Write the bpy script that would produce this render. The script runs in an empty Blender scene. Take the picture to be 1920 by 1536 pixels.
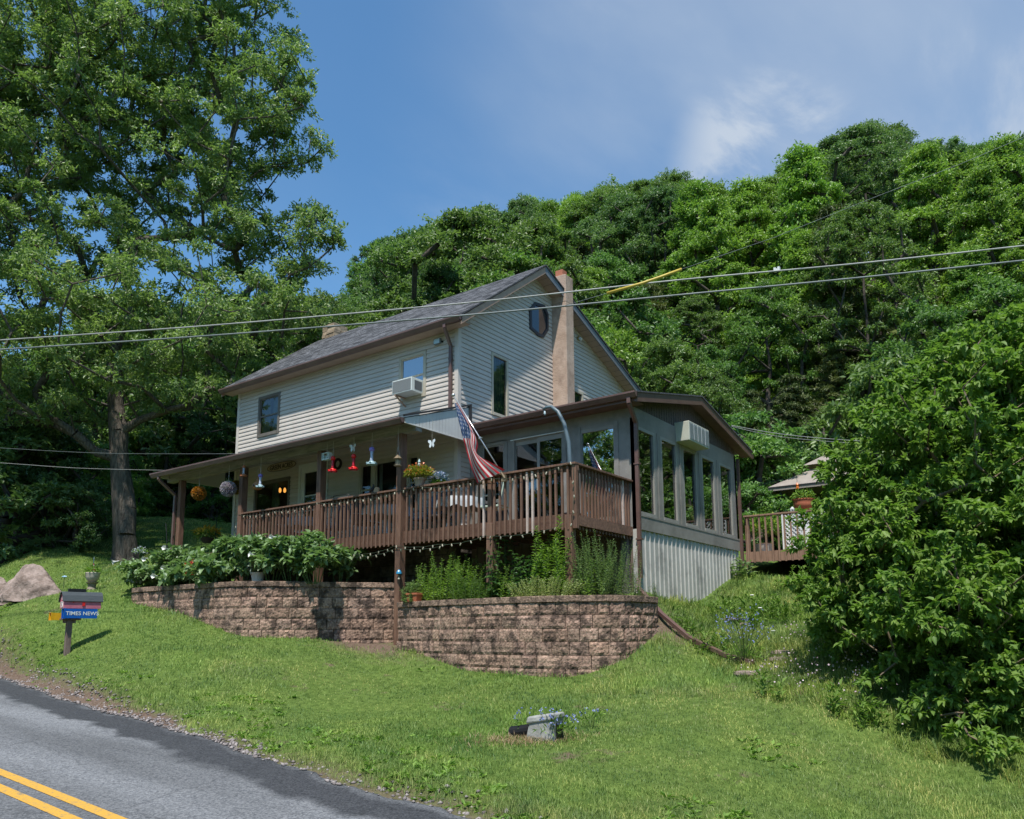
import bpy, math, random
import numpy as np
from mathutils import Vector
random.seed(7); RNG=np.random.default_rng(7)
SC=bpy.context.scene; COL=SC.collection
V=Vector
# ------------------------------------------------------------------ camera (solved from the photograph's vanishing lines)
FPX,CY=1462.27,958.01
YAW,PIT,ROLL=math.radians(36.244),math.radians(8.783),math.radians(-0.278)
CAM=V((11.253,-13.261,-2.054))
FW=V((-math.sin(YAW)*math.cos(PIT),math.cos(YAW)*math.cos(PIT),math.sin(PIT)))
_R=V((math.cos(YAW),math.sin(YAW),0)); _U=_R.cross(FW)
RT=_R*math.cos(ROLL)+_U*math.sin(ROLL); UP=-_R*math.sin(ROLL)+_U*math.cos(ROLL)
def ray(px,py): return FW+RT*((px-960)/FPX)+UP*((CY-py)/FPX)
FH=V((-math.sin(YAW),math.cos(YAW),0))
def at(px,py,d):            # point seen at (px,py) of the photo, d metres ahead (horizontal depth)
    r=ray(px,py); return CAM+r*(d/r.dot(FH))
def onY(px,py,y): r=ray(px,py); p=CAM+r*((y-CAM.y)/r.y); return p
def onX(px,py,x): r=ray(px,py); p=CAM+r*((x-CAM.x)/r.x); return p
def proj(p):
    d=V(p)-CAM; w=d.dot(FW)
    return (960+FPX*d.dot(RT)/w, CY-FPX*d.dot(UP)/w, d.dot(FH))
cd=bpy.data.cameras.new('camera'); cam=bpy.data.objects.new('camera',cd); COL.objects.link(cam)
from mathutils import Matrix
cam.matrix_world=Matrix(((RT.x,UP.x,-FW.x,CAM.x),(RT.y,UP.y,-FW.y,CAM.y),(RT.z,UP.z,-FW.z,CAM.z),(0,0,0,1)))
cd.sensor_width=36; cd.lens=36*FPX/1920; cd.shift_y=(CY-768)/1920; cd.clip_end=3000; SC.camera=cam
# ------------------------------------------------------------------ materials
def nt(m): m.use_nodes=True; t=m.node_tree; t.nodes.clear(); return t
def N(t,k,**kw):
    n=t.nodes.new(k)
    for a,b in kw.items():
        if a in n.inputs.keys(): n.inputs[a].default_value=b
        else: setattr(n,a,b)
    return n
def c4(c): return (c[0],c[1],c[2],1)
MATS={}
def mat(name,c1,c2=None,scale=6,rough=.7,bump=0,bscale=None,stretch=(1,1,1),detail=6,spec=.4,metal=0,dlo=.5,dhi=.68,attr=None,coord='Object',lo=.35,hi=.65,dirt=None,dscale=1.2,emit=None):
    if name in MATS: return MATS[name]
    m=bpy.data.materials.new(name); t=nt(m); L=t.links.new
    out=N(t,'ShaderNodeOutputMaterial'); b=N(t,'ShaderNodeBsdfPrincipled'); L(b.outputs[0],out.inputs[0])
    b.inputs['Roughness'].default_value=rough; b.inputs['Metallic'].default_value=metal; b.inputs['Specular IOR Level'].default_value=spec
    tc=N(t,'ShaderNodeTexCoord'); mp=N(t,'ShaderNodeMapping'); mp.inputs['Scale'].default_value=stretch; L(tc.outputs[coord],mp.inputs[0])
    src=None
    if c2 is not None:
        n=N(t,'ShaderNodeTexNoise'); n.inputs['Scale'].default_value=scale; n.inputs['Detail'].default_value=detail; n.inputs['Roughness'].default_value=.65; L(mp.outputs[0],n.inputs['Vector'])
        r=N(t,'ShaderNodeValToRGB'); r.color_ramp.elements[0].color=c4(c1); r.color_ramp.elements[1].color=c4(c2); r.color_ramp.elements[0].position=lo; r.color_ramp.elements[1].position=hi
        L(n.outputs['Fac'],r.inputs[0]); src=r.outputs[0]
    else:
        g=N(t,'ShaderNodeRGB'); g.outputs[0].default_value=c4(c1); src=g.outputs[0]
    if dirt is not None:
        n=N(t,'ShaderNodeTexNoise'); n.inputs['Scale'].default_value=dscale; n.inputs['Detail'].default_value=8; n.inputs['Roughness'].default_value=.7; L(mp.outputs[0],n.inputs['Vector'])
        r=N(t,'ShaderNodeValToRGB'); r.color_ramp.elements[0].position=dlo; r.color_ramp.elements[1].position=dhi; r.color_ramp.elements[0].color=(0,0,0,1); r.color_ramp.elements[1].color=(1,1,1,1)
        L(n.outputs['Fac'],r.inputs[0]); mx=N(t,'ShaderNodeMix',data_type='RGBA'); L(r.outputs[0],mx.inputs[0]); L(src,mx.inputs[6]); mx.inputs[7].default_value=c4(dirt); src=mx.outputs[2]
    if attr:
        a=N(t,'ShaderNodeAttribute',attribute_name=attr); mx=N(t,'ShaderNodeMix',data_type='RGBA',blend_type='MULTIPLY'); mx.inputs[0].default_value=1
        L(src,mx.inputs[6]); L(a.outputs['Color'],mx.inputs[7]); src=mx.outputs[2]
    L(src,b.inputs['Base Color'])
    if bump:
        n=N(t,'ShaderNodeTexNoise'); n.inputs['Scale'].default_value=bscale or scale*4; n.inputs['Detail'].default_value=8; L(mp.outputs[0],n.inputs['Vector'])
        bp=N(t,'ShaderNodeBump'); bp.inputs['Strength'].default_value=1; bp.inputs['Distance'].default_value=bump; L(n.outputs['Fac'],bp.inputs['Height']); L(bp.outputs[0],b.inputs['Normal'])
    if emit: b.inputs['Emission Color'].default_value=c4(emit[0]); b.inputs['Emission Strength'].default_value=emit[1]
    MATS[name]=m; return m
def leafmat(name,c1,c2,rough=.42,spec=.5,trans=.35,objcol=False,lo=0,hi=1,c3=None):
    if name in MATS: return MATS[name]
    m=bpy.data.materials.new(name); t=nt(m); L=t.links.new
    out=N(t,'ShaderNodeOutputMaterial'); b=N(t,'ShaderNodeBsdfPrincipled'); tr=N(t,'ShaderNodeBsdfTranslucent'); mx=N(t,'ShaderNodeMixShader')
    a=N(t,'ShaderNodeAttribute',attribute_name='rnd'); r=N(t,'ShaderNodeValToRGB'); L(a.outputs['Fac'],r.inputs[0])
    r.color_ramp.elements[0].color=c4(c1); r.color_ramp.elements[1].color=c4(c2)
    if c3: e=r.color_ramp.elements.new(.96); e.color=c4(c2); r.color_ramp.elements[-1].color=c4(c3)
    src=r.outputs[0]
    if objcol:
        oi=N(t,'ShaderNodeObjectInfo'); mm=N(t,'ShaderNodeMix',data_type='RGBA',blend_type='MULTIPLY'); mm.inputs[0].default_value=1
        L(src,mm.inputs[6]); L(oi.outputs['Color'],mm.inputs[7]); src=mm.outputs[2]
    L(src,b.inputs['Base Color']); b.inputs['Roughness'].default_value=rough; b.inputs['Specular IOR Level'].default_value=spec
    hs=N(t,'ShaderNodeMix',data_type='RGBA',blend_type='MULTIPLY'); hs.inputs[0].default_value=1; hs.inputs[7].default_value=(1.0,1.18,.62,1); L(src,hs.inputs[6]); L(hs.outputs[2],tr.inputs['Color'])
    mx.inputs[0].default_value=trans; L(b.outputs[0],mx.inputs[1]); L(tr.outputs[0],mx.inputs[2]); L(mx.outputs[0],out.inputs[0])
    MATS[name]=m; return m
def glassmat(name,tint=(.8,.85,.85),refl=.12,ior=1.55):
    if name in MATS: return MATS[name]
    m=bpy.data.materials.new(name); t=nt(m); L=t.links.new
    out=N(t,'ShaderNodeOutputMaterial'); a=N(t,'ShaderNodeBsdfTransparent'); a.inputs[0].default_value=c4(tint); g=N(t,'ShaderNodeBsdfGlossy'); g.inputs['Roughness'].default_value=.015
    g.inputs['Color'].default_value=(.95,.97,1,1); f=N(t,'ShaderNodeFresnel'); f.inputs[0].default_value=ior
    ad=N(t,'ShaderNodeMath',operation='ADD',use_clamp=True); ad.inputs[1].default_value=refl; L(f.outputs[0],ad.inputs[0])
    mx=N(t,'ShaderNodeMixShader'); L(ad.outputs[0],mx.inputs[0]); L(a.outputs[0],mx.inputs[1]); L(g.outputs[0],mx.inputs[2]); L(mx.outputs[0],out.inputs[0])
    MATS[name]=m; return m
# ------------------------------------------------------------------ mesh collector
class MB:
    def __init__(s): s.v=[]; s.f=[]; s.mi=[]; s.uv={}; s.c=[]; s.cm=0; s.smooth=False; s.col=(1,1,1)
    def add(s,vs,fs,mi=None,col=None):
        b=len(s.v); s.v+= [tuple(x) for x in vs]
        for f in fs: s.f.append([b+i for i in f]); s.mi.append(s.cm if mi is None else mi); s.c.append(col or s.col)
        return b
    def quad(s,a,b,c,d,mi=None,uv=None,col=None):
        s.add([a,b,c,d],[[0,1,2,3]],mi,col)
        if uv: s.uv[len(s.f)-1]=uv
    def box(s,x0,x1,y0,y1,z0,z1,mi=None,col=None):
        v=[(x,y,z) for z in (z0,z1) for y in (y0,y1) for x in (x0,x1)]
        s.add(v,[[0,2,3,1],[4,5,7,6],[0,1,5,4],[2,6,7,3],[0,4,6,2],[1,3,7,5]],mi,col); return s
    def bar(s,p,q,w,h=None,up=(0,0,1),mi=None,col=None):   # rectangular bar p->q
        p=V(p);q=V(q);h=h or w;d=(q-p).normalized();u=V(up)
        if abs(d.dot(u))>.98: u=V((0,1,0))
        sd=d.cross(u).normalized(); u=sd.cross(d)
        vs=[e+sd*a*w/2+u*b*h/2 for e in (p,q) for a,b in ((-1,-1),(1,-1),(1,1),(-1,1))]
        s.add(vs,[[0,1,2,3],[7,6,5,4],[0,4,5,1],[1,5,6,2],[2,6,7,3],[3,7,4,0]],mi,col); return s
    def tube(s,pts,r,n=8,mi=None,cap=True,col=None):
        pts=[V(p) for p in pts]; rs=r if isinstance(r,(list,tuple)) else [r]*len(pts)
        vs=[];ref=None
        for i,p in enumerate(pts):
            d=(pts[min(i+1,len(pts)-1)]-pts[max(i-1,0)])
            d=d.normalized() if d.length>1e-9 else V((0,0,1))
            if ref is None: ref=V((0,0,1)) if abs(d.z)<.9 else V((1,0,0))
            a=d.cross(ref).normalized(); b=a.cross(d)
            ref=b
            for k in range(n):
                t=2*math.pi*k/n; vs.append(p+(a*math.cos(t)+b*math.sin(t))*rs[i])
        fs=[[i*n+k,i*n+(k+1)%n,(i+1)*n+(k+1)%n,(i+1)*n+k] for i in range(len(pts)-1) for k in range(n)]
        if cap: fs+=[list(range(n))[::-1],[(len(pts)-1)*n+k for k in range(n)]]
        s.add(vs,fs,mi,col); return s
    def lathe(s,c,prof,n=16,mi=None,col=None,ax=None):
        vs=[];c=V(c)
        for r,z in prof:
            for k in range(n):
                t=2*math.pi*k/n; vs.append(c+V((r*math.cos(t),r*math.sin(t),z)))
        m=len(prof)
        fs=[[i*n+k,i*n+(k+1)%n,(i+1)*n+(k+1)%n,(i+1)*n+k] for i in range(m-1) for k in range(n)]
        fs+=[list(range(n))[::-1],[(m-1)*n+k for k in range(n)]]
        s.add(vs,fs,mi,col); return s
    def prism(s,poly,axis,a,b,mi=None,col=None):   # 2-D polygon extruded along axis
        n=len(poly)
        def P(u,v,t): return (t,u,v) if axis=='x' else ((u,t,v) if axis=='y' else (u,v,t))
        vs=[P(u,v,a) for u,v in poly]+[P(u,v,b) for u,v in poly]
        s.add(vs,[list(range(n)),[n+i for i in range(n)][::-1]]+[[i,(i+1)%n,n+(i+1)%n,n+i][::-1] for i in range(n)],mi,col); return s
    def build(s,name,mats,parent=None,smooth=False,bevel=0,fix=True):
        o=V((0,0,0)) if parent is None else V(parent['_o'])
        me=bpy.data.meshes.new(name); me.from_pydata([(V(v)-o)[:] for v in s.v],[],s.f)
        mats=mats if isinstance(mats,(list,tuple)) else [mats]
        for m in mats: me.materials.append(m)
        if len(mats)>1: me.polygons.foreach_set('material_index',s.mi)
        if s.uv:
            u=me.uv_layers.new(name='UVMap')
            for fi,co in s.uv.items():
                p=me.polygons[fi]
                for k,li in enumerate(p.loop_indices): u.data[li].uv=co[k]
        if any(c!=(1,1,1) for c in s.c):
            ca=me.color_attributes.new('col','FLOAT_COLOR','CORNER'); arr=[]
            for p,c in zip(me.polygons,s.c): arr+=[c[0],c[1],c[2],1]*p.loop_total
            ca.data.foreach_set('color',arr)
        if fix and not s.uv:
            import bmesh
            bm=bmesh.new(); bm.from_mesh(me); bmesh.ops.recalc_face_normals(bm,faces=bm.faces); bm.to_mesh(me); bm.free()
        if smooth: me.polygons.foreach_set('use_smooth',[True]*len(me.polygons))
        ob=bpy.data.objects.new(name,me); COL.objects.link(ob)
        ob['_o']=tuple(o)
        if parent is not None: ob.parent=parent
        if bevel:
            md=ob.modifiers.new('bevel','BEVEL'); md.width=bevel; md.segments=2; md.limit_method='ANGLE'
        return ob
def tag(o,label=None,cat=None,group=None,kind=None):
    if label: o['label']=label
    if cat: o['category']=cat
    if group: o['group']=group
    if kind: o['kind']=kind
    return o
_roots=[]
def thing(name,loc,label,cat,group=None):
    o=bpy.data.objects.new(name,None); o.empty_display_size=.1; COL.objects.link(o); o.location=loc; o['_o']=tuple(loc); _roots.append(o)
    return tag(o,label,cat,group)
def dup(o,loc=None,rz=None,scale=None,label=None,parent=None,color=None):
    c=o.copy(); COL.objects.link(c)
    if parent is not None: c.parent=parent
    for ch in list(o.children): dup(ch,parent=c,color=color)
    if loc is not None: c.location=loc
    if rz is not None: c.rotation_euler=(0,0,rz)
    if scale is not None: c.scale=(scale,)*3 if not isinstance(scale,tuple) else scale
    if label: c['label']=label
    if color: c.color=color
    return c
# ------------------------------------------------------------------ fast leaf / blade meshes
def npmesh(name,verts,faces_n,nper,rnd,m,parent=None,smooth=False,fidx=None):
    """verts (N,k,3); fidx list of faces as index tuples inside a k-group"""
    n,k,_=verts.shape
    me=bpy.data.meshes.new(name); me.vertices.add(n*k); me.vertices.foreach_set('co',verts.astype(np.float32).ravel())
    loops=[];tot=[]
    base=(np.arange(n)*k)[:,None]
    per=np.concatenate([np.array(f) for f in fidx]); lens=np.array([len(f) for f in fidx])
    li=(base+per[None,:]).astype(np.int32).ravel()
    lt=np.tile(lens,n); ls=np.concatenate([[0],np.cumsum(lt)[:-1]]).astype(np.int32)
    me.loops.add(len(li)); me.loops.foreach_set('vertex_index',li)
    me.polygons.add(len(lt)); me.polygons.foreach_set('loop_start',ls)
    a=me.attributes.new('rnd','FLOAT','POINT'); a.data.foreach_set('value',np.repeat(rnd,k).astype(np.float32))
    me.materials.append(m); me.update(calc_edges=True); me.validate()
    o=bpy.data.objects.new(name,me); COL.objects.link(o)
    if parent is not None: o.parent=parent
    if smooth: me.polygons.foreach_set('use_smooth',[True]*len(me.polygons))
    return o
def unit(a): return a/np.maximum(np.linalg.norm(a,axis=-1,keepdims=True),1e-9)
def leafverts(P,D,Nn,L,W,fold=.25,tipdrop=.15,shape='diamond'):
    """P base points, D leaf direction, Nn approximate normal"""
    D=unit(D); S=unit(np.cross(D,Nn)); Nn=np.cross(S,D)
    L=L[:,None];W=W[:,None]
    if shape=='diamond':
        return np.stack([P,P+D*L*.45+S*W*.5+Nn*W*fold,P+D*L-Nn*L*tipdrop,P+D*L*.45-S*W*.5+Nn*W*fold],1),[(0,1,2),(0,2,3)]
    if shape=='wide':
        return np.stack([P,P+D*L*.28+S*W*.5+Nn*W*fold,P+D*L*.62+S*W*.38+Nn*W*fold*.6,P+D*L-Nn*L*tipdrop,P+D*L*.62-S*W*.38+Nn*W*fold*.6,P+D*L*.28-S*W*.5+Nn*W*fold,P+D*L*.5],1),[(0,1,6),(1,2,6),(2,3,6),(3,4,6),(4,5,6),(5,0,6)]
def rdir(n,rng=RNG): return unit(rng.normal(size=(n,3)))
def crown_leaves(clusters,per,twigs,L,W,rng,up=.5,spread=1.,shape='diamond',flat=.75,droop=0.,shell=.55,lvar=.35):
    """clusters: (n,4) centre+radius. twigs sprout through each cluster, leaves sit along them"""
    allv=[];rn=[];fi=None
    C=np.asarray(clusters); n=len(C)
    tw=np.repeat(np.arange(n),twigs); T=len(tw)
    d=rdir(T,rng); d[:,2]=np.abs(d[:,2])*.9+d[:,2]*.25; d=unit(d)
    rad=C[tw,3]*(shell+(1-shell)*rng.random(T))*(.7+.45*rng.random(T))
    st=C[tw,:3]+d*rad[:,None]*np.array([1,1,flat])*.45; en=C[tw,:3]+d*rad[:,None]*np.array([1,1,flat]); en[:,2]-=droop*rng.random(T)
    lv=np.repeat(np.arange(T),per); M=len(lv)
    t=rng.random(M)**.7; ax=unit(en-st)[lv]
    P=st[lv]+(en-st)[lv]*t[:,None]+rng.normal(size=(M,3))*.09*spread*C[tw[lv],3][:,None]
    D=unit(ax*.6+rdir(M,rng)*.9+np.array([0,0,-.15-droop])); Nn=unit(np.array([0,0,up])+rdir(M,rng)*.6+ax*.3)
    s=1+lvar*(rng.random(M)*2-1)
    v,fi=leafverts(P,D,Nn,L*s,W*s,shape=shape)
    crnd=rng.random(T)[lv]*.35+rng.random(n)[tw[lv]]*.25+rng.random(M)*.4
    return v,fi,crnd
def skeleton(base,top,clusters,rng,r0,step=.7,tr_nodes=8,jit=.12,tip=.018,exp=2.35,climb=1.0):
    """attach every cluster to the nearest limb, then thicken limbs downward"""
    nodes=[np.array(base,float)];par=[-1]
    for i in range(1,tr_nodes+1):
        f=i/tr_nodes; p=np.array(base)*(1-f)+np.array(top)*f+rng.normal(size=3)*np.array([.1,.1,0])*(i<tr_nodes)*min(1,r0*4); nodes.append(p);par.append(i-1)
    first=len(nodes)
    C=sorted([tuple(c[:3]) for c in clusters],key=lambda c:np.linalg.norm(np.array(c)-nodes[tr_nodes//2]))
    for c in C:
        c=np.array(c); A=np.array(nodes); dv=c-A; dist=np.linalg.norm(dv,axis=1)
        cost=dist+climb*np.maximum(0,.35*dist-dv[:,2])+np.where(np.arange(len(A))<2,50,0)
        j=int(np.argmin(cost)); a=A[j]; L=dist[j]; k=max(1,int(L/step)); pr=j
        sag=np.array([0,0,1])*L*.12
        for i in range(1,k+1):
            f=i/k; p=a*(1-f)+c*f-sag*math.sin(math.pi*f)*(-1 if rng.random()<.35 else 1)*.6+rng.normal(size=3)*jit*(i<k)
            nodes.append(p);par.append(pr);pr=len(nodes)-1
    n=len(nodes); w=[0.0]*n; kids=[0]*n
    for i in range(n-1,-1,-1):
        if kids[i]==0: w[i]=tip**exp
        if par[i]>=0: w[par[i]]+=w[i]; kids[par[i]]+=1
    r=np.array(w)**(1/exp); r*=1
    s=r0/r[0]; 
    rr=np.where(r>r[0]*.25,r*s,r*s) if s<3 else r*s
    return nodes,par,np.maximum(rr,tip*.6)
def skin(mb,nodes,par,r,minr=0,flare=None,n=7):
    for i in range(1,len(nodes)):
        if r[i]<minr: continue
        a=nodes[par[i]];b=nodes[i]; ra=min(r[par[i]],r[i]*1.5)
        if par[i]==i-1 and i<9: ra=r[par[i]]
        mb.tube([a,b],[ra,r[i]],n=n if r[i]>.05 else 4,cap=False)
# ================================================================== terrain
def roadz(x): return -3.6+.05*(7.47-x)
def edgey(x): return -8.1+.108*(7.47-x)+.12*np.sin(np.asarray(x)*.9)*.5+.04*np.sin(np.asarray(x)*3.1)
def hillz(x,y):
    t=np.maximum(0,y-14); t=np.where(t>52,52+ (t-52)*.15,t)
    s=np.minimum(t,8)**2/16*.6+np.maximum(0,t-8)*.6+np.where(t>8,2.4-2.4+0,0)
    s=np.where(t>8,2.4+(t-8)*.74,t*t/16*.6)
    return .9+s+.045*np.minimum(60,np.maximum(-30,-x-4))
_pts=[]
def cp(px,py,d): p=at(px,py,d); _pts.append((p.x,p.y,p.z)); return p
for x in np.arange(-60,45,6.): _pts.append((x,float(edgey(x))+.2,roadz(x)+.03)); _pts.append((x,float(edgey(x))-9,roadz(x)-.02))
for x in range(-60,61,12):
    for y in (18,26,38,55,80,110): _pts.append((x,y,float(hillz(np.array(float(x)),np.array(float(y))))))
cp(125,1229,15.5); cp(60,1216,16.2); cp(210,1240,14.6); cp(290,1262,13.4)
for a in ((748,1226,15.45),(877,1256,14.3),(985,1264,13.4),(1097,1272,12.8),(1130,1264,12.75),(1198,1209,13.4),(1232,1165,14.3),(235,1132,18.3),(360,1158,16.9),(480,1200,15.7),(600,1212,15.75),(737,1208,16.3),
  (700,1210,17),(60,1118,19),(200,1102,20),(237,1052,26),(0,1062,25),(300,985,38),(430,985,36),(120,990,36),(1205,1113,15.35),(1390,1078,19.7),(1450,1080,20),(1520,1080,20),(1260,1185,14.2),
  (1300,1165,15.2),(1350,1140,17),(1395,1240,12.6),(1300,1300,11.4),(1530,1330,10),(1200,1400,9),(1700,1440,8.7),(1900,1490,8.2),(600,1400,9.6)): cp(*a)
_pts+=[(-4,2,-1.2),(-8.4,-1.7,-.1),(-8.4,1,.5),(-4,8.5,.5),(2,9,.3),(9,3,-.9),(11,-1,-1.9),(14,-5,-3.2),(13,8,.3),(18,2,-1.2),(20,10,.8),(-14,-5.5,-1.7),(-22,-3,-.6),(-30,6,2.4),(-45,-2,1.0),(0,12,.7),(1,-1.7,-2.35),(-2,-1,-2.2),(2,-.2,-2.0)]
_P=np.array(_pts)
def _k(r2): return .5*r2*np.log(r2+1e-9)
_n=len(_P); _d2=((_P[:,None,:2]-_P[None,:,:2])**2).sum(-1)
_A=np.zeros((_n+3,_n+3)); _A[:_n,:_n]=_k(_d2)+np.eye(_n)*.015; _A[:_n,_n]=1; _A[:_n,_n+1:]=_P[:,:2]; _A[_n:,:_n]=_A[:_n,_n:].T
_w=np.linalg.solve(_A,np.concatenate([_P[:,2],np.zeros(3)]))
def tz(x,y):
    x=np.asarray(x,float);y=np.asarray(y,float); s=x.shape; X=x.ravel();Y=y.ravel(); Z=np.empty(len(X))
    xc=np.clip(X,-58,44); yc=np.clip(Y,-26,108)
    for i in range(0,len(X),20000):
        a=xc[i:i+20000];b=yc[i:i+20000]
        K=_k((a[:,None]-_P[None,:,0])**2+(b[:,None]-_P[None,:,1])**2)
        Z[i:i+20000]=K@_w[:_n]+_w[_n]+_w[_n+1]*a+_w[_n+2]*b
    e=Y-edgey(X); t=np.clip(e/.45,0,1); t=t*t*(3-2*t); rz=roadz(xc)-.035
    Z=rz*(1-t)+(Z+.04*np.clip(e/.3,0,1))*t
    Z=np.where(e>-.3,Z,np.where(e>-6.4,rz,rz-.12))
    Z+= .02*np.sin(X*1.7+Y)*np.clip(e,0,1)+.015*np.sin(Y*2.3-X*.7)*np.clip(e,0,1)
    return Z.reshape(s)
def gz(x,y): return float(tz(np.array([x]),np.array([y]))[0])
def axis(lo,hi,f0,f1,fine,far):
    a=list(np.arange(f0,f1+1e-6,fine)); s=fine; v=f0
    while v>lo: s=min(s*1.35,far); v-=s; a.insert(0,v)
    s=fine; v=f1
    while v<hi: s=min(s*1.35,far); v+=s; a.append(v)
    return np.array(a)
gx=axis(-500,500,-16,14,.22,60); gy=axis(-400,500,-10,8,.22,60)
X,Y=np.meshgrid(gx,gy); Z=tz(X,Y)
def gridmesh(name,X,Y,Z,m):
    h,w=X.shape; me=bpy.data.meshes.new(name); me.vertices.add(h*w); me.vertices.foreach_set('co',np.stack([X,Y,Z],-1).astype(np.float32).ravel())
    i=np.arange(h*w).reshape(h,w); f=np.stack([i[:-1,:-1],i[:-1,1:],i[1:,1:],i[1:,:-1]],-1).reshape(-1,4)
    me.loops.add(f.size); me.loops.foreach_set('vertex_index',f.ravel().astype(np.int32)); me.polygons.add(len(f)); me.polygons.foreach_set('loop_start',np.arange(0,f.size,4,dtype=np.int32))
    me.update(calc_edges=True); me.polygons.foreach_set('use_smooth',[True]*len(me.polygons)); me.materials.append(m)
    o=bpy.data.objects.new(name,me); COL.objects.link(o); return o
def groundmat():
    m=bpy.data.materials.new('lawn_ground'); t=nt(m); L=t.links.new
    out=N(t,'ShaderNodeOutputMaterial'); b=N(t,'ShaderNodeBsdfPrincipled'); L(b.outputs[0],out.inputs[0]); b.inputs['Roughness'].default_value=.95; b.inputs['Specular IOR Level'].default_value=.1
    tc=N(t,'ShaderNodeTexCoord')
    def nz(s,d=8,r=.65):
        n=N(t,'ShaderNodeTexNoise'); n.inputs['Scale'].default_value=s; n.inputs['Detail'].default_value=d; n.inputs['Roughness'].default_value=r; L(tc.outputs['Object'],n.inputs['Vector']); return n.outputs['Fac']
    def rp(f,a,bb,p0,p1):
        r=N(t,'ShaderNodeValToRGB'); r.color_ramp.elements[0].color=c4(a); r.color_ramp.elements[1].color=c4(bb); r.color_ramp.elements[0].position=p0; r.color_ramp.elements[1].position=p1; L(f,r.inputs[0]); return r.outputs[0]
    g=rp(nz(9),(.06,.10,.02),(.13,.19,.045),.35,.65)
    dirt=rp(nz(25),(.10,.065,.045),(.19,.14,.11),.35,.65)
    k=rp(nz(1.3),(0,0,0),(1,1,1),.62,.72)
    mx=N(t,'ShaderNodeMix',data_type='RGBA'); L(k,mx.inputs[0]); L(g,mx.inputs[6]); L(dirt,mx.inputs[7])
    a=N(t,'ShaderNodeAttribute',attribute_name='soil'); m2=N(t,'ShaderNodeMix',data_type='RGBA'); 
    ad=N(t,'ShaderNodeMath',operation='MULTIPLY_ADD'); L(nz(7),ad.inputs[0]); ad.inputs[1].default_value=1.2; ad.inputs[2].default_value=-.6; a2=N(t,'ShaderNodeMath',operation='ADD',use_clamp=True); L(ad.outputs[0],a2.inputs[0]); L(a.outputs['Fac'],a2.inputs[1])
    a3=N(t,'ShaderNodeMath',operation='MULTIPLY',use_clamp=True); L(a2.outputs[0],a3.inputs[0]); a3.inputs[1].default_value=1.5
    a4=N(t,'ShaderNodeMath',operation='MULTIPLY',use_clamp=True); L(a3.outputs[0],a4.inputs[0]); g5=N(t,'ShaderNodeMath',operation='GREATER_THAN'); L(a.outputs['Fac'],g5.inputs[0]); g5.inputs[1].default_value=.02; L(g5.outputs[0],a4.inputs[1])
    L(a4.outputs[0],m2.inputs[0]); L(mx.outputs[2],m2.inputs[6]); L(dirt,m2.inputs[7]); L(m2.outputs[2],b.inputs['Base Color'])
    bp=N(t,'ShaderNodeBump'); bp.inputs['Distance'].default_value=.03; L(nz(30),bp.inputs['Height']); L(bp.outputs[0],b.inputs['Normal'])
    return m
ground=gridmesh('ground',X,Y,Z,groundmat()); tag(ground,'grassy ground rising from the road to the wooded hill',kind='structure')
def soilw(X,Y):
    e=Y-edgey(X); s=np.exp(-((e-.08)/.24)**2)*np.where(X<1.2,1,.5)
    s=np.maximum(s,np.exp(-(((X+.8)/1.3)**2+((Y+2.1)/.5)**2)))          # worn strip at the wall gap
    c=at(1270,1190,14); s=np.maximum(s,.8*np.exp(-(((X-c.x)/.7)**2+((Y-c.y)/.5)**2)))
    s=np.maximum(s,np.where((Y>16),.12,0.))                               # forest floor
    s=np.maximum(s,np.where((Y>-1.3)&(Y<8)&(X>-8)&(X<4),1.,0.))
    return s
at_=ground.data.attributes.new('soil','FLOAT','POINT'); at_.data.foreach_set('value',soilw(X,Y).astype(np.float32).ravel())
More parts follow.
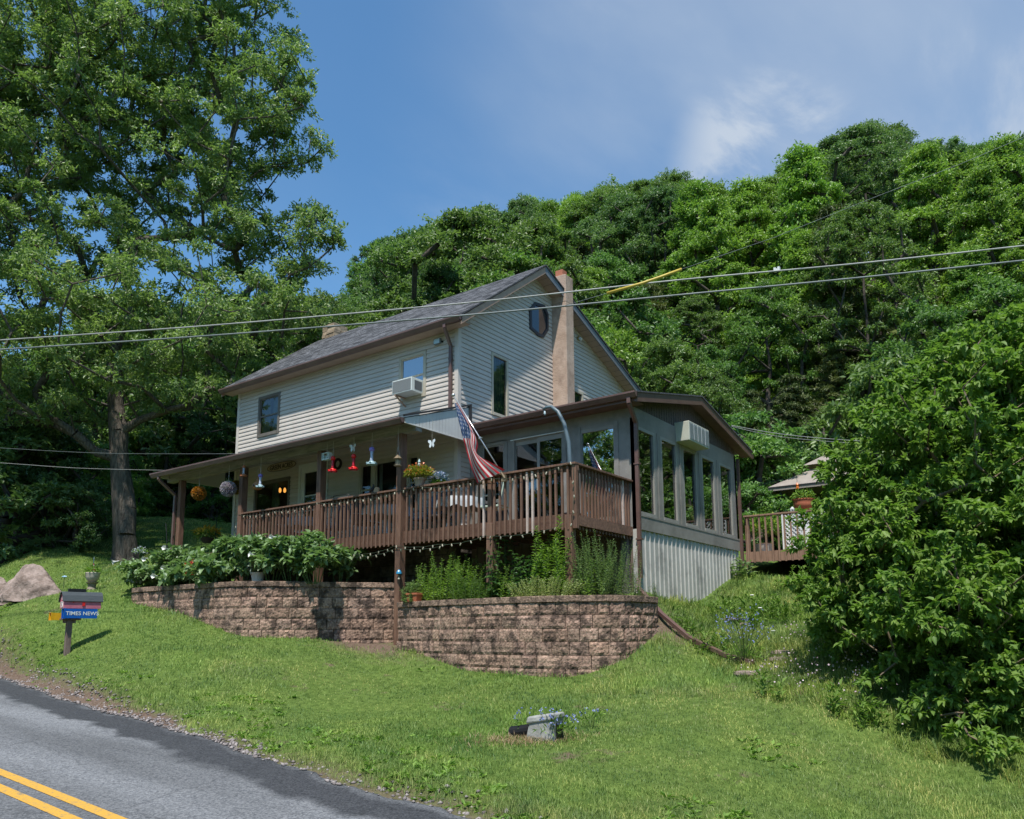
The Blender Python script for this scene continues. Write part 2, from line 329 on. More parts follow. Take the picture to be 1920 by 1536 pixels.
# ---- road
def roadmat():
    m=bpy.data.materials.new('asphalt'); t=nt(m); L=t.links.new
    out=N(t,'ShaderNodeOutputMaterial'); b=N(t,'ShaderNodeBsdfPrincipled'); L(b.outputs[0],out.inputs[0]); b.inputs['Roughness'].default_value=.85; b.inputs['Specular IOR Level'].default_value=.3
    tc=N(t,'ShaderNodeTexCoord')
    v=N(t,'ShaderNodeTexVoronoi'); v.inputs['Scale'].default_value=70; L(tc.outputs['Object'],v.inputs['Vector'])
    def nz(s,d=6,st=(1,1,1)):
        mp=N(t,'ShaderNodeMapping'); mp.inputs['Scale'].default_value=st; L(tc.outputs['Object'],mp.inputs[0]); n=N(t,'ShaderNodeTexNoise'); n.inputs['Scale'].default_value=s; n.inputs['Detail'].default_value=d; L(mp.outputs[0],n.inputs['Vector']); return n.outputs['Fac']
    def rp(f,a,bb,p0,p1):
        r=N(t,'ShaderNodeValToRGB'); r.color_ramp.elements[0].color=c4(a); r.color_ramp.elements[1].color=c4(bb); r.color_ramp.elements[0].position=p0; r.color_ramp.elements[1].position=p1; L(f,r.inputs[0]); return r.outputs[0]
    old=rp(v.outputs['Color'],(.085,.09,.10),(.255,.26,.27),.1,.9); new=rp(v.outputs['Color'],(.022,.024,.028),(.075,.078,.085),.1,.95)
    wr=rp(nz(.8,6,(.25,1.6,1)),(.62,.62,.62),(1.1,1.1,1.1),.35,.7)
    mw=N(t,'ShaderNodeMix',data_type='RGBA',blend_type='MULTIPLY'); mw.inputs[0].default_value=1; L(old,mw.inputs[6]); L(wr,mw.inputs[7])
    a=N(t,'ShaderNodeAttribute',attribute_name='edge')      # metres from the asphalt edge
    ns=N(t,'ShaderNodeMath',operation='MULTIPLY_ADD'); L(nz(2.2,8),ns.inputs[0]); ns.inputs[1].default_value=.5; L(a.outputs['Fac'],ns.inputs[2])
    mr=N(t,'ShaderNodeMapRange'); L(ns.outputs[0],mr.inputs[0]); mr.inputs[1].default_value=.86; mr.inputs[2].default_value=1.0; mr.inputs[3].default_value=1; mr.inputs[4].default_value=0
    mr2=N(t,'ShaderNodeMapRange'); L(ns.outputs[0],mr2.inputs[0]); mr2.inputs[1].default_value=.30; mr2.inputs[2].default_value=.42; mr2.inputs[3].default_value=.45; mr2.inputs[4].default_value=1
    mm=N(t,'ShaderNodeMath',operation='MULTIPLY'); L(mr.outputs[0],mm.inputs[0]); L(mr2.outputs[0],mm.inputs[1])
    mx=N(t,'ShaderNodeMix',data_type='RGBA'); L(mm.outputs[0],mx.inputs[0]); L(mw.outputs[2],mx.inputs[6]); L(new,mx.inputs[7])
    wv=N(t,'ShaderNodeMix',data_type='RGBA',blend_type='ADD'); wv.inputs[0].default_value=.35; nn=N(t,'ShaderNodeTexNoise'); nn.inputs['Scale'].default_value=2.5; L(tc.outputs['Object'],nn.inputs['Vector']); L(tc.outputs['Object'],wv.inputs[6]); L(nn.outputs['Color'],wv.inputs[7])
    vc=N(t,'ShaderNodeTexVoronoi',feature='DISTANCE_TO_EDGE'); vc.inputs['Scale'].default_value=.55; L(wv.outputs[2],vc.inputs['Vector']); ck=rp(vc.outputs['Distance'],(.35,.35,.35),(1,1,1),.002,.010)
    mk=N(t,'ShaderNodeMix',data_type='RGBA',blend_type='MULTIPLY'); mk.inputs[0].default_value=.35; L(mx.outputs[2],mk.inputs[6]); L(ck,mk.inputs[7]); L(mk.outputs[2],b.inputs['Base Color'])
    bp=N(t,'ShaderNodeBump'); bp.inputs['Distance'].default_value=.006; L(v.outputs['Distance'],bp.inputs['Height']); L(bp.outputs[0],b.inputs['Normal'])
    return m
rx=np.concatenate([np.arange(-300,-30,10.),np.arange(-30,-12,1.),np.arange(-12,16,.12),np.arange(16,200,5.)])
ro=np.concatenate([[0,.03,.08],np.arange(.2,6.3,.2)])
RX,RO=np.meshgrid(rx,ro); _ey=edgey(RX)+.03*np.sin(RX*7)+.02*np.sin(RX*17+2); _ey=np.where(RO<1.5,_ey,edgey(RX)*1.0); RY=_ey-RO
RZ=roadz(np.clip(RX,-58,44))-.001-np.where(RO<.02,.03,0)+.012
road=gridmesh('road',RX,RY,RZ,roadmat()); tag(road,'worn grey asphalt road with a darker patched edge',kind='structure')
a_=road.data.attributes.new('edge','FLOAT','POINT'); a_.data.foreach_set('value',RO.astype(np.float32).ravel())
ym=mat('road_paint',(.56,.31,.045),(.27,.20,.11),scale=30,rough=.8,lo=.52,hi=.72,bump=.004,bscale=90,dirt=(.20,.17,.12),dscale=9,dlo=.56,dhi=.66)
def onroad(px,py):
    r=ray(px,py); a=roadz(CAM.x)-CAM.z; t_=(a)/(r.z+.05*r.x); return CAM+r*t_
qA,qB=onroad(205,1534),onroad(0,1450); kA=(qB.y-qA.y)/(qB.x-qA.x)
pA=qA
mb=MB()
for k,o_ in enumerate((0,.235)):
    xs=np.arange(-60,20,.5)
    for i in range(len(xs)-1):
        a,b=xs[i],xs[i+1]
        def q(x,o): return (x,qA.y+kA*(x-qA.x)-.0015*(x-qA.x)**2-o+.06,roadz(x)+.0155)
        mb.quad(q(a,o_+.11),q(b,o_+.11),q(b,o_),q(a,o_))
tag(mb.build('road_marking',ym),'double yellow centre line painted on the road',kind='structure')
# ================================================================== segmental retaining walls
blockm=mat('split_face_block',(.19,.12,.09),(.45,.31,.235),scale=26,rough=.95,bump=.02,bscale=30,attr='col',dirt=(.085,.058,.045),dscale=4.2,detail=9,dlo=.47,dhi=.58)
def noise3(p,s): 
    return (math.sin(p[0]*s*1.3+p[2]*s*.7)+math.sin(p[1]*s*1.7-p[0]*s*.9+1.3)+math.sin(p[2]*s*2.1+p[1]*s*1.1+.6))/3
def retaining(path,topz,drop,name,label,rs,cap=.10,H=.22,depth=.22,zmin=-3.2):
    """path: plan polyline (front face). courses laid level, set back 1 cm each"""
    rnd=random.Random(rs)
    # smooth path by arc length
    P=[V((p[0],p[1],0)) for p in path]
    # Catmull-Rom
    pts=[]
    for i in range(len(P)-1):
        a=P[max(i-1,0)];b=P[i];c=P[i+1];d=P[min(i+2,len(P)-1)]
        for k in range(12):
            t=k/12; pts.append(.5*((2*b)+(c-a)*t+(2*a-5*b+4*c-d)*t*t+(3*b-a-3*c+d)*t**3))
    pts.append(P[-1])
    S=[0]
    for i in range(1,len(pts)): S.append(S[-1]+(pts[i]-pts[i-1]).length)
    T=S[-1]
    def pos(s):
        s=max(0,min(T-1e-6,s)); import bisect
        i=max(0,bisect.bisect_right(S,s)-1); i=min(i,len(pts)-2); t=(s-S[i])/(S[i+1]-S[i]); p=pts[i].lerp(pts[i+1],t); d=(pts[i+1]-pts[i]).normalized(); return p,V((d.y,-d.x,0))
    root=thing(name,(path[0][0],path[0][1],topz-1),label,'retaining wall')
    mb=MB(); capb=MB()
    nc=int((topz-cap-zmin)/H)+1
    for c in range(nc):
        z1=topz-cap-c*H; z0=z1-H; s=-rnd.random()*.2
        while s<T:
            w=rnd.choice((.2,.25,.3,.32,.45,.48)); a=max(0,s); b=min(T,s+w); s+=w
            if b-a<.06: continue
            pm,nm=pos((a+b)/2); g=gz(pm.x+nm.x*.15,pm.y+nm.y*.15)
            if z1<g-.12: continue
            if z1>topz-cap-drop((a+b)/2/T)+.02: continue
            shade=.78+.4*rnd.random(); tint=(shade*(1+.06*rnd.random()),shade,shade*(.96+.06*rnd.random()))
            off=rnd.uniform(-.006,.008)-c*-.006
            nx=max(3,int((b-a)/.035)); nz=5; G=[]
            ph=rnd.random()*50
            for j in range(nz+1):
                for i in range(nx+1):
                    u=i/nx; v=j/nz; ss=a+.0055+(b-a-.011)*u; p,n=pos(ss); zz=z0+.003+(H-.006)*v
                    edge=min(u*nx,(1-u)*nx,v*nz,(1-v)*nz,1.0)
                    q=V((p.x,p.y,zz)); bul=.0 if edge<.5 else .013+.009*noise3((q.x+ph,q.y,q.z),31)+.009*noise3((q.x,q.y+ph,q.z),67)
                    G.append(q+n*(bul+off))
            fs=[[j*(nx+1)+i,j*(nx+1)+i+1,(j+1)*(nx+1)+i+1,(j+1)*(nx+1)+i] for j in range(nz) for i in range(nx)]
            k=len(G); B=[]
            for (i,j) in ((0,0),(nx,0),(nx,nz),(0,nz)):
                q=G[j*(nx+1)+i]; p,n=pos(a if i==0 else b); B.append(V((p.x,p.y,q.z))-n*depth)
            G+=B
            bt=[i for i in range(nx+1)]; tp=[nz*(nx+1)+i for i in range(nx+1)]
            fs+=[bt[::-1]+[k,k+1],tp+[k+2,k+3]]; lf=[j*(nx+1) for j in range(nz+1)]; rt=[j*(nx+1)+nx for j in range(nz+1)]
            fs+=[lf+[k+3,k],rt[::-1]+[k+1,k+2]]
            mb.add(G,fs,col=tint)
    s=0
    while s<T-.02:
        w=rnd.choice((.4,.45,.5)); b=min(T,s+w); n_=max(2,int((b-s)/.08))
        shade=.85+.3*rnd.random(); dz=-drop((s+b)/2/T)
        dz=round(dz/H)*H
        G=[];hh=cap
        for i in range(n_+1):
            p,n=pos(s+.002+(b-s-.004)*i/n_); z=topz+dz
            r=.012*noise3((p.x,p.y,s),40)
            G+=[V((p.x,p.y,z-hh))+n*(.035+r),V((p.x,p.y,z-.006))+n*(.036+r*.7),V((p.x,p.y,z))+n*.028,V((p.x,p.y,z))-n*(depth+.03),V((p.x,p.y,z-hh))-n*(depth+.03)]
        fs=[]
        for i in range(n_):
            for k in range(5):
                fs.append([i*5+k,i*5+(k+1)%5,(i+1)*5+(k+1)%5,(i+1)*5+k])
        fs+=[[0,1,2,3,4],[n_*5+k for k in (4,3,2,1,0)]]
        capb.add(G,fs,col=(shade*.85,shade*.85,shade*.83)); s=b
    mb.build('block_courses',blockm,root); capb.build('cap_course',blockm,root)
    return pos,T,root
ZR_=-1.47
def wp(px,py,z):   # plan point where the sight line reaches height z
    r=ray(px,py); p=CAM+r*((z-CAM.z)/r.z); return (p.x,p.y)
rwall=[(.10,-1.93),(.9,-2.12),(1.9,-2.27),(3.0,-2.36),(3.9,-2.34),(4.6,-2.12),(5.05,-1.68),(5.15,-1.1),(5.12,-.6)]
retaining(rwall,ZR_,lambda t:0,'retaining_wall','block retaining wall in front of the raised deck, right of the gap under the porch',3)
ZL_=-1.02
lwall=[(-6.95,-3.55),(-6.6,-3.78),(-5.5,-3.83),(-4.2,-3.80),(-3.1,-3.76),(-2.5,-3.66),(-2.05,-3.25),(-1.55,-2.5),(-1.0,-1.78),(-.55,-1.2),(-.3,-.8)]
retaining(lwall,ZL_,lambda t:0,'retaining_wall','curved block retaining wall holding the leafy flower bed left of the porch gap',5)
soilm=mat('bed_soil',(.035,.024,.017),(.09,.06,.042),scale=18,rough=1,bump=.03,bscale=25)
def bed(poly,z,name,label):
    mb=MB(); mb.prism(poly,'z',z-.9,z); tag(mb.build(name,soilm),label,kind='structure')
bed([(.14,-1.72),(1,-1.92),(2,-2.06),(3,-2.14),(3.9,-2.12),(4.5,-1.95),(4.85,-1.55),(5.0,-1.0),(5.0,-.3),(4.2,.3),(.14,.3)],ZR_-.04,'bed_soil','dark soil of the planting bed under the deck')
bed([(-6.7,-3.4),(-5.5,-3.6),(-3.1,-3.55),(-2.6,-3.45),(-2.2,-3.05),(-1.7,-2.3),(-1.2,-1.6),(-.8,-1.1),(-.55,-.15),(-6.9,-.15),(-8.6,-.9),(-8.4,-2.2)],ZL_-.05,'bed_soil','dark soil of the flower bed beside the porch')
# ================================================================== building materials
sid=mat('vinyl_siding',(.52,.462,.405),(.57,.512,.455),scale=1.5,rough=.5,spec=.35,bump=.001,bscale=60)
sidd=mat('corner_trim',(.54,.48,.425),(.59,.53,.475),scale=3,rough=.5)
brown=mat('brown_gutter',(.11,.062,.052),(.145,.085,.07),scale=3,rough=.38,spec=.5)
fasc=mat('tan_fascia',(.33,.215,.155),(.42,.285,.215),scale=5,rough=.6)
soff=mat('soffit_tan',(.36,.26,.20),(.42,.31,.24),scale=4,rough=.6)
shing=None
def shinglemat():
    m=bpy.data.materials.new('asphalt_shingle'); t=nt(m); L=t.links.new
    out=N(t,'ShaderNodeOutputMaterial'); b=N(t,'ShaderNodeBsdfPrincipled'); L(b.outputs[0],out.inputs[0]); b.inputs['Roughness'].default_value=.9; b.inputs['Specular IOR Level'].default_value=.25
    uv=N(t,'ShaderNodeUVMap'); br=N(t,'ShaderNodeTexBrick'); br.offset=.37; br.inputs['Scale'].default_value=1; br.inputs['Brick Width'].default_value=.24; br.inputs['Row Height'].default_value=.14; br.inputs['Mortar Size'].default_value=.008; br.inputs['Bias'].default_value=0
    br.inputs['Color1'].default_value=(.042,.044,.05,1); br.inputs['Color2'].default_value=(.19,.193,.21,1); br.inputs['Mortar'].default_value=(.018,.018,.02,1)
    L(uv.outputs[0],br.inputs['Vector']); n=N(t,'ShaderNodeTexNoise'); n.inputs['Scale'].default_value=220; n.inputs['Detail'].default_value=3; L(uv.outputs[0],n.inputs['Vector'])
    mx=N(t,'ShaderNodeMix',data_type='RGBA',blend_type='MULTIPLY'); mx.inputs[0].default_value=.75; L(br.outputs['Color'],mx.inputs[6]); r=N(t,'ShaderNodeValToRGB'); r.color_ramp.elements[0].color=(.45,.45,.45,1); r.color_ramp.elements[1].color=(1.6,1.6,1.6,1); r.color_ramp.elements[0].position=.35; r.color_ramp.elements[1].position=.65; L(n.outputs['Fac'],r.inputs[0]); L(r.outputs[0],mx.inputs[7])
    L(mx.outputs[2],b.inputs['Base Color'])
    bp=N(t,'ShaderNodeBump'); bp.inputs['Distance'].default_value=.012; L(br.outputs['Fac'],bp.inputs['Height']); bp.invert=True; L(bp.outputs[0],b.inputs['Normal'])
    return m
shing=shinglemat()
def woodm(name,c1,c2,rough=.75): return mat(name,c1,c2,scale=5,rough=rough,bump=.004,bscale=9,stretch=(6,6,.7),detail=7,attr='col')
postw=mat('stained_wood',(.105,.055,.037),(.21,.115,.075),scale=4,rough=.72,bump=.004,bscale=12,stretch=(5,5,.7),detail=8)
deckw=mat('weathered_stain',(.12,.065,.045),(.24,.135,.09),scale=4,rough=.75,bump=.004,bscale=10,stretch=(.8,5,5),detail=8)
greyt=mat('grey_trim_paint',(.205,.19,.172),(.255,.24,.215),scale=2.5,rough=.6,dirt=(.16,.15,.13),dscale=1.1)
greyd=mat('window_frame_grey',(.25,.235,.21),(.30,.285,.255),scale=3,rough=.5)
cream=mat('cream_window_frame',(.40,.36,.28),(.48,.43,.34),scale=3,rough=.5)
bronze=mat('bronze_frame',(.12,.105,.09),(.17,.15,.125),scale=3,rough=.5)
white=mat('white_paint',(.62,.63,.61),(.72,.73,.70),scale=3,rough=.45)
black=mat('black_plastic',(.012,.012,.014),rough=.45)
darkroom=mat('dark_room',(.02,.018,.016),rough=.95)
glass=glassmat('window_glass',(.75,.8,.8),.03)
glassd=glassmat('reflective_glass',(.45,.5,.5),.32,1.7)
stonem=mat('field_stone',(.09,.078,.065),(.24,.205,.17),scale=5,rough=.95,bump=.05,bscale=5,attr='col')
block_c=mat('stucco_chimney',(.36,.25,.185),(.50,.37,.29),scale=2.4,rough=.95,bump=.01,bscale=30,dirt=(.24,.165,.125),dscale=1.6,detail=9)
L_=8.49; HW=4.957; YR=3.1; ZRG=7.609; YB=8.62; ZB=5.453; OR=.41; OL=.345; EV=.365
# ------------------------------------------------------------------ house
house=thing('house',(-4,4,0),'two storey house with cream vinyl siding, charcoal shingle roof and brown gutters','house')
LAP=.1143
def laps_front(z0,z1,x0,x1,y,holes,mb,lap=LAP,out=.015):
    z=z0
    while z<z1-.01:
        zt=min(z+lap,z1); zm=(z+zt)/2; segs=[(x0,x1)]
        for (a,b,c,d) in holes:
            if c<zm<d:
                ns=[]
                for s in segs:
                    if b<=s[0] or a>=s[1]: ns.append(s)
                    else:
                        if a>s[0]: ns.append((s[0],a))
                        if b<s[1]: ns.append((b,s[1]))
                segs=ns
        for a,b in segs:
            h=zt-z
            # dutch-lap: lower bevel, upper face, hook underneath
            prof=[(.012,z),(-out,z),(-out*.9,z+h*.42),(-out*.45,z+h*.52),(-out*.1,zt-.012),(.012,zt-.010),(.012,zt)]
            for i in range(6):
                (ya,za),(yb,zb)=prof[i],prof[i+1]; mb.quad((a,y+ya,za),(b,y+ya,za),(b,y+yb,zb),(a,y+yb,zb))
        z+=lap
def box_in(p,q,y,d=0): # pixel rect corners on plane y -> x0,x1,z0,z1
    a=onY(p[0],p[1],y); b=onY(q[0],q[1],y); return min(a.x,b.x),max(a.x,b.x),min(a.z,b.z),max(a.z,b.z)
def rectY(tl,tr,bl,br,y):
    P=[onY(*c,y) for c in (tl,tr,bl,br)]; return (P[0].x+P[2].x)/2,(P[1].x+P[3].x)/2,(P[2].z+P[3].z)/2,(P[0].z+P[1].z)/2
def rectX(tl,tr,bl,br,x):
    P=[onX(*c,x) for c in (tl,tr,bl,br)]; return (P[0].y+P[2].y)/2,(P[1].y+P[3].y)/2,(P[2].z+P[3].z)/2,(P[0].z+P[1].z)/2
w1=rectY((485,748),(525,736),(486,820),(524,811),0)
w2=rectY((749,673),(799,659),(751,752),(798,742),0)
wa=rectY((478,908),(543,894),(478,958),(543,948),0)
wb=rectY((675,872),(782,850),(675,930),(782,918),0)
dr=rectY((564,880),(617,867),(564,990),(617,985),0)
wa=(wa[0],wa[1],.55,wa[3]); wb=(wb[0],wb[1],.75,wb[3]); dr=(dr[0],dr[0]+1.0,.02,dr[3])
print('windows',w1,w2,wa,wb,dr)
holes=[w1,w2,wa,wb,dr]
mb=MB(); laps_front(-.15,HW,-L_,0,0,holes,mb); mb.build('front_siding',sid,house)
# gable wall laps (x=0 plane), clipped by the rakes
def roof_y(z): # visible y-interval under rakes at height z
    y0=0 if z<HW else (z-HW-.02)/(ZRG-.12-HW)*(YR)
    y1=8.35 if z<ZB-.05 else YR+(ZRG-.12-z)/(ZRG-.12-(ZB-.05))*(8.35-YR)
    return y0,y1
w3=rectX((921,664),(951,673),(922,776),(951,786),0); w4=rectX((1080,733),(1092,738),(1080,775),(1092,780),0); w4=(w4[0]-.25,w4[1],w4[2],w4[3])
oc=[onX(a,b,0) for a,b in ((1001,567),(1019,573),(1026,590),(1026,620),(1017,634),(1008,631),(992,617),(991,580))]
mb=MB(); z=-.15
while z<ZRG-.15:
    zt=z+LAP; a0,b0=roof_y(z); a1,b1=roof_y(min(zt,ZRG-.13)); zm=(z+zt)/2
    segs=[(a0,b0,a1,b1)]
    for (ya,yb,c,d) in (w3,w4):
        if c<zm<d:
            ns=[]
            for s in segs:
                if ya>s[0]+.05 and yb<s[1]: ns+=[(s[0],ya,s[2],ya),(yb,s[1],yb,s[3])]
                else: ns.append(s)
            segs=ns
    for (a,b,c,d) in segs:
        o=.015; pr=[(o,0),(o*.9,.42),(o*.45,.52),(.002,.90),(-.012,.91),(-.012,1)]
        mb.quad((-.012,a,z),(-.012,b,z),(o,b,z),(o,a,z))
        for i in range(5):
            (x0,t0),(x1,t1)=pr[i],pr[i+1]; A=lambda t:(a*(1-t)+c*t,b*(1-t)+d*t)
            p,q=A(t0),A(t1); mb.quad((x0,p[0],z+LAP*t0),(x0,p[1],z+LAP*t0),(x1,q[1],z+LAP*t1),(x1,q[0],z+LAP*t1))
    z=zt
mb.build('gable_siding',sid,house)
mb=MB(); mb.prism([(0.06,-1),(8.3,-1),(8.3,ZB-.1),(YR,ZRG-.2),(0.06,HW)],'x',-L_+.02,-L_+.1); mb.box(-L_,0,8.3,8.4,-1,ZB-.1); mb.build('rear_wall',sid,house)
# corner trim
mb=MB(); mb.prism([(-.09,-.024),(.024,-.024),(.024,.09),(0.001,.09),(0.001,0),(-.09,0)],'z',-.15,HW); mb.build('corner_trim',sidd,house)
mb=MB(); mb.prism([(-L_+.09,-.024),(-L_-.024,-.024),(-L_-.024,.2),(-L_-.001,.2),(-L_-.001,0),(-L_+.09,0)],'z',-.15,HW); mb.build('corner_trim',sidd,house)
# foundation of rough stones
mb=MB(); rs=random.Random(4); z=-2.8
while z<-.32:
    h=rs.uniform(.16,.28); x=-L_
    while x<.0:
        w=rs.uniform(.2,.55); s=rs.uniform(.6,1.2); xe=min(0,x+w); n=4; G=[]
        for j in range(4):
            for i in range(5):
                u,v=i/4,j/3; e=0 if i in(0,4) or j in (0,3) else 1
                G.append((x+.01+(xe-x-.02)*u,-.0-.02-e*(.035+.02*rs.random()),z+.008+(h-.016)*v))
        mb.add(G,[[j*5+i,j*5+i+1,(j+1)*5+i+1,(j+1)*5+i] for j in range(3) for i in range(4)],col=(s,s*.97,s*.92)); x=xe
    z+=h
mb.box(-L_,0,-.018,.05,-3,-.15,col=(.5,.5,.5)).box(-.1,.0,.052,.6,-3,-.15,col=(.5,.5,.5)); mb.build('stone_foundation',stonem,house)
# roof
def slopequad(mb,x0,x1,ya,za,yb,zb,th,mi=0):
    ln=math.hypot(yb-ya,zb-za); u=[(x0,0),(x1,0),(x1,ln),(x0,ln)]
    mb.quad((x0,ya,za),(x1,ya,za),(x1,yb,zb),(x0,yb,zb),mi,uv=u)
    mb.quad((x0,ya,za-th),(x0,yb,zb-th),(x1,yb,zb-th),(x1,ya,za-th),mi,uv=u)
    mb.quad((x0,ya,za-th),(x1,ya,za-th),(x1,ya,za),(x0,ya,za),mi,uv=u)
    mb.quad((x1,ya,za-th),(x1,yb,zb-th),(x1,yb,zb),(x1,ya,za),mi,uv=u)
    mb.quad((x0,ya,za-th),(x0,ya,za),(x0,yb,zb),(x0,yb,zb-th),mi,uv=u)
X0,X1=-L_-OL,OR
roof=MB(); sl=(ZRG-HW-.16)/(YR+EV)
slopequad(roof,X0-.02,X1+.03,-EV-.04,HW+.1,YR,ZRG+.02,.03); slopequad(roof,X0-.02,X1+.03,YB+.02,ZB+.0,YR,ZRG+.022,.03)
ro_=roof.build('roof',shing,house,fix=False)
# wavy shingle edges: butt courses as real steps on the visible slope
mb=MB(); ln=math.hypot(YR+EV+.04,ZRG+.02-HW-.1); nrow=int(ln/.14)
for i in range(nrow):
    t0=i*.14/ln; t1=(i+1)*.14/ln
    ya=-EV-.04+(YR+EV+.04)*t0; za=HW+.1+(ZRG-.08-HW)*t0; yb=-EV-.04+(YR+EV+.04)*t1; zb=HW+.1+(ZRG-.08-HW)*t1
    mb.quad((X0-.02,ya,za+.009),(X1+.03,ya,za+.009),(X1+.03,yb,zb+.003),(X0-.02,yb,zb+.003),uv=[(X0,i*.14),(X1,i*.14),(X1,i*.14+.14),(X0,i*.14+.14)])
    mb.quad((X0-.02,ya,za),(X1+.03,ya,za),(X1+.03,ya,za+.009),(X0-.02,ya,za+.009),uv=[(X0,0),(X1,0),(X1,.005),(X0,.005)])
mb.build('shingle_course',shing,ro_,fix=False)
# rakes, soffits, gutters
sky_rake=mat('sky_tinted_rake_board',(.13,.14,.155),(.17,.18,.195),scale=4,rough=.4)  # sky reflection on the aluminium rake, put into a grey-blue base colour
def rakeboard(mb,x,ya,za,yb,zb,h,t=.03):
    mb.add([(x-t,ya,za-h),(x,ya,za-h),(x,ya,za),(x-t,ya,za),(x-t,yb,zb-h),(x,yb,zb-h),(x,yb,zb),(x-t,yb,zb)],[[0,1,2,3],[7,6,5,4],[0,4,5,1],[1,5,6,2],[2,6,7,3],[3,7,4,0]])
ez=HW+.065
mb=MB(); rakeboard(mb,X0+.03,-EV-.01,ez,YR,ZRG-.03,.19); mb.build('rake_board',fasc,house)
mb=MB(); rakeboard(mb,OR,-EV-.01,ez,YR,ZRG-.03,.19); mb.build('rake_board',fasc,house)
mb=MB(); mb.box(X0,OR,-EV-.0,-EV+.02,HW-.03,HW+.07); mb.build('fascia_board',fasc,house)
mb=MB(); rakeboard(mb,OR,YR+.004,ZRG-.03,YB,ZB-.03,.19); mb.build('rake_board',sky_rake,house)
mb=MB(); rakeboard(mb,X0+.03,YR+.004,ZRG-.03,YB,ZB-.03,.19); mb.build('rake_board',sky_rake,house)
mb=MB(); mb.quad((X0,-EV+.02,HW-.02),(OR-.03,-EV+.02,HW-.02),(OR-.03,0,HW-.015),(X0,0,HW-.015))
for (ya,za,yb,zb) in ((-EV,ez-.12,YR,ZRG-.15),(YR,ZRG-.15,YB,ZB-.15)):
    n=24
    for i in range(n):
        a=i/n;b=(i+.93)/n;c=(i+1)/n
        P=lambda t,dz=0:(ya+(yb-ya)*t,za+(zb-za)*t+dz)
        for u,v,dz in ((a,b,0),(b,c,.008)):
            p,q=P(u,dz),P(v,dz); mb.quad((0.0,)+p,(OR-.03,)+p,(OR-.03,)+q,(0.0,)+q)
mb.build('soffit',soff,house)
def gutter(mb,x0,x1,y,z,s=1.0):
    pr=[(0,0),(0,.125),(-.012,.125),(-.012,.02),(-.062,.012),(-.09,.055),(-.112,.09),(-.112,.118),(-.125,.118),(-.125,.085),(-.1,.045),(-.072,0)]
    mb.prism([(y+a*s,z+b*s) for a,b in pr],'x',x0,x1); 
    for x in (x0,x1-.004): mb.prism([(y,z),(y,z+.12),(y-.12,z+.12),(y-.12,z+.085),(y-.1,z+.045),(y-.072,z)],'x',x,x+.004)
mb=MB(); gutter(mb,X0,OR,-EV,HW-.045); mb.build('gutter',brown,house)
def downspout(mb,pts,w=.075,h=.055):
    for a,b in zip(pts[:-1],pts[1:]): mb.bar(a,b,w,h,up=(0,1,0))
mb=MB(); downspout(mb,[(-.05,-EV-.06,HW-.03),(-.05,-EV-.06,HW-.12),(-.17,-.07,HW-.42),(-.17,-.07,3.02)]); mb.box(-.215,-.125,-.1,-.025,4.2,4.24); mb.build('downspout',brown,house)
# windows of the house
def window(parent,x0,x1,z0,z1,y,frame,fw=.06,sash='double',curt=None,proud=.03,g=glass,name='window'):
    mb=MB()
    mb.box(x0-.02,x0+fw,y-proud,y+.03,z0-.02,z1+.02).box(x1-fw,x1+.02,y-proud,y+.03,z0-.02,z1+.02).box(x0+fw,x1-fw,y-proud,y+.03,z1-fw,z1+.02).box(x0+fw,x1-fw,y-proud-.015,y+.03,z0-.02,z0+fw)
    w=mb.build(name,frame,parent)
    sm=MB()
    if sash=='double': zm=(z0+z1)/2; sm.box(x0+fw+.03,x1-fw-.03,y-.008,y+.03,zm-.02,zm+.02)
    sm.box(x0+fw,x0+fw+.03,y-.004,y+.03,z0+fw,z1-fw).box(x1-fw-.03,x1-fw,y-.004,y+.03,z0+fw,z1-fw).box(x0+fw+.03,x1-fw-.03,y-.004,y+.03,z0+fw,z0+fw+.03).box(x0+fw+.03,x1-fw-.03,y-.004,y+.03,z1-fw-.03,z1-fw)
    sm.build('sash',frame,w)
    p=MB(); p.quad((x0+fw,y+.012,z0+fw),(x1-fw,y+.012,z0+fw),(x1-fw,y+.012,z1-fw),(x0+fw,y+.012,z1-fw)); p.build('pane',g,w,fix=False)
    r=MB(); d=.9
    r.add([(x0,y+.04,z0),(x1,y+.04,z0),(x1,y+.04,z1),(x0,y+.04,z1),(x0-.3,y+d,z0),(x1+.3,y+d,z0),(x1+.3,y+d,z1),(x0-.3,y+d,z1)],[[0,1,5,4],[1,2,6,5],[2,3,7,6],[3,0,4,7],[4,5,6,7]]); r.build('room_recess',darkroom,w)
    if curt:
        c=MB()
        for (a,b) in curt[1]:
            xa=x0+(x1-x0)*a; xb=x0+(x1-x0)*b; n=max(4,int((xb-xa)/.03))
            for i in range(n):
                u=xa+(xb-xa)*i/n; v=xa+(xb-xa)*(i+1)/n; du=.02*math.sin(i*1.7); dv=.02*math.sin((i+1)*1.7)
                c.quad((u,y+.1+du,z0),(v,y+.1+dv,z0),(v,y+.1+dv,z1),(u,y+.1+du,z1))
        c.build('curtain',curt[0],w,smooth=True,fix=False)
    return w
curtg=mat('grey_green_curtain',(.10,.12,.10),(.16,.18,.15),scale=6,rough=.9)
curtw=mat('pale_curtain',(.30,.30,.30),(.38,.38,.38),scale=6,rough=.9)
window(house,*w1,0,bronze,curt=(curtg,[(0,.42),(.55,1)]))
window(house,*w2,0,cream,curt=(curtw,[(0,1)]),g=glassd)
window(house,*wa,0,bronze,fw=.05,sash=None,curt=(curtg,[(.42,.6)]))
xm1=onY(700,880,0).x; xm2=onY(762,880,0).x
zz=(wb[2],wb[3]); 
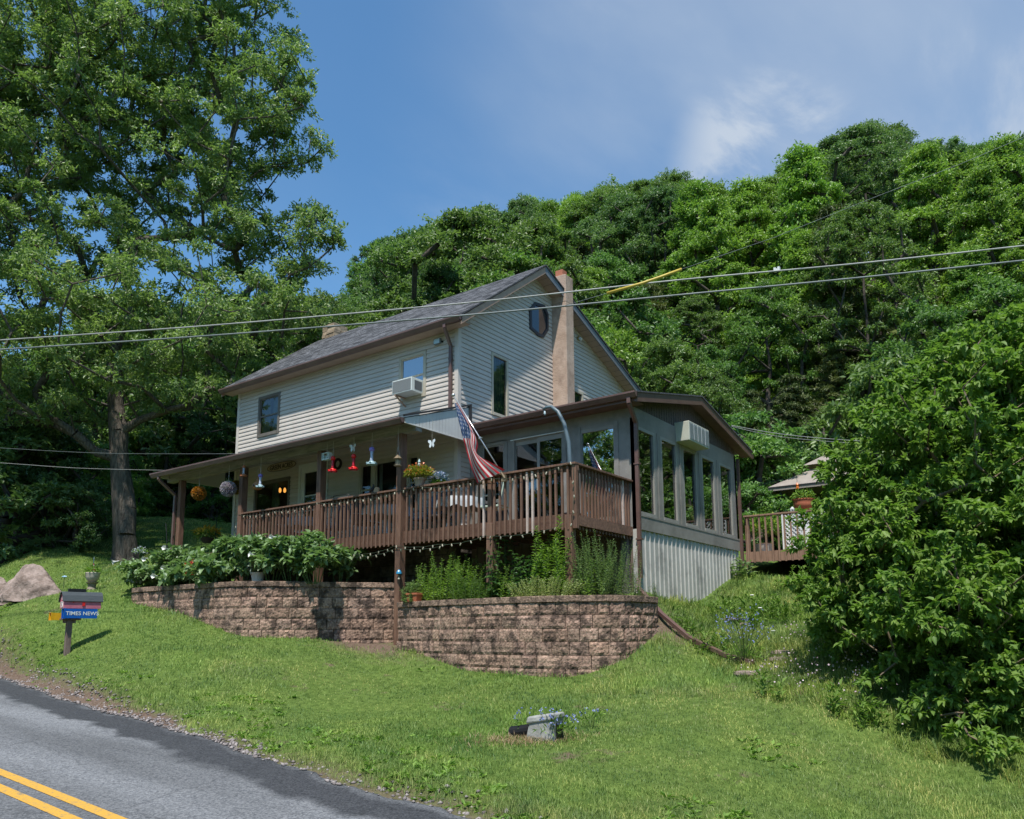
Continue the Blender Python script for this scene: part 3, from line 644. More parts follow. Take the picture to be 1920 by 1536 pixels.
window(house,wb[0],xm1,*zz,0,cream,fw=.05,curt=(darkroom,[(0,1)])); window(house,xm1+.05,xm2+.0,*zz,0,cream,fw=.05,sash=None,curt=(curtw,[(0,.18)])); window(house,xm2+.05,wb[1]+.1,*zz,0,cream,fw=.05,curt=(darkroom,[(0,1)]))
# lit pendant bulbs glimpsed through the dining window
amber=mat('amber_lamp',(.8,.35,.05),rough=.5,emit=((1,.42,.08),.9))
pa=onY(525,918,.55); pb_=onY(534,918,.6)
for p in (pa,pb_):
    mb=MB(); mb.lathe((p.x,p.y,p.z-.09),[(.02,0),(.042,.04),(.038,.10),(.015,.14)],10); lr=mb
    t=thing('pendant_lamp',(p.x,p.y,p.z),'amber glass lamp glowing inside the dining window, '+('left' if p is pa else 'right')+' one of two','lamp'); mb.build('lamp_shade',amber,t); m2=MB(); m2.tube([(p.x,p.y,p.z+.07),(p.x,p.y,p.z+.5)],.006,5); m2.build('cord',black,t)
# white porch door
mb=MB(); x0,x1,z0,z1=dr
mb.box(x0-.09,x0,-.035,.03,z0,z1+.09).box(x1,x1+.09,-.035,.03,z0,z1+.09).box(x0,x1,-.035,.03,z1,z1+.09)
dd=mb.build('door',white,house)
mb=MB(); mb.box(x0,x0+.16,-.02,.02,z0,z1).box(x1-.16,x1,-.02,.02,z0,z1).box(x0+.16,x1-.16,-.02,.02,z1-.16,z1).box(x0+.16,x1-.16,-.02,.02,z0,z0+.7)
mb.box(x0+.16,x1-.16,-.012,.012,z1-.80,z1-.77).box(x0+.16,x1-.16,-.012,.012,z1-1.2,z1-1.17); mb.build('door_leaf',white,dd)
mb=MB(); mb.quad((x0+.16,.005,z0+.7),(x1-.16,.005,z0+.7),(x1-.16,.005,z1-.16),(x0+.16,.005,z1-.16)); mb.build('pane',glass,dd,fix=False)
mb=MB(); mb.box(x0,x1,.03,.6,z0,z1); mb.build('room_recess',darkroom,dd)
# gable windows
def windowX(parent,y0,y1,z0,z1,x,frame,fw=.05,curt=None,g=glass,recess=True,proud=.03):
    mb=MB()
    mb.box(x-.03,x+proud,y0-.02,y0+fw,z0-.02,z1+.02).box(x-.03,x+proud,y1-fw,y1+.02,z0-.02,z1+.02).box(x-.03,x+proud,y0+fw,y1-fw,z1-fw,z1+.02).box(x-.03,x+proud+.015,y0+fw,y1-fw,z0-.02,z0+fw)
    w=mb.build('window',frame,parent)
    p=MB(); p.quad((x-.012,y0+fw,z0+fw),(x-.012,y1-fw,z0+fw),(x-.012,y1-fw,z1-fw),(x-.012,y0+fw,z1-fw)); p.build('pane',g,w,fix=False)
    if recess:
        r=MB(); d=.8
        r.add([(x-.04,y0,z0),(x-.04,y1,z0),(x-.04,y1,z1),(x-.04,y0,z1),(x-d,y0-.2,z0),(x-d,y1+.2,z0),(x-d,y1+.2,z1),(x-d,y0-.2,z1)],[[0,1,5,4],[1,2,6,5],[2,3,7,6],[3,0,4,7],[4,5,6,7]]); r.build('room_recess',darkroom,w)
    if curt:
        c=MB(); n=int((y1-y0)/.025)
        for i in range(n):
            u=y0+(y1-y0)*i/n; v=y0+(y1-y0)*(i+1)/n; c.quad((x-.1+.02*math.sin(i*1.9),u,z0),(x-.1+.02*math.sin(i*1.9+1.9),v,z0),(x-.1+.02*math.sin(i*1.9+1.9),v,z1),(x-.1+.02*math.sin(i*1.9),u,z1))
        c.build('curtain',curt,w,fix=False)
    return w
greenc=mat('green_curtain',(.045,.09,.06),(.09,.15,.09),scale=9,rough=.9)
windowX(house,*w3,0,cream,curt=greenc); windowX(house,*w4,0,cream,curt=greenc)
cy_=sum(p.y for p in oc)/8; cz_=sum(p.z for p in oc)/8
def ring(s): return [((p.y-cy_)*s+cy_,(p.z-cz_)*s+cz_) for p in oc]
a,b=ring(1.0),ring(.82); mb=MB(); n=8
vs=[(.05,)+q for q in a]+[(.05,)+q for q in b]+[(0,)+q for q in a]+[(.0,)+q for q in b]
mb.add(vs,[[i,(i+1)%n,n+(i+1)%n,n+i] for i in range(n)]+[[i,(i+1)%n,2*n+(i+1)%n,2*n+i] for i in range(n)]+[[n+i,n+(i+1)%n,3*n+(i+1)%n,3*n+i] for i in range(n)])
ow=mb.build('octagonal_window',mat('dark_octagon_frame',(.03,.032,.04),rough=.4),house)
mb=MB(); mb.add([(.022,)+q for q in b],[list(range(8))]); mb.build('pane',mat('dark_reflecting_glass',(.02,.025,.03),rough=.04,spec=1.0),ow,fix=False)
# chimneys
ch=MB(); cx0,cx1,cy0,cy1=-.0,.475,3.99,4.38; ctz=onX(1062,514,.475).z; print('chimney',ctz,onX(1057,500,.3).z)
ch.box(cx0,cx1,cy0,cy1,-1,6.9); 
ch.prism([(cx0,6.9),(cx1,6.9),(cx1,ctz-.02),(cx1-.05,ctz),(cx0+.0,ctz)],'y',cy0+.0,cy1)
cho=ch.build('chimney',block_c,house,bevel=.015)
mb=MB(); mb.lathe((.17,4.2,7.34),[(.135,0),(.135,.26),(.10,.26),(.10,.1)],4); mb.v=[((x-.17)*1+.17,y,z) for x,y,z in mb.v]
mb=MB(); mb.box(.09,.32,4.08,4.31,ctz-.01,ctz+.21); mb.box(.12,.29,4.11,4.28,ctz+.211,ctz+.215); mb.build('flue',mat('terracotta_flue',(.36,.12,.07),(.42,.16,.09),scale=6,rough=.8),cho,bevel=.01)
pc=at(627,640,27.5); sx,sy=onY(628,640,2.9).x,2.9
mb=MB(); rs=random.Random(9); zb_=7.0; 
px_=onY(627,630,3.3).x
cs0=onY(627,613,3.3).z
for j in range(9):
    x=px_-.30
    while x<px_+.30:
        w=rs.uniform(.14,.3); xe=min(px_+.30,x+w); s=rs.uniform(.75,1.2); mb.box(x+.006,xe-.006,3.05-rs.random()*.03,3.6,cs0-.99+j*.11+.004,cs0-.99+(j+1)*.11-.004,col=(s,s*.97,s*.9)); x=xe
mb.box(px_-.28,px_+.28,3.08,3.58,cs0-1,cs0-.02,col=(.6,.6,.6)); mb.build('stone_chimney',mat('tan_chimney_stone',(.26,.19,.13),(.42,.33,.25),scale=8,rough=.95,bump=.02,bscale=12,attr='col'),house)
# small fixtures
def flood(x,y,z,name,label,dirx):
    t=thing(name,(x,y,z),label,'flood light'); mb=MB(); mb.box(x-.13,x+.07,y-.09,y-.03,z-.07,z+.07); mb.build('housing',mat('steel_housing',(.25,.27,.28),rough=.35,metal=.6),t,bevel=.01)
    mb=MB(); mb.quad((x-.115,y-.094,z-.055),(x+.055,y-.094,z-.055),(x+.055,y-.094,z+.055),(x-.115,y-.094,z+.055)); mb.build('lens',mat('lamp_lens',(.45,.6,.68),rough=.1,spec=.8),t,fix=False)
    mb=MB(); mb.tube([(x,y-.05,z),(x+.1,y-.02,z-.02),(x+.1,y,z-.02)],.018,6); mb.build('bracket',black,t)
p=onY(824,641,-.02); flood(p.x,0,p.z,'flood_light','square grey flood light on the front wall beside the downspout','x')
p=onX(1084,635,.02); t=thing('flood_light',p,'round brass sconce light on the gable wall right of the chimney','flood light')
mb=MB(); mb.lathe((0,0,0),[(.06,0),(.06,.03)],12); mb.v=[(p.x+z,p.y+x,p.z+y) for x,y,z in mb.v]; mb.build('base',mat('brass',(.45,.33,.10),rough=.3,metal=.8),t)
mb=MB(); mb.tube([(p.x,p.y,p.z),(p.x+.1,p.y+.02,p.z-.03)],[.03,.05],10); mb.build('lamp_head',white,t)
# ------------------------------------------------------------------ window air conditioner
def ac_front():
    a=onY(742,750,-.45); x0=w2[0]+.13; x1=w2[1]-.08; z0=w2[2]+.04; z1=z0+.34
    t=thing('air_conditioner',((x0+x1)/2,-.2,z0),'white box air conditioner hanging out of the upper front window','air conditioner')
    mb=MB(); mb.box(x0,x1,-.40,.05,z0,z1); mb.build('case',mat('ac_white',(.52,.56,.53),(.58,.61,.58),scale=6,rough=.5),t,bevel=.012)
    mb=MB(); mb.box(x0+.03,x1-.03,-.402,-.398,z0+.03,z1-.03,mi=1)
    for i in range(26): xx=x0+.03+(x1-x0-.06)*i/26; mb.box(xx,xx+.006,-.412,-.402,z0+.03,z1-.03,mi=0)
    mb.build('grille',[mat('ac_fin',(.3,.32,.32),rough=.5),mat('ac_dark',(.10,.11,.115),rough=.6)],t)
    mb=MB(); mb.box(x1,x1+.003,-.30,-.05,z0+.06,z1-.06)
    for i in range(8): mb.box(x1+.003,x1+.008,-.30+i*.032,-.285+i*.032,z0+.06,z1-.06)
    mb.build('side_louvre',mat('ac_dark',(.1,.11,.115)),t)
    mb=MB(); mb.bar((x0+.1,-.38,z0-.02),(x0+.1,-.02,z0-.22),.03); mb.box(x0+.08,x0+.12,-.4,0,z0-.03,z0-.003); mb.build('support_bracket',fasc,t)
ac_front()
# ------------------------------------------------------------------ porch roof (part of the house)
PY=-1.664; GE=-2.13; XL,XRR=-9.1,.36; ZW=2.93; ZE=2.21
mb=MB(); slopequad(mb,XL,XRR,GE,ZE+.06,0,ZW+.06,.02); pr_=mb.build('porch_roof',shing,house,fix=False)
mb=MB(); gutter(mb,XL,XRR+.02,GE,ZE-.075); mb.build('gutter',brown,pr_)
oldw=mat('weathered_beam',(.20,.18,.15),(.33,.30,.26),scale=6,rough=.9,bump=.004,bscale=10,stretch=(.6,5,5),dirt=(.09,.08,.065),dscale=3)
mb=MB(); mb.box(XL+.05,XRR,PY-.09,PY+.09,ZE-.14,ZE+.06).box(XL+.05,XRR,GE+.01,GE+.04,ZE-.06,ZE+.05); mb.build('porch_beam',oldw,pr_)
ceil=mat('porch_ceiling_board',(.36,.32,.25),(.43,.38,.30),scale=4,rough=.6)
mb=MB(); mb.quad((XL+.05,GE+.04,ZE-.02),(XRR,GE+.04,ZE-.02),(XRR,0,ZW-.22),(XL+.05,0,ZW-.22)); mb.build('porch_ceiling',ceil,pr_,fix=False)
psid=mat('panel_siding',(.58,.56,.53),(.64,.62,.585),scale=2,rough=.6)
def gpanel(x,m,zlow):
    mb=MB(); n=20
    for i in range(n):
        a=GE+.05+(0-GE-.05)*i/n; b=GE+.05+(0-GE-.05)*(i+.92)/n; c=GE+.05+(0-GE-.05)*(i+1)/n
        tp=lambda y: ZE+.04+(ZW-ZE)*(y-GE)/(-GE)
        for u,v,dx in ((a,b,.012),(b,c,.003)): mb.quad((x+dx,u,zlow),(x+dx,v,zlow),(x+dx,v,tp(v)),(x+dx,u,tp(u)))
        mb.quad((x-.02,a,zlow),(x-.02,a,tp(a)),(x-.02,c,tp(c)),(x-.02,c,zlow))
    mb.box(x-.01,x+.02,GE+.02,0,zlow-.02,zlow)
    return mb
gpanel(XRR,psid,ZE-.03).build('end_panel',psid,pr_,fix=False)
gpanel(XL+.1,psid,ZE-.03).build('end_panel',psid,pr_,fix=False)
mb=MB(); mb.box(XRR-.02,XRR+.05,-.06,.02,ZE-.1,ZW+.07); mb.bar((XRR+.02,GE-.0,ZE+.10),(XRR+.02,0.02,ZW+.10),.06,.04); mb.build('roof_edge_trim',mat('dark_edge',(.04,.035,.035),rough=.5),pr_)
mb=MB(); downspout(mb,[(XL+.36,GE-.05,ZE-.07),(XL+.36,GE-.05,ZE-.15),(-8.44-.13,PY-.11,ZE-.55),(-8.44-.13,PY-.11,-.6)],.07,.06); mb.build('downspout',brown,pr_)
# ================================================================== deck and porch floor
deck=thing('porch_deck',(-2,PY,0),'long brown stained wooden deck and porch on tall posts along the front of the house','deck')
XD=4.08; XS0=-5.63
mb=MB(); y=PY+.02
while y<-.03: mb.box(-8.6,XRR if y>-.0 else XD,y,min(y+.135,-.02),-.035,0); y+=.14
y=-.02
while y<.40: mb.box(.06,XD,y,min(y+.135,.42),-.035,0); y+=.14
mb.build('floor_boards',deckw,deck)
mb=MB()
for i in range(33): x=-8.5+i*.395; mb.box(x,x+.04,PY+.05,(-.03 if x<0 else .40),-.22,-.037)
mb.box(XD-.04,XD,PY,.42,-.235,-.037); mb.box(-8.55,XD,PY,PY+.04,-.235,-.037); mb.build('joists',deckw,deck)
mb=MB(); mb.box(-8.55,XD+.0,PY-.025,PY-.001,-.25,-.002); mb.box(XD+.001,XD+.025,PY-.025,.42,-.25,-.002); mb.build('fascia_board',mat('shade_toned_fascia',(.075,.038,.026),(.135,.072,.048),scale=4,rough=.8,stretch=(.8,5,5)),deck)  # fascia stain darkened to paint in the shade between the balusters
posts={'a':(-8.437,PY,-.9,ZE-.14),'b':(-5.63,PY,-1.1,ZE-.14),'c':(-2.66,PY,-1.1,ZE-.14),'d':(-.083,PY-.03,-2.5,ZE-.14),'e':(2.27,PY-.0,-1.6,-.03),'f':(XD-.07,PY+.02,-1.6,-.03)}
for k,(x,y,a,b) in posts.items():
    mb=MB(); mb.box(x-.07,x+.07,y-.075-(.02 if k in 'bcd' else 0),y+.075,a,b); mb.build('post',postw,deck,bevel=.006)
mb=MB(); mb.box(XD-.12,XD+.02,.28,.40,-1.7,-.05); mb.build('post',mat('grey_post',(.09,.085,.08),(.14,.13,.12),scale=5,rough=.9),deck,bevel=.006)
for x in (2.27,): 
    mb=MB(); mb.box(x-.055,x+.035,PY-.06,PY+.03,-.26,.86); mb.build('rail_post',postw,deck,bevel=.005)
mb=MB(); mb.box(XD-.09,XD+.0,PY-.0,PY+.09,-.02,.86); mb.build('rail_post',postw,deck,bevel=.005)
mb=MB(); mb.box(XD+.03,XD+.115,PY-.065,PY+.02,-.28,.86); mb.build('rail_post',postw,deck,bevel=.005)
def rail(x0,x1):
    mb=MB(); mb.box(x0,x1,PY-.09,PY+.055,.862,.90); mb.build('top_rail',postw,deck,bevel=.004); mb=MB(); mb.box(x0,x1,PY-.005,PY+.033,.76,.85); mb.build('rail_board',deckw,deck)
rail(XS0+.07,-2.73); rail(-2.59,-.153); rail(-.013,XD+.12)
mb=MB(); mb.box(XD-.035,XD+.12,PY+.056,.43,.863,.901); mb.build('top_rail',postw,deck,bevel=.004); mb=MB(); mb.box(XD-.0,XD+.035,PY+.03,.43,.76,.85); mb.build('rail_board',deckw,deck)
balm=mat('baluster_stain',(.115,.062,.042),(.20,.112,.074),scale=4,rough=.75,bump=.003,bscale=14,stretch=(5,5,.6),detail=8)
balp=mat('bare_wood_baluster',(.42,.32,.27),(.52,.42,.37),scale=5,rough=.8)
def balmesh(ax):
    mb=MB(); h=.019
    if ax=='y': v=[(-h,-h,0),(h,-h,0),(h,h,.045),(-h,h,.045)]
    else: v=[(-h,-h,.045),(h,-h,0),(h,h,0),(-h,h,.045)]
    mb.add(v+[(-h,-h,1.0),(h,-h,1.0),(h,h,1.0),(-h,h,1.0)],[[3,2,1,0],[4,5,6,7],[0,1,5,4],[1,2,6,5],[2,3,7,6],[3,0,4,7]])
    return mb
rs=random.Random(2)
bo=None
def putbal(x,y,z,ax,m=None):
    global bo
    mb=balmesh(ax); mb.v=[(a+x,b+y,c*(1.14 if 1 else 1)+z) for a,b,c in mb.v]; o=mb.build('baluster',m or balm,deck)
    return o
x=XS0+.16; nb=0
while x<XD-.05:
    if not any(abs(x-c)<.085 for c in (-2.66,-.083,2.25)):
        putbal(x+rs.uniform(-.006,.006),PY-.045,-.29,'y',balp if nb in (57,64,65) else None); nb+=1
    x+=.1265
y=PY+.13
while y<.36: putbal(XD+.045,y,-.29,'x',balp if abs(y-.12)<.03 else None); y+=.118; nb+=1
print('balusters',nb)
# ================================================================== sunroom
sun_=thing('sunroom',(2.1,3.2,0),'grey sunroom with tall glass windows, brown low gable roof and corrugated skirt','sunroom')
XS=4.262; YS=.438; YE=6.02; Z0=-.075; ZT=2.40; YA=3.297; ZA=3.25; XO=4.53; YG=.04; YG2=6.55; ZEA=2.56
# gable-side wall frame
wy=[]
for a,b in ((1196,1229),(1240,1270),(1280.5,1306),(1315.5,1340),(1349,1371)):
    wy.append((onX(a,880,XS).y,onX(b,880,XS).y))
wz0,wz1=.227,2.03
mb=MB(); T=.10
mb.box(XS-T,XS,YS+.0,YE,wz1,ZT); mb.box(XS-T,XS+.012,YS,YE,Z0,wz0)
edges=[YS]+[v for w in wy for v in w]+[YE]
for i in range(0,len(edges),2): mb.box(XS-T,XS,edges[i],edges[i+1],wz0,wz1)
for i in range(2,len(edges)-2,2):
    m=(edges[i]+edges[i+1])/2; mb.box(XS,XS+.012,m-.035,m+.035,wz0,wz1+.02)
mb.box(XS,XS+.02,YS,YE,wz0-.035,wz0)
mb.build('side_wall',greyt,sun_)
for (a,b) in wy: windowX(sun_,a+.02,b-.02,wz0+.02,wz1-.02,XS-.03,greyd,fw=.045,g=glassmat('sunroom_glass',(.6,.65,.65),.08,1.6),recess=False)
# mini blinds inside the first window
bl=mat('mini_blind',(.22,.22,.21),rough=.6)
mb=MB()
for k in range(44): z=.3+k*.037; mb.quad((XS-.14,wy[0][0]+.03,z),(XS-.14,wy[0][1],z),(XS-.115,wy[0][1],z+.006),(XS-.115,wy[0][0]+.03,z+.006))
mb.build('window_blind',bl,sun_,fix=False)
# front wall with openings
fa=rectY((900,834),(948,827),(900,880),(948,880),YS); fd=rectY((962,832),(1058,810),(962,870),(1058,860),YS); fc=rectY((1086,806),(1156,797),(1086,900),(1156,890),YS)
fa=(fa[0],fa[1],.02,fa[3]); fd=(fd[0],fd[1],.02,fd[3]); fc=(fc[0],fc[1],.15,fc[3])
ops=[fa,fd,fc]; mb=MB()
ztop=max(o[3] for o in ops)
mb.box(0,XS-T,YS,YS+T,ztop+.001,ZT); xs=[0.0]+[v for o in ops for v in o[:2]]+[XS]
for i in range(0,len(xs),2): mb.box(xs[i],xs[i+1]-(.0 if i<len(xs)-2 else 0),YS,YS+T,Z0,ztop)
for o in ops:
    if o[3]<ztop: mb.box(o[0],o[1],YS+.002,YS+T-.002,o[3],ztop)
    mb.box(o[0],o[1],YS+.002,YS+T-.002,Z0,o[2])
for x in xs[1:-1]: mb.box(x-.05,x+.05,YS-.018,YS,Z0,ztop-.02)
mb.build('front_wall',greyt,sun_)
g2=glassmat('sunroom_glass_front',(.5,.55,.55),.10,1.6)
for j,o in enumerate(ops):
    x0,x1,z0,z1=o
    if j==1:
        xm=(x0+x1)/2; mb=MB()
        for a,b,yy in ((x0,xm+.03,YS+.03),(xm-.03,x1,YS+.0)):
            mb.box(a,a+.07,yy,yy+.03,z0,z1).box(b-.07,b,yy,yy+.03,z0,z1).box(a+.07,b-.07,yy,yy+.03,z1-.09,z1).box(a+.07,b-.07,yy,yy+.03,z0,z0+.1)
        d_=mb.build('sliding_door',greyd,sun_)
        mb=MB(); mb.quad((x0+.07,YS+.04,z0+.1),(xm-.03,YS+.04,z0+.1),(xm-.03,YS+.04,z1-.09),(x0+.07,YS+.04,z1-.09)); mb.quad((xm+.04,YS+.012,z0+.1),(x1-.07,YS+.012,z0+.1),(x1-.07,YS+.012,z1-.09),(xm+.04,YS+.012,z1-.09)); mb.build('pane',g2,d_,fix=False)
        mb=MB(); mb.box(x0-.05,x1+.05,YS-.04,YS-.019,z1+.03,z1+.05); mb.build('drip_cap',white,d_)
        mb=MB(); mb.box(xm-.02,xm+.01,YS-.03,YS-.001,.95,1.2); mb.build('handle',white,d_)
    else: window(sun_,x0,x1,z0,z1,YS+.03,greyd,fw=.06,sash=None,g=g2,proud=.03) if j==0 else None
x0,x1,z0,z1=fc; mb=MB(); mb.box(x0,x0+.07,YS+.005,YS+.06,z0,z1).box(x1-.07,x1,YS+.005,YS+.06,z0,z1).box(x0+.07,x1-.07,YS+.005,YS+.06,z1-.07,z1).box(x0+.07,x1-.07,YS+.005,YS+.06,z0,z0+.07); w_=mb.build('window',greyd,sun_)
mb=MB(); mb.quad((x0+.07,YS+.03,z0+.07),(x1-.07,YS+.03,z0+.07),(x1-.07,YS+.03,z1-.07),(x0+.07,YS+.03,z1-.07)); mb.build('pane',glassmat('sunroom_glass_corner',(.4,.45,.45),.5,1.7),w_,fix=False)
# interior: floor, back wall, inner wall, ceiling
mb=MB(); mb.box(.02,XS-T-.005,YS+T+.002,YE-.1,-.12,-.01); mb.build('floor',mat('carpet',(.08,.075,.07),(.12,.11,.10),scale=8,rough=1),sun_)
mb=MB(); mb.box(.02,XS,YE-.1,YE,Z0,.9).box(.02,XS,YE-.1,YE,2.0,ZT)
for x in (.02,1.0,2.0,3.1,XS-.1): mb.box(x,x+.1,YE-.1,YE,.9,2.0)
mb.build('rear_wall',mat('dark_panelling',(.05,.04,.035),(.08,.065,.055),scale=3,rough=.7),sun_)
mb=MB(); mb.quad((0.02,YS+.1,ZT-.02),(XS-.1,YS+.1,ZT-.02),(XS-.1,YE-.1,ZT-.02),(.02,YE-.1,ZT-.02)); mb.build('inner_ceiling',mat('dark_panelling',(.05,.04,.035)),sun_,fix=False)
# skirt: corrugated sheet
skm=mat('corrugated_skirt',(.42,.405,.37),(.52,.50,.46),scale=3,rough=.5,spec=.5,dirt=(.24,.235,.215),dscale=1.5)
def corr(p,q,ztop,zb,n=None):
    mb=MB(); p=V((p[0],p[1],0));q=V((q[0],q[1],0)); ln=(q-p).length; d=(q-p)/ln; nn=V((d.y,-d.x,0)); s=0; pts=[]
    while s<ln:
        for a,h in ((0,0),(.14,.0),(.155,.022),(.175,.022),(.19,0)):
            if s+a<ln: pts.append((s+a,h))
        s+=.205
    pts.append((ln,0))
    for (a,h),(b,k) in zip(pts[:-1],pts[1:]):
        A=p+d*a+nn*h;B=p+d*b+nn*k
        mb.quad((A.x,A.y,zb),(B.x,B.y,zb),(B.x,B.y,ztop),(A.x,A.y,ztop))
    return mb
corr((XS-.03,YS),(XS-.03,YE),Z0,-2.2).build('skirt',skm,sun_,fix=False)
corr((0.05,YS+.02),(XS-.03,YS+.02),Z0,-2.4).build('skirt',mat('brown_panel',(.12,.09,.07),(.18,.135,.11),scale=3,rough=.8),sun_,fix=False)
mb=MB(); mb.box(XS-.1,XS+.0,YS-.02,YS+.08,-2.0,Z0-.002); mb.build('corner_post',skm,sun_)
# roof, fascia, gable infill
r_=MB(); slopequad(r_,-.0,XO+.02,YG-.02,ZEA+.02,YA,ZA+.03,.03); slopequad(r_,-.0,XO+.02,YG2+.02,ZEA+.02,YA,ZA+.032,.03); sr=r_.build('roof',shing,sun_,fix=False)
mb=MB(); rakeboard(mb,XO,YG,ZEA-.0,YA,ZA-.0,.19); rakeboard(mb,XO,YA+.002,ZA-.0,YG2,ZEA-.0,.19); mb.box(0,XO-.03,YG-.0,YG+.02,ZEA-.17,ZEA-.01); mb.box(XO-.03,XO+.0,YG2-.01,YG2+.10,ZEA-.17,ZEA-.06); mb.build('rake_board',brown,sr)
mb=MB(); gutter(mb,0.0,XO+.02,YG-.001,ZEA-.12); mb.build('gutter',brown,sr)
dks=mat('dark_soffit',(.10,.065,.055),(.14,.09,.075),scale=5,rough=.7)
mb=MB(); mb.quad((0,YG,ZEA-.16),(XO-.03,YG,ZEA-.16),(XO-.03,YS,ZT-.0),(0,YS,ZT-.0))
for (ya,za,yb,zb) in ((YG,ZEA-.13,YA,ZA-.13),(YA,ZA-.13,YG2,ZEA-.13)): mb.quad((XS-.02,ya,za),(XO-.03,ya,za),(XO-.03,yb,zb),(XS-.02,yb,zb))
mb.build('soffit',dks,sr,fix=False)
mb=MB(); n=46
def gt(y): return (ZEA-.1)+(ZA-ZEA)*(y-YG)/(YA-YG) if y<YA else (ZEA-.1)+(ZA-ZEA)*(YG2-y)/(YG2-YA)
for i in range(n):
    a=YS+(YE-YS)*i/n; b=YS+(YE-YS)*(i+.85)/n; c=YS+(YE-YS)*(i+1)/n
    mb.quad((XS-.02,a,ZT),(XS-.02,b,ZT),(XS-.02,b,gt(b)),(XS-.02,a,gt(a))); mb.quad((XS-.032,b,ZT),(XS-.032,c,ZT),(XS-.032,c,gt(c)),(XS-.032,b,gt(b)))
mb.build('gable_infill',mat('brown_vertical_siding',(.075,.058,.055),(.105,.082,.076),scale=5,rough=.6),sun_,fix=False)
mb=MB(); yy=YG-.06; xx=XS+.13
downspout(mb,[(xx,yy,ZEA-.1),(xx,yy,ZEA-.22),(XS+.05,YS-.03,2.05),(XS+.05,YS-.03,-1.05)],.075,.06)
for z in (1.2,-.3): mb.box(XS-.01,XS+.11,YS-.07,YS+.02,z,z+.03)
mb.build('downspout',brown,sun_)
mb=MB(); downspout(mb,[(XS+.05,YE+.03,ZT-.1),(XS+.05,YE+.03,-.5)],.075,.06); mb.build('downspout',brown,sun_)
# through-wall air conditioner in the gable
pA_=onX(1272,783,XS+.28); a0=onX(1290,790,XS+.3); a1=onX(1327,800,XS+.3); 
y0,y1=a0.y,a1.y; z1=a0.z+.02; z0=z1-.44
t=thing('air_conditioner',(XS+.15,(y0+y1)/2,z0),'cream air conditioner sticking out of the sunroom gable','air conditioner')
mb=MB(); mb.box(XS-.03,XS+.32,y0,y1,z0,z1); mb.build('case',mat('ac_cream',(.42,.42,.34),(.48,.48,.40),scale=5,rough=.5),t,bevel=.012)
mb=MB(); mb.box(XS+.321,XS+.323,y0+.03,y1-.03,z0+.04,z1-.03,mi=1)
for i in range(14): zz_=z0+.05+i*(z1-z0-.09)/14; mb.box(XS+.323,XS+.328,y0+.03,y1-.03,zz_,zz_+.008)
for i in (1,2,3,4): yy_=y0+.03+(y1-y0-.06)*i/5; mb.box(XS+.323,XS+.334,yy_-.006,yy_+.006,z0+.04,z1-.03)
mb.build('grille',[mat('ac_fin2',(.38,.40,.40),rough=.5),mat('ac_mid',(.24,.26,.27),rough=.6)],t)
# ================================================================== rear deck
rd=thing('rear_deck',(6,6.6,0),'light brown wooden rear deck with slatted railing, right of the sunroom','deck')
RY0=6.15; rz1=onY(1450,963,RY0).z; rzb=onY(1450,1052,RY0).z; RF=rzb+.26; x0=XS+.12; x1=9.2
lw=mat('tan_deck_stain',(.20,.115,.075),(.30,.18,.125),scale=4,rough=.75,bump=.003,bscale=12,stretch=(4,4,.8))
mb=MB(); yy=RY0
while yy<10: mb.box(x0-.1 if yy>RY0+.1 else x0,x1,yy,yy+.135,RF-.035,RF); yy+=.14
mb.build('floor_boards',lw,rd)
mb=MB(); mb.box(x0,x1,RY0-.03,RY0-.002,rzb,RF-.002); mb.build('fascia_board',lw,rd)
mb=MB(); mb.box(x0,x1,RY0-.09,RY0+.05,rz1-.04,rz1); mb.build('top_rail',lw,rd,bevel=.004)
for i,x in enumerate((x0+.05,6.6,9.1)):
    mb=MB(); mb.box(x-.045,x+.045,RY0,RY0+.09,-2,rz1-.041); mb.build('post',lw,rd)
x=x0+.08
while x<x1: 
    mb=MB(); mb.box(x-.019,x+.019,RY0-.07,RY0-.032,rzb-.02,rz1-.042); mb.build('baluster',lw,rd); x+=.155
print('reardeck',rz1,rzb,RF)
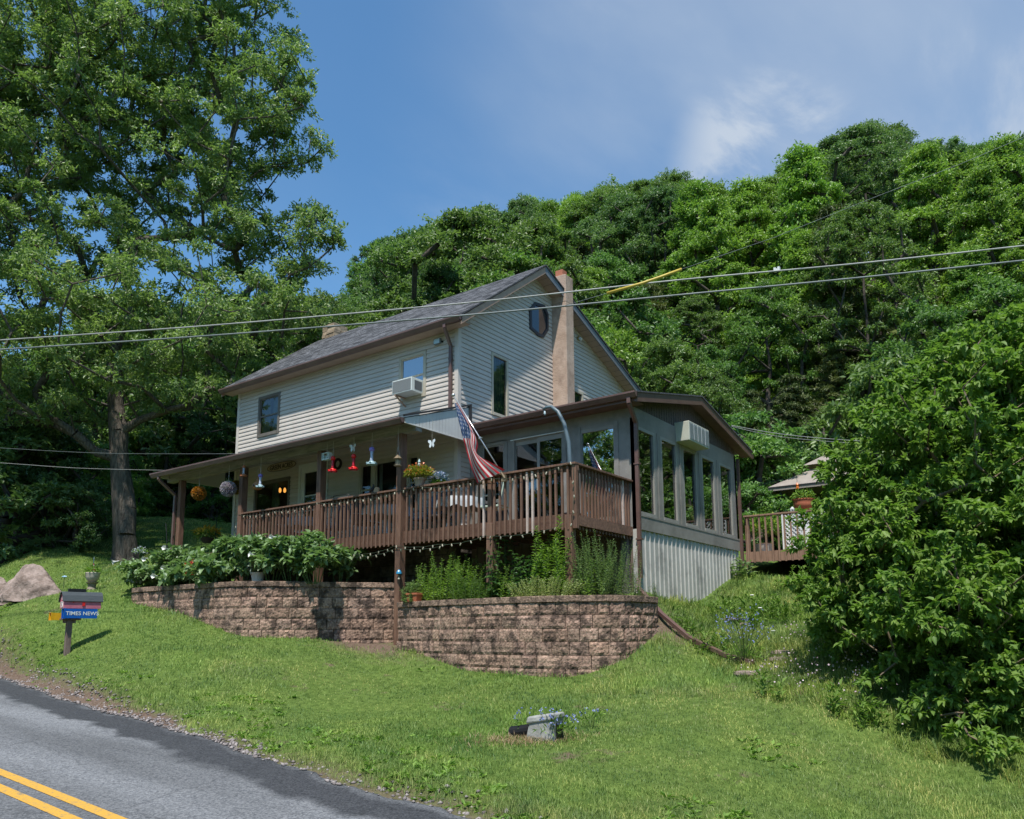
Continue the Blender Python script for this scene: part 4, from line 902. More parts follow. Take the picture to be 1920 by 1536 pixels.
# deep shade wall under the rear deck
# ================================================================== vegetation
barkm=mat('grey_bark',(.045,.036,.028),(.16,.135,.11),scale=5,rough=.95,bump=.05,bscale=7,stretch=(4,4,.6),detail=8)
barkd=mat('dark_bark',(.035,.028,.022),(.10,.08,.065),scale=4,rough=.95)
leafA=leafmat('oak_leaf',(.11,.185,.055),(.27,.36,.135),objcol=True,c3=(.30,.24,.08),trans=.45)
leafB=leafmat('hill_leaf',(.072,.145,.046),(.21,.305,.11),objcol=True,rough=.42,trans=.4)
leafN=leafmat('pine_needle',(.05,.085,.028),(.17,.20,.07),objcol=True,rough=.5,trans=.2)
leafS=leafmat('shrub_leaf',(.085,.185,.036),(.25,.36,.075),rough=.50,spec=.3,trans=.45,c3=(.42,.44,.08))
GS=1.0
def make_tree(name,label,cat,base,H,blobs,ncl,crad,twigs,per,lw,mat_,rng,r0,topf=.8,climb=1.,shape='diamond',group=None,color=None,minr=.012,clusters=None,trunk_pts=None,flat=.75,droop=.0,bark=None,up=.5):
    t=thing(name,base,label,cat,group)
    if clusters is None:
        clusters=[]
        vol=np.array([b[3]*b[3]*b[4] for b in blobs]); pr=vol/vol.sum()
        for i in rng.choice(len(blobs),ncl,p=pr):
            b=blobs[i]; d=unit(rng.normal(size=3)); rr=rng.random()**.42
            clusters.append((b[0]+d[0]*b[3]*rr,b[1]+d[1]*b[3]*rr,b[2]+d[2]*b[4]*rr,crad*rng.uniform(.7,1.3)))
    clusters=np.array(clusters)
    nodes,par,r=skeleton((0,0,0),(rng.normal()*.2,rng.normal()*.2,H*topf),clusters,rng,r0,climb=climb)
    mb=MB(); mb.cm=0
    r=np.array(r); r[0]*=1.25
    skin(mb,nodes,par,r,minr)
    bx,by,bz=base; mb.v=[(x+bx,y+by,z+bz) for x,y,z in mb.v]
    tr=mb.build('trunk',bark or barkd,t,smooth=True,fix=False)
    v,fi,rn=crown_leaves(clusters,per,twigs,lw[0],lw[1],rng,shape=shape,flat=flat,droop=droop,up=up)
    cr=npmesh('crown',v,None,None,rn,mat_,t,fidx=fi)
    if color: cr.color=color
    return t
# ---- the big shade tree left of the porch
bt=at(237,1046,26); bt.z=gz(bt.x,bt.y)-.1
rng=np.random.default_rng(11)
def blob(px,py,d,r,rz=None): p=at(px,py,d)-bt; return (p.x,p.y,p.z,r,rz or r)
blobs=[blob(290,130,26,5.3),blob(470,190,25.5,2.3),blob(505,120,26.5,1.3),blob(540,240,26,1.5),blob(60,120,26,5.2),blob(-160,200,27,5),blob(0,420,25,4.4,3.6),blob(-200,480,27,4.2),blob(340,420,26,3.7,3),blob(520,470,26,2.3,1.8),blob(585,500,26.5,1.5,1.5),
 blob(620,450,26.5,.9,.9),blob(240,590,24,3.8,2.6),blob(40,640,25,3.9,2.5),blob(440,600,25,2.6,2.0),blob(560,590,26.5,1.6,1.0),blob(350,720,25.5,2.2,1.5),blob(390,690,28,2.2,1.2),blob(110,760,26,2.7,1.2),blob(300,-200,26,5.4),blob(0,-180,27,5),blob(180,250,29,5,5),blob(430,0,26.5,2.8),blob(470,330,27,1.6,1.4),blob(-180,640,27,3.5,2.5)]
cl=[]
vol=np.array([b[3]**2*b[4] for b in blobs])**.80; pr=vol/vol.sum()
NB=1750
for i in rng.choice(len(blobs),NB,p=pr):
    b=blobs[i]; d=unit(rng.normal(size=3)); rr=rng.random()**.45
    cl.append((b[0]+d[0]*b[3]*rr,b[1]+d[1]*b[3]*rr,b[2]+d[2]*b[4]*rr,rng.uniform(.44,.95)))
cl=[c for c in cl if c[2]>4.6]
tr=thing('shade_tree',bt,'huge broadleaf shade tree with a thick grey trunk on the lawn left of the porch','tree')
nodes,par,r=skeleton((0,0,0),(-.9,-.5,7.2),cl,rng,.50,climb=1.6,step=.8)
r=np.array(r); rr=np.where(np.arange(len(r))>8,.17*np.tanh(r/.17*.62),r); rr[:9]=np.interp(np.arange(9),[0,1,4,8],[.45,.31,.28,.26])
nodes=[np.array(n)+(np.array([0.,0,0])) for n in nodes]
mb=MB(); skin(mb,nodes,par,rr,.014,n=9); mb.v=[(x+bt.x,y+bt.y,z+bt.z) for x,y,z in mb.v]; 
# smooth butt of the trunk
TZ=[0,.25,.7,1.6,3.2,5.2]; TR=[.54,.405,.345,.315,.295,.28]
n=28; vs=[]
for z_,r_0 in zip(TZ,TR):
    for k in range(n):
        a=2*math.pi*k/n; q=r_0*(1+.05*math.sin(5*a+1)*(1+max(0,1-z_)*1.2)+.02*math.sin(11*a+z_)); vs.append((bt.x-.9*z_/7.2+q*math.cos(a),bt.y-.5*z_/7.2+q*math.sin(a),bt.z+z_-.05))
mb.add(vs,[[i*n+k,i*n+(k+1)%n,(i+1)*n+(k+1)%n,(i+1)*n+k] for i in range(len(TZ)-1) for k in range(n)])
mb.build('trunk',barkm,tr,smooth=True,fix=False)
v,fi,rn=crown_leaves(cl,16,16,.15,.058,rng,flat=.85,droop=.12,up=.4)
npmesh('crown',v,None,None,rn,leafA,tr,fidx=fi).color=(1.12,1.1,1.05,1)
# ---- hillside wood: a few kinds, copied
def kind(name,seed,H,rad,ncl,color,cone=False,fl=.72,low=.14,conifer=False,lw=(.18,.085),per=12,twigs=26,cr=1.05,mat_=None,tall=1.0):
    rng=np.random.default_rng(seed)
    cl=[]
    if conifer:
        z=H*.1
        while z<H*.97:
            R=rad*(1-z/H)**.8+.25; nb=max(4,int(R*3.2))
            a0=rng.random()*6.28
            for k in range(nb):
                a=a0+6.28*k/nb+rng.normal()*.15
                for q in np.arange(.35,1.01,.3): cl.append((R*q*math.cos(a),R*q*math.sin(a),z-q*R*.12+rng.normal()*.1,.30+.22*q))
            z+=.62+.2*rng.random()
        flat=.35
    else:
        for i in range(ncl):
            u=rng.random(); z=H*(low+(1-low)*u**.85); prof=math.sin(math.pi*min(1,(.18+.82*(z/H-low)/(1-low))**1.0))**.6 if z<H*.98 else .2
            if cone: prof=max(.08,1.05*(1-(z/H-low)/(1-low))**.75)*rng.uniform(.75,1.15)
            R=rad*max(.12 if cone else .18,prof)*(rng.random()**.35); a=rng.random()*6.283; cl.append((R*math.cos(a)*(1+.15*math.sin(3*a+seed)),R*math.sin(a),z,cr*rng.uniform(.6,1.25)))
        flat=fl
    cl=np.array(cl)
    root=thing(name,(0,0,0),'x','tree','trees on the wooded hillside')
    nodes,par,r=skeleton((0,0,0),(0,0,H*(.95 if conifer else .72)),cl if not conifer else cl[::4],rng,.16+H*.006,climb=.4 if conifer else 1.2,step=1.2)
    mb=MB(); skin(mb,nodes,par,np.array(r),.035 if not conifer else .02,n=6); mb.build('trunk',barkd,root,smooth=True,fix=False)
    v,fi,rn=crown_leaves(cl,per,twigs,lw[0],lw[1],rng,flat=flat,up=.6,droop=.05)
    c=npmesh('crown',v,None,None,rn,mat_ or leafB,root,fidx=fi)
    return root
KT=[kind('oak_tree',21,16,4.3,140,None,cr=.92),kind('oak_tree',22,15,4.0,130,None,low=.2,cr=.92),kind('maple_tree',23,13,3.7,100,None,low=.08,cr=.95),
    kind('maple_tree',24,11,3.2,80,None,low=.05,cr=.9),kind('oak_tree',25,17,4.6,130,None,low=.25,cr=.9)]
KL=[kind('maple_tree',26,14,4.0,150,None,cone=True,low=.05,cr=.85),kind('oak_tree',27,18,4.0,140,None,low=.25,cr=.8)]
KC=[kind('pine_tree',31,12,2.8,0,None,conifer=True,lw=(.26,.05),per=7,twigs=16,mat_=leafN)]
KB=[kind('bush',41,4.2,2.3,60,None,low=.02,cr=.62,lw=(.17,.085),per=10,twigs=18),kind('bush',42,5.5,2.6,70,None,low=.02,cr=.7,lw=(.19,.09),per=10,twigs=18)]
HT={id(k):h for k,h in zip(KT+KL+KC+KB,(16,15,13,11,17,14,18,12,4.2,5.5))}
SKY=[(-300,560),(0,560),(300,540),(560,560),(640,590),(672,560),(690,440),(760,428),(860,398),(1000,370),(1075,352),(1190,345),(1290,302),(1340,345),(1430,350),(1500,290),(1560,262),(1640,212),(1690,262),(1750,252),(1850,268),(1920,265),(2300,260)]
def skyat(px):
    for (a,b),(c,d) in zip(SKY[:-1],SKY[1:]):
        if a<=px<=c: return b+(d-b)*(px-a)/(c-a)
    return SKY[0][1] if px<0 else SKY[-1][1]
# silhouette of the house in the photo: skip what it would wholly hide
def hidden(px,pyt,y):
    if 440<px<1060:
        top=722-(px-440)*.363 if px<1030 else 500
        return pyt>top+25
    if 1060<=px<1400: return pyt>max(500+(px-1060)*1.6,0)+25 if px<1200 else pyt>770+(px-1200)*.45
    if px>1560: return rs.random()<(.45 if y<42 else .9) and pyt>690-(px-1700)*.3
    if px>=1700: return pyt>690-(px-1700)*.3
    if px>=1540: return pyt>880-(px-1540)*1.0
    return False
def where(px,py):
    col=('behind the shade tree' if px<600 else 'behind the left end of the house roof' if px<760 else 'above the middle of the house roof' if px<900 else 'above the roof peak' if px<1040 else 'just right of the chimney' if px<1180 else 'above the sunroom' if px<1330 else 'right of the sunroom roof' if px<1450 else 'above the canopy' if px<1560 else 'below the tallest treetop' if px<1700 else 'above the big shrub' if px<1830 else 'at the far right')
    sk=skyat(px); f=(py-sk)
    row='on the skyline' if f<45 else 'high on the slope' if f<140 else 'midway up the slope' if f<260 else 'low on the slope'
    return row,col
KN={'oak':'dark green oak-like','maple':'bright green leafy','lime':'yellow-green leafy','pine':'dull olive pine'}
rs=random.Random(77); made=0; used=set(); LAB={}
cands=[]
y=17.0
while y<66:
    x=-62+rs.random()*4
    while x<52:
        cands.append((x+rs.uniform(-1.6,1.6),y+rs.uniform(-1.5,1.5))); x+=3.9+y*.02
    y+=4.2+y*.018
cands.sort(key=lambda c:-(V((c[0],c[1],0))-V((CAM.x,CAM.y,0))).length)
CC={'oak':[(.75,.82,.95),(.95,.96,1.0),(.60,.68,.75),(1.12,1.08,.9),(1.0,.95,.8)],'maple':[(.95,1.08,.85),(.85,1.0,.8),(1.05,1.15,.8)],'lime':[(1.5,1.45,.8),(1.3,1.35,.75)],'pine':[(1.0,1.0,.95),(1.25,1.15,.95)]}
def place(src,x,y,s,colk,lab,group='trees on the wooded hillside'):
    z=gz(x,y)-.15; c=rs.choice(CC[colk]); j=rs.uniform(.88,1.14); c=(c[0]*j,c[1]*j,c[2]*j,1)
    if id(src) not in used:
        used.add(id(src)); o=src; o.location=(x,y,z); o.rotation_euler=(0,0,rs.random()*6.28); o.scale=(s*rs.uniform(.9,1.1),s*rs.uniform(.9,1.1),s)
        for ch in o.children: ch.color=c
    else: o=dup(src,(x,y,z),rs.random()*6.28,(s*rs.uniform(.95,1.2),s*rs.uniform(.95,1.2),s),color=c)
    tag(o,lab,'tree',group); return o
LIME=[(1420,470,120),(1850,480,110),(1150,640,60),(1050,450,60),(1560,440,50)]
for x,y in cands:
    g=gz(x,y); px,py,d=proj((x,y,g))
    if d<14 or px<-260 or px>2700: continue
    sk=skyat(px)+rs.uniform(-6,34)
    sx_,spy,_=proj((x,y,g+10)); pxm=(py-spy)/10.
    hmax=(py-sk)/pxm
    if hmax<3.2: continue
    kindn=rs.random(); ty='oak'
    lim=(5.5+(y-17)*.55) if px>1040 else (16 if px>960 else 24)
    h=min(hmax,rs.uniform(13,20) if px>1000 else rs.uniform(15,23),max(5,lim*rs.uniform(.8,1.2))); 
    pt=py-h*pxm; mid=(px,pt+h*pxm*.3)
    for (lx,ly,lr) in LIME:
        if abs(mid[0]-lx)<lr and abs(mid[1]-ly)<lr: ty='lime'
    if ty=='oak':
        if pt-skyat(px)>60 and kindn<.36: ty='maple'
        elif pt-skyat(px)>90 and kindn<.56: ty='pine'
        elif kindn>.88: ty='maple'
    if ty=='pine': src=KC[0]
    elif ty=='oak': src=rs.choice([KT[0],KT[1],KT[4],KL[1],KL[1]])
    elif ty=='lime': src=KL[0]
    else: src=rs.choice([KT[2],KT[3]])
    if h<8 and ty!='pine': src=rs.choice(KB+[KT[3]])
    if hidden(px,pt,y): continue
    if px<150 and y>30: continue
    row,col=where(px,pt)
    lab='%s tree %s, %s'%(KN[ty],row,col)
    s=h/HT[id(src)]
    if d<24: s*=.9
    place(src,x,y,s,ty,lab); made+=1
# the wood's edge behind the house and right of it: bushy low growth
for (px,py,d,h,ty,lab) in [(1420,830,27,5,'maple','leafy green bush at the foot of the slope right of the sunroom'),(1490,800,30,6,'oak','dark leafy bush at the foot of the slope behind the canopy'),(1400,905,24.5,3.2,'maple','low bright bush just beyond the rear deck railing'),(1450,890,29,3.6,'maple','low leafy bush behind the canopy roof'),
     (1560,760,31,8,'oak','dark bushy tree behind the dark-roofed shed'),(1480,690,33,8,'pine','olive pine standing low on the slope above the canopy'),(1560,640,36,10,'pine','olive pine standing above the dark-roofed shed'),(1640,700,30,9,'maple','green leafy tree showing above the big shrub'),(1330,700,30,8,'oak','grey-green tree above the end of the sunroom roof'),(1250,640,31,8,'oak','grey-green tree between the chimney and the sunroom roof'),
     (1140,620,32,9,'lime','bright yellow-green tree right beside the chimney'),(1180,560,38,10,'maple','bright green tree above the chimney shoulder')]:
    p=at(px,py,d); src={'maple':KB[0],'oak':KB[1],'pine':KC[0],'lime':KT[3]}[ty]
    if h>7 and ty in('maple','oak'): src=KT[3] if ty=='maple' else KT[1]
    zt=p.z; g=gz(p.x,p.y); hh=max(2.2,zt-g)
    if hh>14: hh=14
    place(src,p.x,p.y,hh/HT[id(src)],ty,lab)
# left background behind the lawn, and the dark thicket at the left edge
for i,(px,py,d,ty,lab) in enumerate([(20,795,27,'oak','dark dense bush at the left edge of the picture'),(100,800,28,'oak','dark dense bush between the left edge and the shade tree'),(-60,780,28,'oak','dark dense thicket bush just past the left edge'),(150,900,26.5,'oak','low dark bush left of the shade tree trunk'),(175,850,31,'lime','sunlit yellow-green bush left of the shade tree trunk'),(215,830,36,'maple','leafy tree just behind the shade tree trunk'),
   (60,700,36,'oak','tall dark tree behind the thicket at the left'),(140,640,42,'maple','tall green tree seen through the shade tree crown'),(300,760,41,'oak','tall dark tree behind the lawn, left of the porch post'),(370,780,42,'oak','tall dark tree behind the lawn, under the porch roof'),(430,640,40,'oak','tall dark tree behind the left end of the house'),(500,600,42,'maple','tall green tree above the left end of the house roof'),
   (600,560,40,'oak','tall dark tree beside the stone chimney'),(330,880,38.5,'maple','leafy bush under the porch roof beyond the lawn'),(400,890,37.5,'maple','leafy bush behind the hanging flower balls'),(260,900,40,'oak','dark bush right of the shade tree trunk'),(200,560,44,'oak','tall dark tree in the middle of the left wood'),(0,600,44,'oak','tall dark tree at the left edge of the wood')]):
    p=at(px,py,d); g=gz(p.x,p.y); hh=p.z-g
    src=KB[i%2] if hh<7.5 else KT[(i*2)%5]
    place(src,p.x,p.y,max(2,hh)/HT[id(src)]*(1.0),ty,lab,'trees and bushes behind the left lawn')
# trees across the road, behind the photographer (they show as reflections in the windows)
for i,(x,y,s) in enumerate([(-24,-27,1.05),(-18,-29,1.1),(-12,-26,1.05),(-6,-29,1.1),(-1,-27,1.0),(5,-30,.9),(11,-31,.8),(17,-30,.85),(23,-27,.8),(28,-22,.9),(32,-15,.85),(34,-8,.95),(35,-1,.9),(36,6,.9),(38,13,.95),(30,18,.9),(42,20,1),(-30,-30,1.1),(-38,-24,1.1),(-46,-29,1.1),(-54,-33,1.2),(-62,-38,1.2),(28,10,.6),(27,2,.55)]):
    place(KT[i%4],x,y,s,'oak','dark tree standing outside the frame, seen only as a reflection in the windows','trees around the place outside the frame')
print('trees',made)
for k in KT+KL+KC+KB:
    if id(k) not in used: print('unused kind',k.name)
# ================================================================== grass, weeds, gravel (uncountable)
def grassmat(name,c1,c2,dry,sc=.55,p0=.42,p1=.62):
    m=bpy.data.materials.new(name); t=nt(m); L=t.links.new
    out=N(t,'ShaderNodeOutputMaterial'); b=N(t,'ShaderNodeBsdfPrincipled'); tr=N(t,'ShaderNodeBsdfTranslucent'); ms=N(t,'ShaderNodeMixShader'); ms.inputs[0].default_value=.35
    a=N(t,'ShaderNodeAttribute',attribute_name='rnd'); r=N(t,'ShaderNodeValToRGB'); r.color_ramp.elements[0].color=c4(c1); r.color_ramp.elements[1].color=c4(c2); L(a.outputs['Fac'],r.inputs[0])
    tc=N(t,'ShaderNodeTexCoord'); n=N(t,'ShaderNodeTexNoise'); n.inputs['Scale'].default_value=sc; n.inputs['Detail'].default_value=7; n.inputs['Roughness'].default_value=.65; L(tc.outputs['Object'],n.inputs['Vector'])
    k=N(t,'ShaderNodeMapRange',clamp=True); L(n.outputs['Fac'],k.inputs[0]); k.inputs[1].default_value=p0; k.inputs[2].default_value=p1; k.inputs[4].default_value=.95
    kk=N(t,'ShaderNodeMath',operation='MULTIPLY'); L(k.outputs[0],kk.inputs[0]); L(a.outputs['Fac'],kk.inputs[1])
    mx=N(t,'ShaderNodeMix',data_type='RGBA'); L(kk.outputs[0],mx.inputs[0]); L(r.outputs[0],mx.inputs[6]); mx.inputs[7].default_value=c4(dry)
    n2=N(t,'ShaderNodeTexNoise'); n2.inputs['Scale'].default_value=1.7; n2.inputs['Detail'].default_value=4; L(tc.outputs['Object'],n2.inputs['Vector']); r2=N(t,'ShaderNodeValToRGB'); r2.color_ramp.elements[0].color=(.62,.74,.66,1); r2.color_ramp.elements[1].color=(1.38,1.3,1.0,1); r2.color_ramp.elements[0].position=.38; r2.color_ramp.elements[1].position=.62; L(n2.outputs['Fac'],r2.inputs[0])
    m2=N(t,'ShaderNodeMix',data_type='RGBA',blend_type='MULTIPLY'); m2.inputs[0].default_value=1; L(mx.outputs[2],m2.inputs[6]); L(r2.outputs[0],m2.inputs[7])
    L(m2.outputs[2],b.inputs['Base Color']); L(m2.outputs[2],tr.inputs['Color']); b.inputs['Roughness'].default_value=.5; b.inputs['Specular IOR Level'].default_value=.3
    L(b.outputs[0],ms.inputs[1]); L(tr.outputs[0],ms.inputs[2]); L(ms.outputs[0],out.inputs[0]); return m
def inpoly(x,y,poly):
    c=np.zeros(x.shape,bool); n=len(poly)
    for i in range(n):
        x1,y1=poly[i]; x2,y2=poly[(i+1)%n]
        m=((y1>y)!=(y2>y))&(x<(x2-x1)*(y-y1)/(y2-y1+1e-12)+x1); c^=m
    return c
POLY=[[(.05,-1.98),(.9,-2.15),(1.9,-2.3),(3,-2.4),(3.95,-2.37),(4.65,-2.15),(5.1,-1.7),(5.27,-1.05),(5.3,-.4),(4.3,.4),(4.3,6.1),(9.3,6.15),(9.3,9),(-8.5,9),(-8.6,-.2),(-9.0,-2.0),(-6.95,-3.5),(-6.6,-3.80),(-5.5,-3.86),(-4.2,-3.83),(-3.1,-3.8),(-2.5,-3.7),(-2,-3.2),(-1.5,-2.5),(-1.45,-2.2),(-.9,-2.15),(-.2,-2.2)]]
def vn(x,y,s,seed=0):
    return (np.sin(x*s*1.1+seed)+np.sin(y*s*1.37+seed*2.1+x*s*.4)+np.sin((x+y)*s*.83+seed*.7)+np.sin((x-y)*s*1.9+1.1*seed)*.6)/3.6
def scatter(n,d0,d1,pw,px0=-80,px1=2000,rng=RNG):
    u=rng.random(n); e=1-pw; d=(d0**e+u*(d1**e-d0**e))**(1/e); px=px0+(px1-px0)*rng.random(n); l=(px-960)/FPX*d*1.0
    R2=V((math.cos(YAW),math.sin(YAW))); x=CAM.x+FH.x*d+R2.x*l; y=CAM.y+FH.y*d+R2.y*l; return x,y,d
def blades(name,x,y,h,w,rng,m,lean=.35,k=None):
    z=tz(x,y)-.01; n=len(x); a=rng.random(n)*6.283; D=np.stack([np.cos(a),np.sin(a),np.zeros(n)],1); b=a+rng.normal(size=n)*.5+1.57; S=np.stack([np.cos(b),np.sin(b),np.zeros(n)],1)
    P=np.stack([x,y,z],1); ln=(lean*rng.random(n))[:,None]; U=np.array([0,0,1.]); h=h[:,None]; w=w[:,None]
    v=np.stack([P-S*w*.5,P+S*w*.5,P+U*h*.55+D*ln*h*.4+S*w*.4,P+U*h*.55+D*ln*h*.4-S*w*.4,P+U*h*(1-.3*ln)+D*ln*h*1.3],1)
    rn=np.clip(rng.random(n)*.75+(k if k is not None else 0),0,1)
    return npmesh(name,v,None,None,rn,m,fidx=[(0,1,2,3),(3,2,4)])
rng=np.random.default_rng(5)
x,y,d=scatter(640000,5.6,44,.62,rng=rng)
e=y-edgey(x); ok=e>.10+.22*(vn(x,y,3.1)+.3)*(x<3.5)
ok&=~inpoly(x,y,POLY[0]); ok&=(y<15.5); ok&=~((x>-9)&(x<9.4)&(y>-1)&(y<12))|((x>4.3)&(y<6.1)&(y>-1))
soil=soilw(x,y); ok&=rng.random(len(x))>np.clip(soil*1.25-.15,0,.97)
ok&=rng.random(len(x))>np.clip((vn(x,y,2.3,4)+.1)*.5,0,.45)
x,y,d,e=x[ok],y[ok],d[ok],e[ok]
bank=((x>5.0)&(y>-3.0)).astype(float); 
h=.050*(1+.5*vn(x,y,1.1,2))*rng.uniform(.55,1.35,len(x))*(1+np.clip((d-14)/40,0,.5)); h*=1+bank*.9
def dist_poly(x,y,P):
    m=np.full(len(x),9.)
    for (x1,y1),(x2,y2) in zip(P[:-1],P[1:]):
        t=np.clip(((x-x1)*(x2-x1)+(y-y1)*(y2-y1))/((x2-x1)**2+(y2-y1)**2),0,1); m=np.minimum(m,np.hypot(x-x1-t*(x2-x1),y-y1-t*(y2-y1)))
    return m
dw=np.minimum(dist_poly(x,y,rwall),dist_poly(x,y,lwall)); h*=1+.9*np.exp(-(dw/.25)**2); h*=1+.7*np.exp(-((e-.3)/.25)**2)*(vn(x,y,4,1)>0)
w=.0048*(d/6.5)**.85*rng.uniform(.7,1.3,len(x))
lawnm=grassmat('lawn_blade',(.105,.20,.045),(.28,.41,.12),(.50,.44,.22))
g_=blades('lawn_grass',x,y,h,w,rng,lawnm,lean=.8,k=.25*np.clip(vn(x,y,.8,7),-.6,1)); tag(g_,'short mown green lawn grass with dry straw patches',cat='grass',kind='stuff')
RB=[(lambda q:(q.x,q.y))(at(*a)) for a in ((1262,1150,15),(1300,1235,13),(1400,1335,11),(1560,1400,9.8),(1750,1455,8.8),(1960,1510,8))]+[(15,-6),(15,5.6),(9.3,6.1),(4.4,6.1),(4.4,.9),(5.4,-.2)]
# rough uncut grass on the bank to the right
x,y,d=scatter(90000,7.5,24,.5,1000,2050,rng=rng)
ok=inpoly(x+.25*vn(x,y,2.5,1),y+.3*vn(x,y,3,2),RB)&~((x>4.2)&(x<9.3)&(y>6)); soil=soilw(x,y); ok&=rng.random(len(x))>soil*.9; ok&=vn(x,y,2.7,9)>-.45
x,y,d=x[ok],y[ok],d[ok]
blades('rough_grass',x,y,rng.uniform(.07,.20,len(x))*(1+.5*vn(x,y,1.9,5)),.006*(d/8)**.8*rng.uniform(.7,1.4,len(x)),rng,grassmat('rough_blade',(.09,.17,.03),(.26,.37,.08),(.45,.36,.18),sc=.9),lean=1.1)
tag(bpy.data.objects['rough_grass'],'rough uncut grass on the bank beside the shrub',cat='grass',kind='stuff')
# broad-leaved weeds
def weeds(name,x,y,nl,L,W,rng,m,rise=.5,label='',shape='diamond',hz=0):
    n=len(x); z=tz(x,y); P=np.repeat(np.stack([x,y,z],1),nl,0); M=len(P); a=rng.random(M)*6.283; el=rng.uniform(.1,1.2,M)*rise*1.3
    D=np.stack([np.cos(a)*np.cos(el),np.sin(a)*np.cos(el),np.sin(el)],1); s=rng.uniform(.5,1.3,M); up=hz*rng.random(M); P[:,2]+=up; P[:,:2]+=D[:,:2]*.04*rng.random(M)[:,None]
    v,fi=leafverts(P,D,np.tile([0,0,1.],(M,1))+rng.normal(size=(M,3))*.3,L*s,W*s,shape=shape); o=npmesh(name,v,None,None,rng.random(M),m,fidx=fi); return tag(o,label,cat='weeds',kind='stuff')
weedm=leafmat('weed_leaf',(.09,.19,.03),(.26,.40,.08),rough=.6,spec=.25)
x,y,d=scatter(5200,5.8,22,.5,rng=rng); e=y-edgey(x); k=(e>.12)&(e<1.3+.8*vn(x,y,1.3,8))&(vn(x,y,2.2,6)>.0); k|=(e>1)&(vn(x,y,1.6,12)>.68)&(y<-2.5); k&=~inpoly(x,y,POLY[0]); x,y=x[k],y[k]
weeds('roadside_weeds',x,y,9,.07,.03,rng,weedm,.6,'low broad-leaved weeds scattered along the road edge and in the lawn')
x,y,d=scatter(5200,8,21,.4,1090,2050,rng=rng); k=inpoly(x+.25*vn(x,y,2.5,1),y+.3*vn(x,y,3,2),RB)&(vn(x,y,1.9,2)>.0+.25*(y>-1.5)); x,y=x[k],y[k]
weeds('bank_weeds',x,y,14,.09,.035,rng,leafmat('bank_leaf',(.07,.15,.025),(.22,.33,.07),rough=.6,spec=.2),.8,'tangled leafy weeds covering the bank at the foot of the shrub',hz=.32)
pinkm=leafmat('pink_petal',(.42,.30,.36),(.62,.50,.55),trans=.2); bluem=leafmat('chicory_petal',(.22,.27,.62),(.38,.42,.78),trans=.2)
x,y,d=scatter(2600,8,13,.4,1380,1800,rng=rng); k=inpoly(x,y,RB)&(vn(x,y,2.1,1)>-.1); x,y=x[k],y[k]
def specks(name,x,y,z,s,rng,m,label):
    P=np.stack([x,y,z],1); n=len(x); A=rdir(n,rng); B=unit(np.cross(A,rdir(n,rng))); s=s*rng.uniform(.7,1.4,(n,1)); v=np.stack([P-A*s,P+B*s,P+A*s,P-B*s],1); o=npmesh(name,v,None,None,rng.random(n),m,fidx=[(0,1,2,3)]); return o
tag(specks('pink_wildflowers',x,y,tz(x,y)+rng.uniform(.12,.42,len(x)),.011,rng,pinkm,''),'tiny pale pink wildflowers in the weeds below the shrub',cat='wildflowers',kind='stuff')
# gravel along the asphalt
x=rng.uniform(-14,9,5200); o_=rng.normal(.06,.16,5200); y=edgey(x)+o_; k=(o_>-.10)&(o_<1.0)&((x<3.5)|(rng.random(5200)<.3)); x,y=x[k],y[k]; n=len(x)
s=rng.uniform(.008,.034,n)**1.0; z=np.maximum(tz(x,y),np.where(y<edgey(x),roadz(x)+.012,-99))
A=rdir(n,rng);A[:,2]*=.3;A=unit(A);B=unit(np.cross(A,np.array([0,0,1.]))+rng.normal(size=(n,3))*.15);C=unit(np.cross(A,B)); P=np.stack([x,y,z+s*.3],1); S=s[:,None]
v=np.stack([P+A*S*1.3,P+B*S,P-A*S*1.1,P-B*S*.9,P+C*S*.6+A*S*.2,P-C*S*.6],1)
gr=npmesh('gravel',v,None,None,rng.random(n),leafmat('gravel_stone',(.10,.085,.08),(.34,.30,.29),rough=.9,spec=.2,trans=0),fidx=[(0,1,4),(1,2,4),(2,3,4),(3,0,4),(1,0,5),(2,1,5),(3,2,5),(0,3,5)]); tag(gr,'loose grey and reddish gravel along the edge of the road',cat='gravel',kind='stuff')
# ================================================================== things on and around the porch
def T(name,p,label,cat,group=None): return thing(name,tuple(p),label,cat,group)
def rgb(n,c,rough=.5,**k): return mat(n,c,tuple(min(1,x*1.15) for x in c),scale=7,rough=rough,**k)
metal_b=rgb('black_iron',(.015,.015,.016),.5); stringm=rgb('hanging_cord',(.35,.33,.28),.8); silver=rgb('aluminium_pole',(.50,.50,.50),.3,metal=.7)
redp=rgb('red_plastic',(.55,.02,.02),.25); clearg=glassmat('clear_bottle',(.85,.9,.9),.12)
def hang_line(t,p,top): mb=MB(); mb.tube([p,(p[0],p[1],top)],.006,5); mb.build('hanger',stringm,t)
def petalball(name,px,py,y,r,c1,c2,label,n=1500,core=(.09,.05,.02)):
    p=onY(px,py,y); t=T(name,p,label,'hanging ball','hanging flower balls under the porch roof'); rg=np.random.default_rng(int(px))
    mb=MB(); mb.lathe(p,[(r*.86*math.cos(a),r*.86*math.sin(a)) for a in np.linspace(-1.5,1.5,10)],14); mb.build('core',rgb('ball_core_%d'%px,core,.9),t,smooth=True)
    d=rdir(n,rg); P=np.array(p-V(t['_o']))+d*r*.84; D=unit(d+rdir(n,rg)*.5); v,fi=leafverts(P,D,rdir(n,rg),rg.uniform(.03,.05,n),np.full(n,.026)); npmesh('petals',v,None,None,rg.random(n),leafmat('petal_%d'%px,c1,c2,trans=.2),t,fidx=fi)
    hang_line(t,(p.x,p.y,p.z+r*.8),ZE-.08)
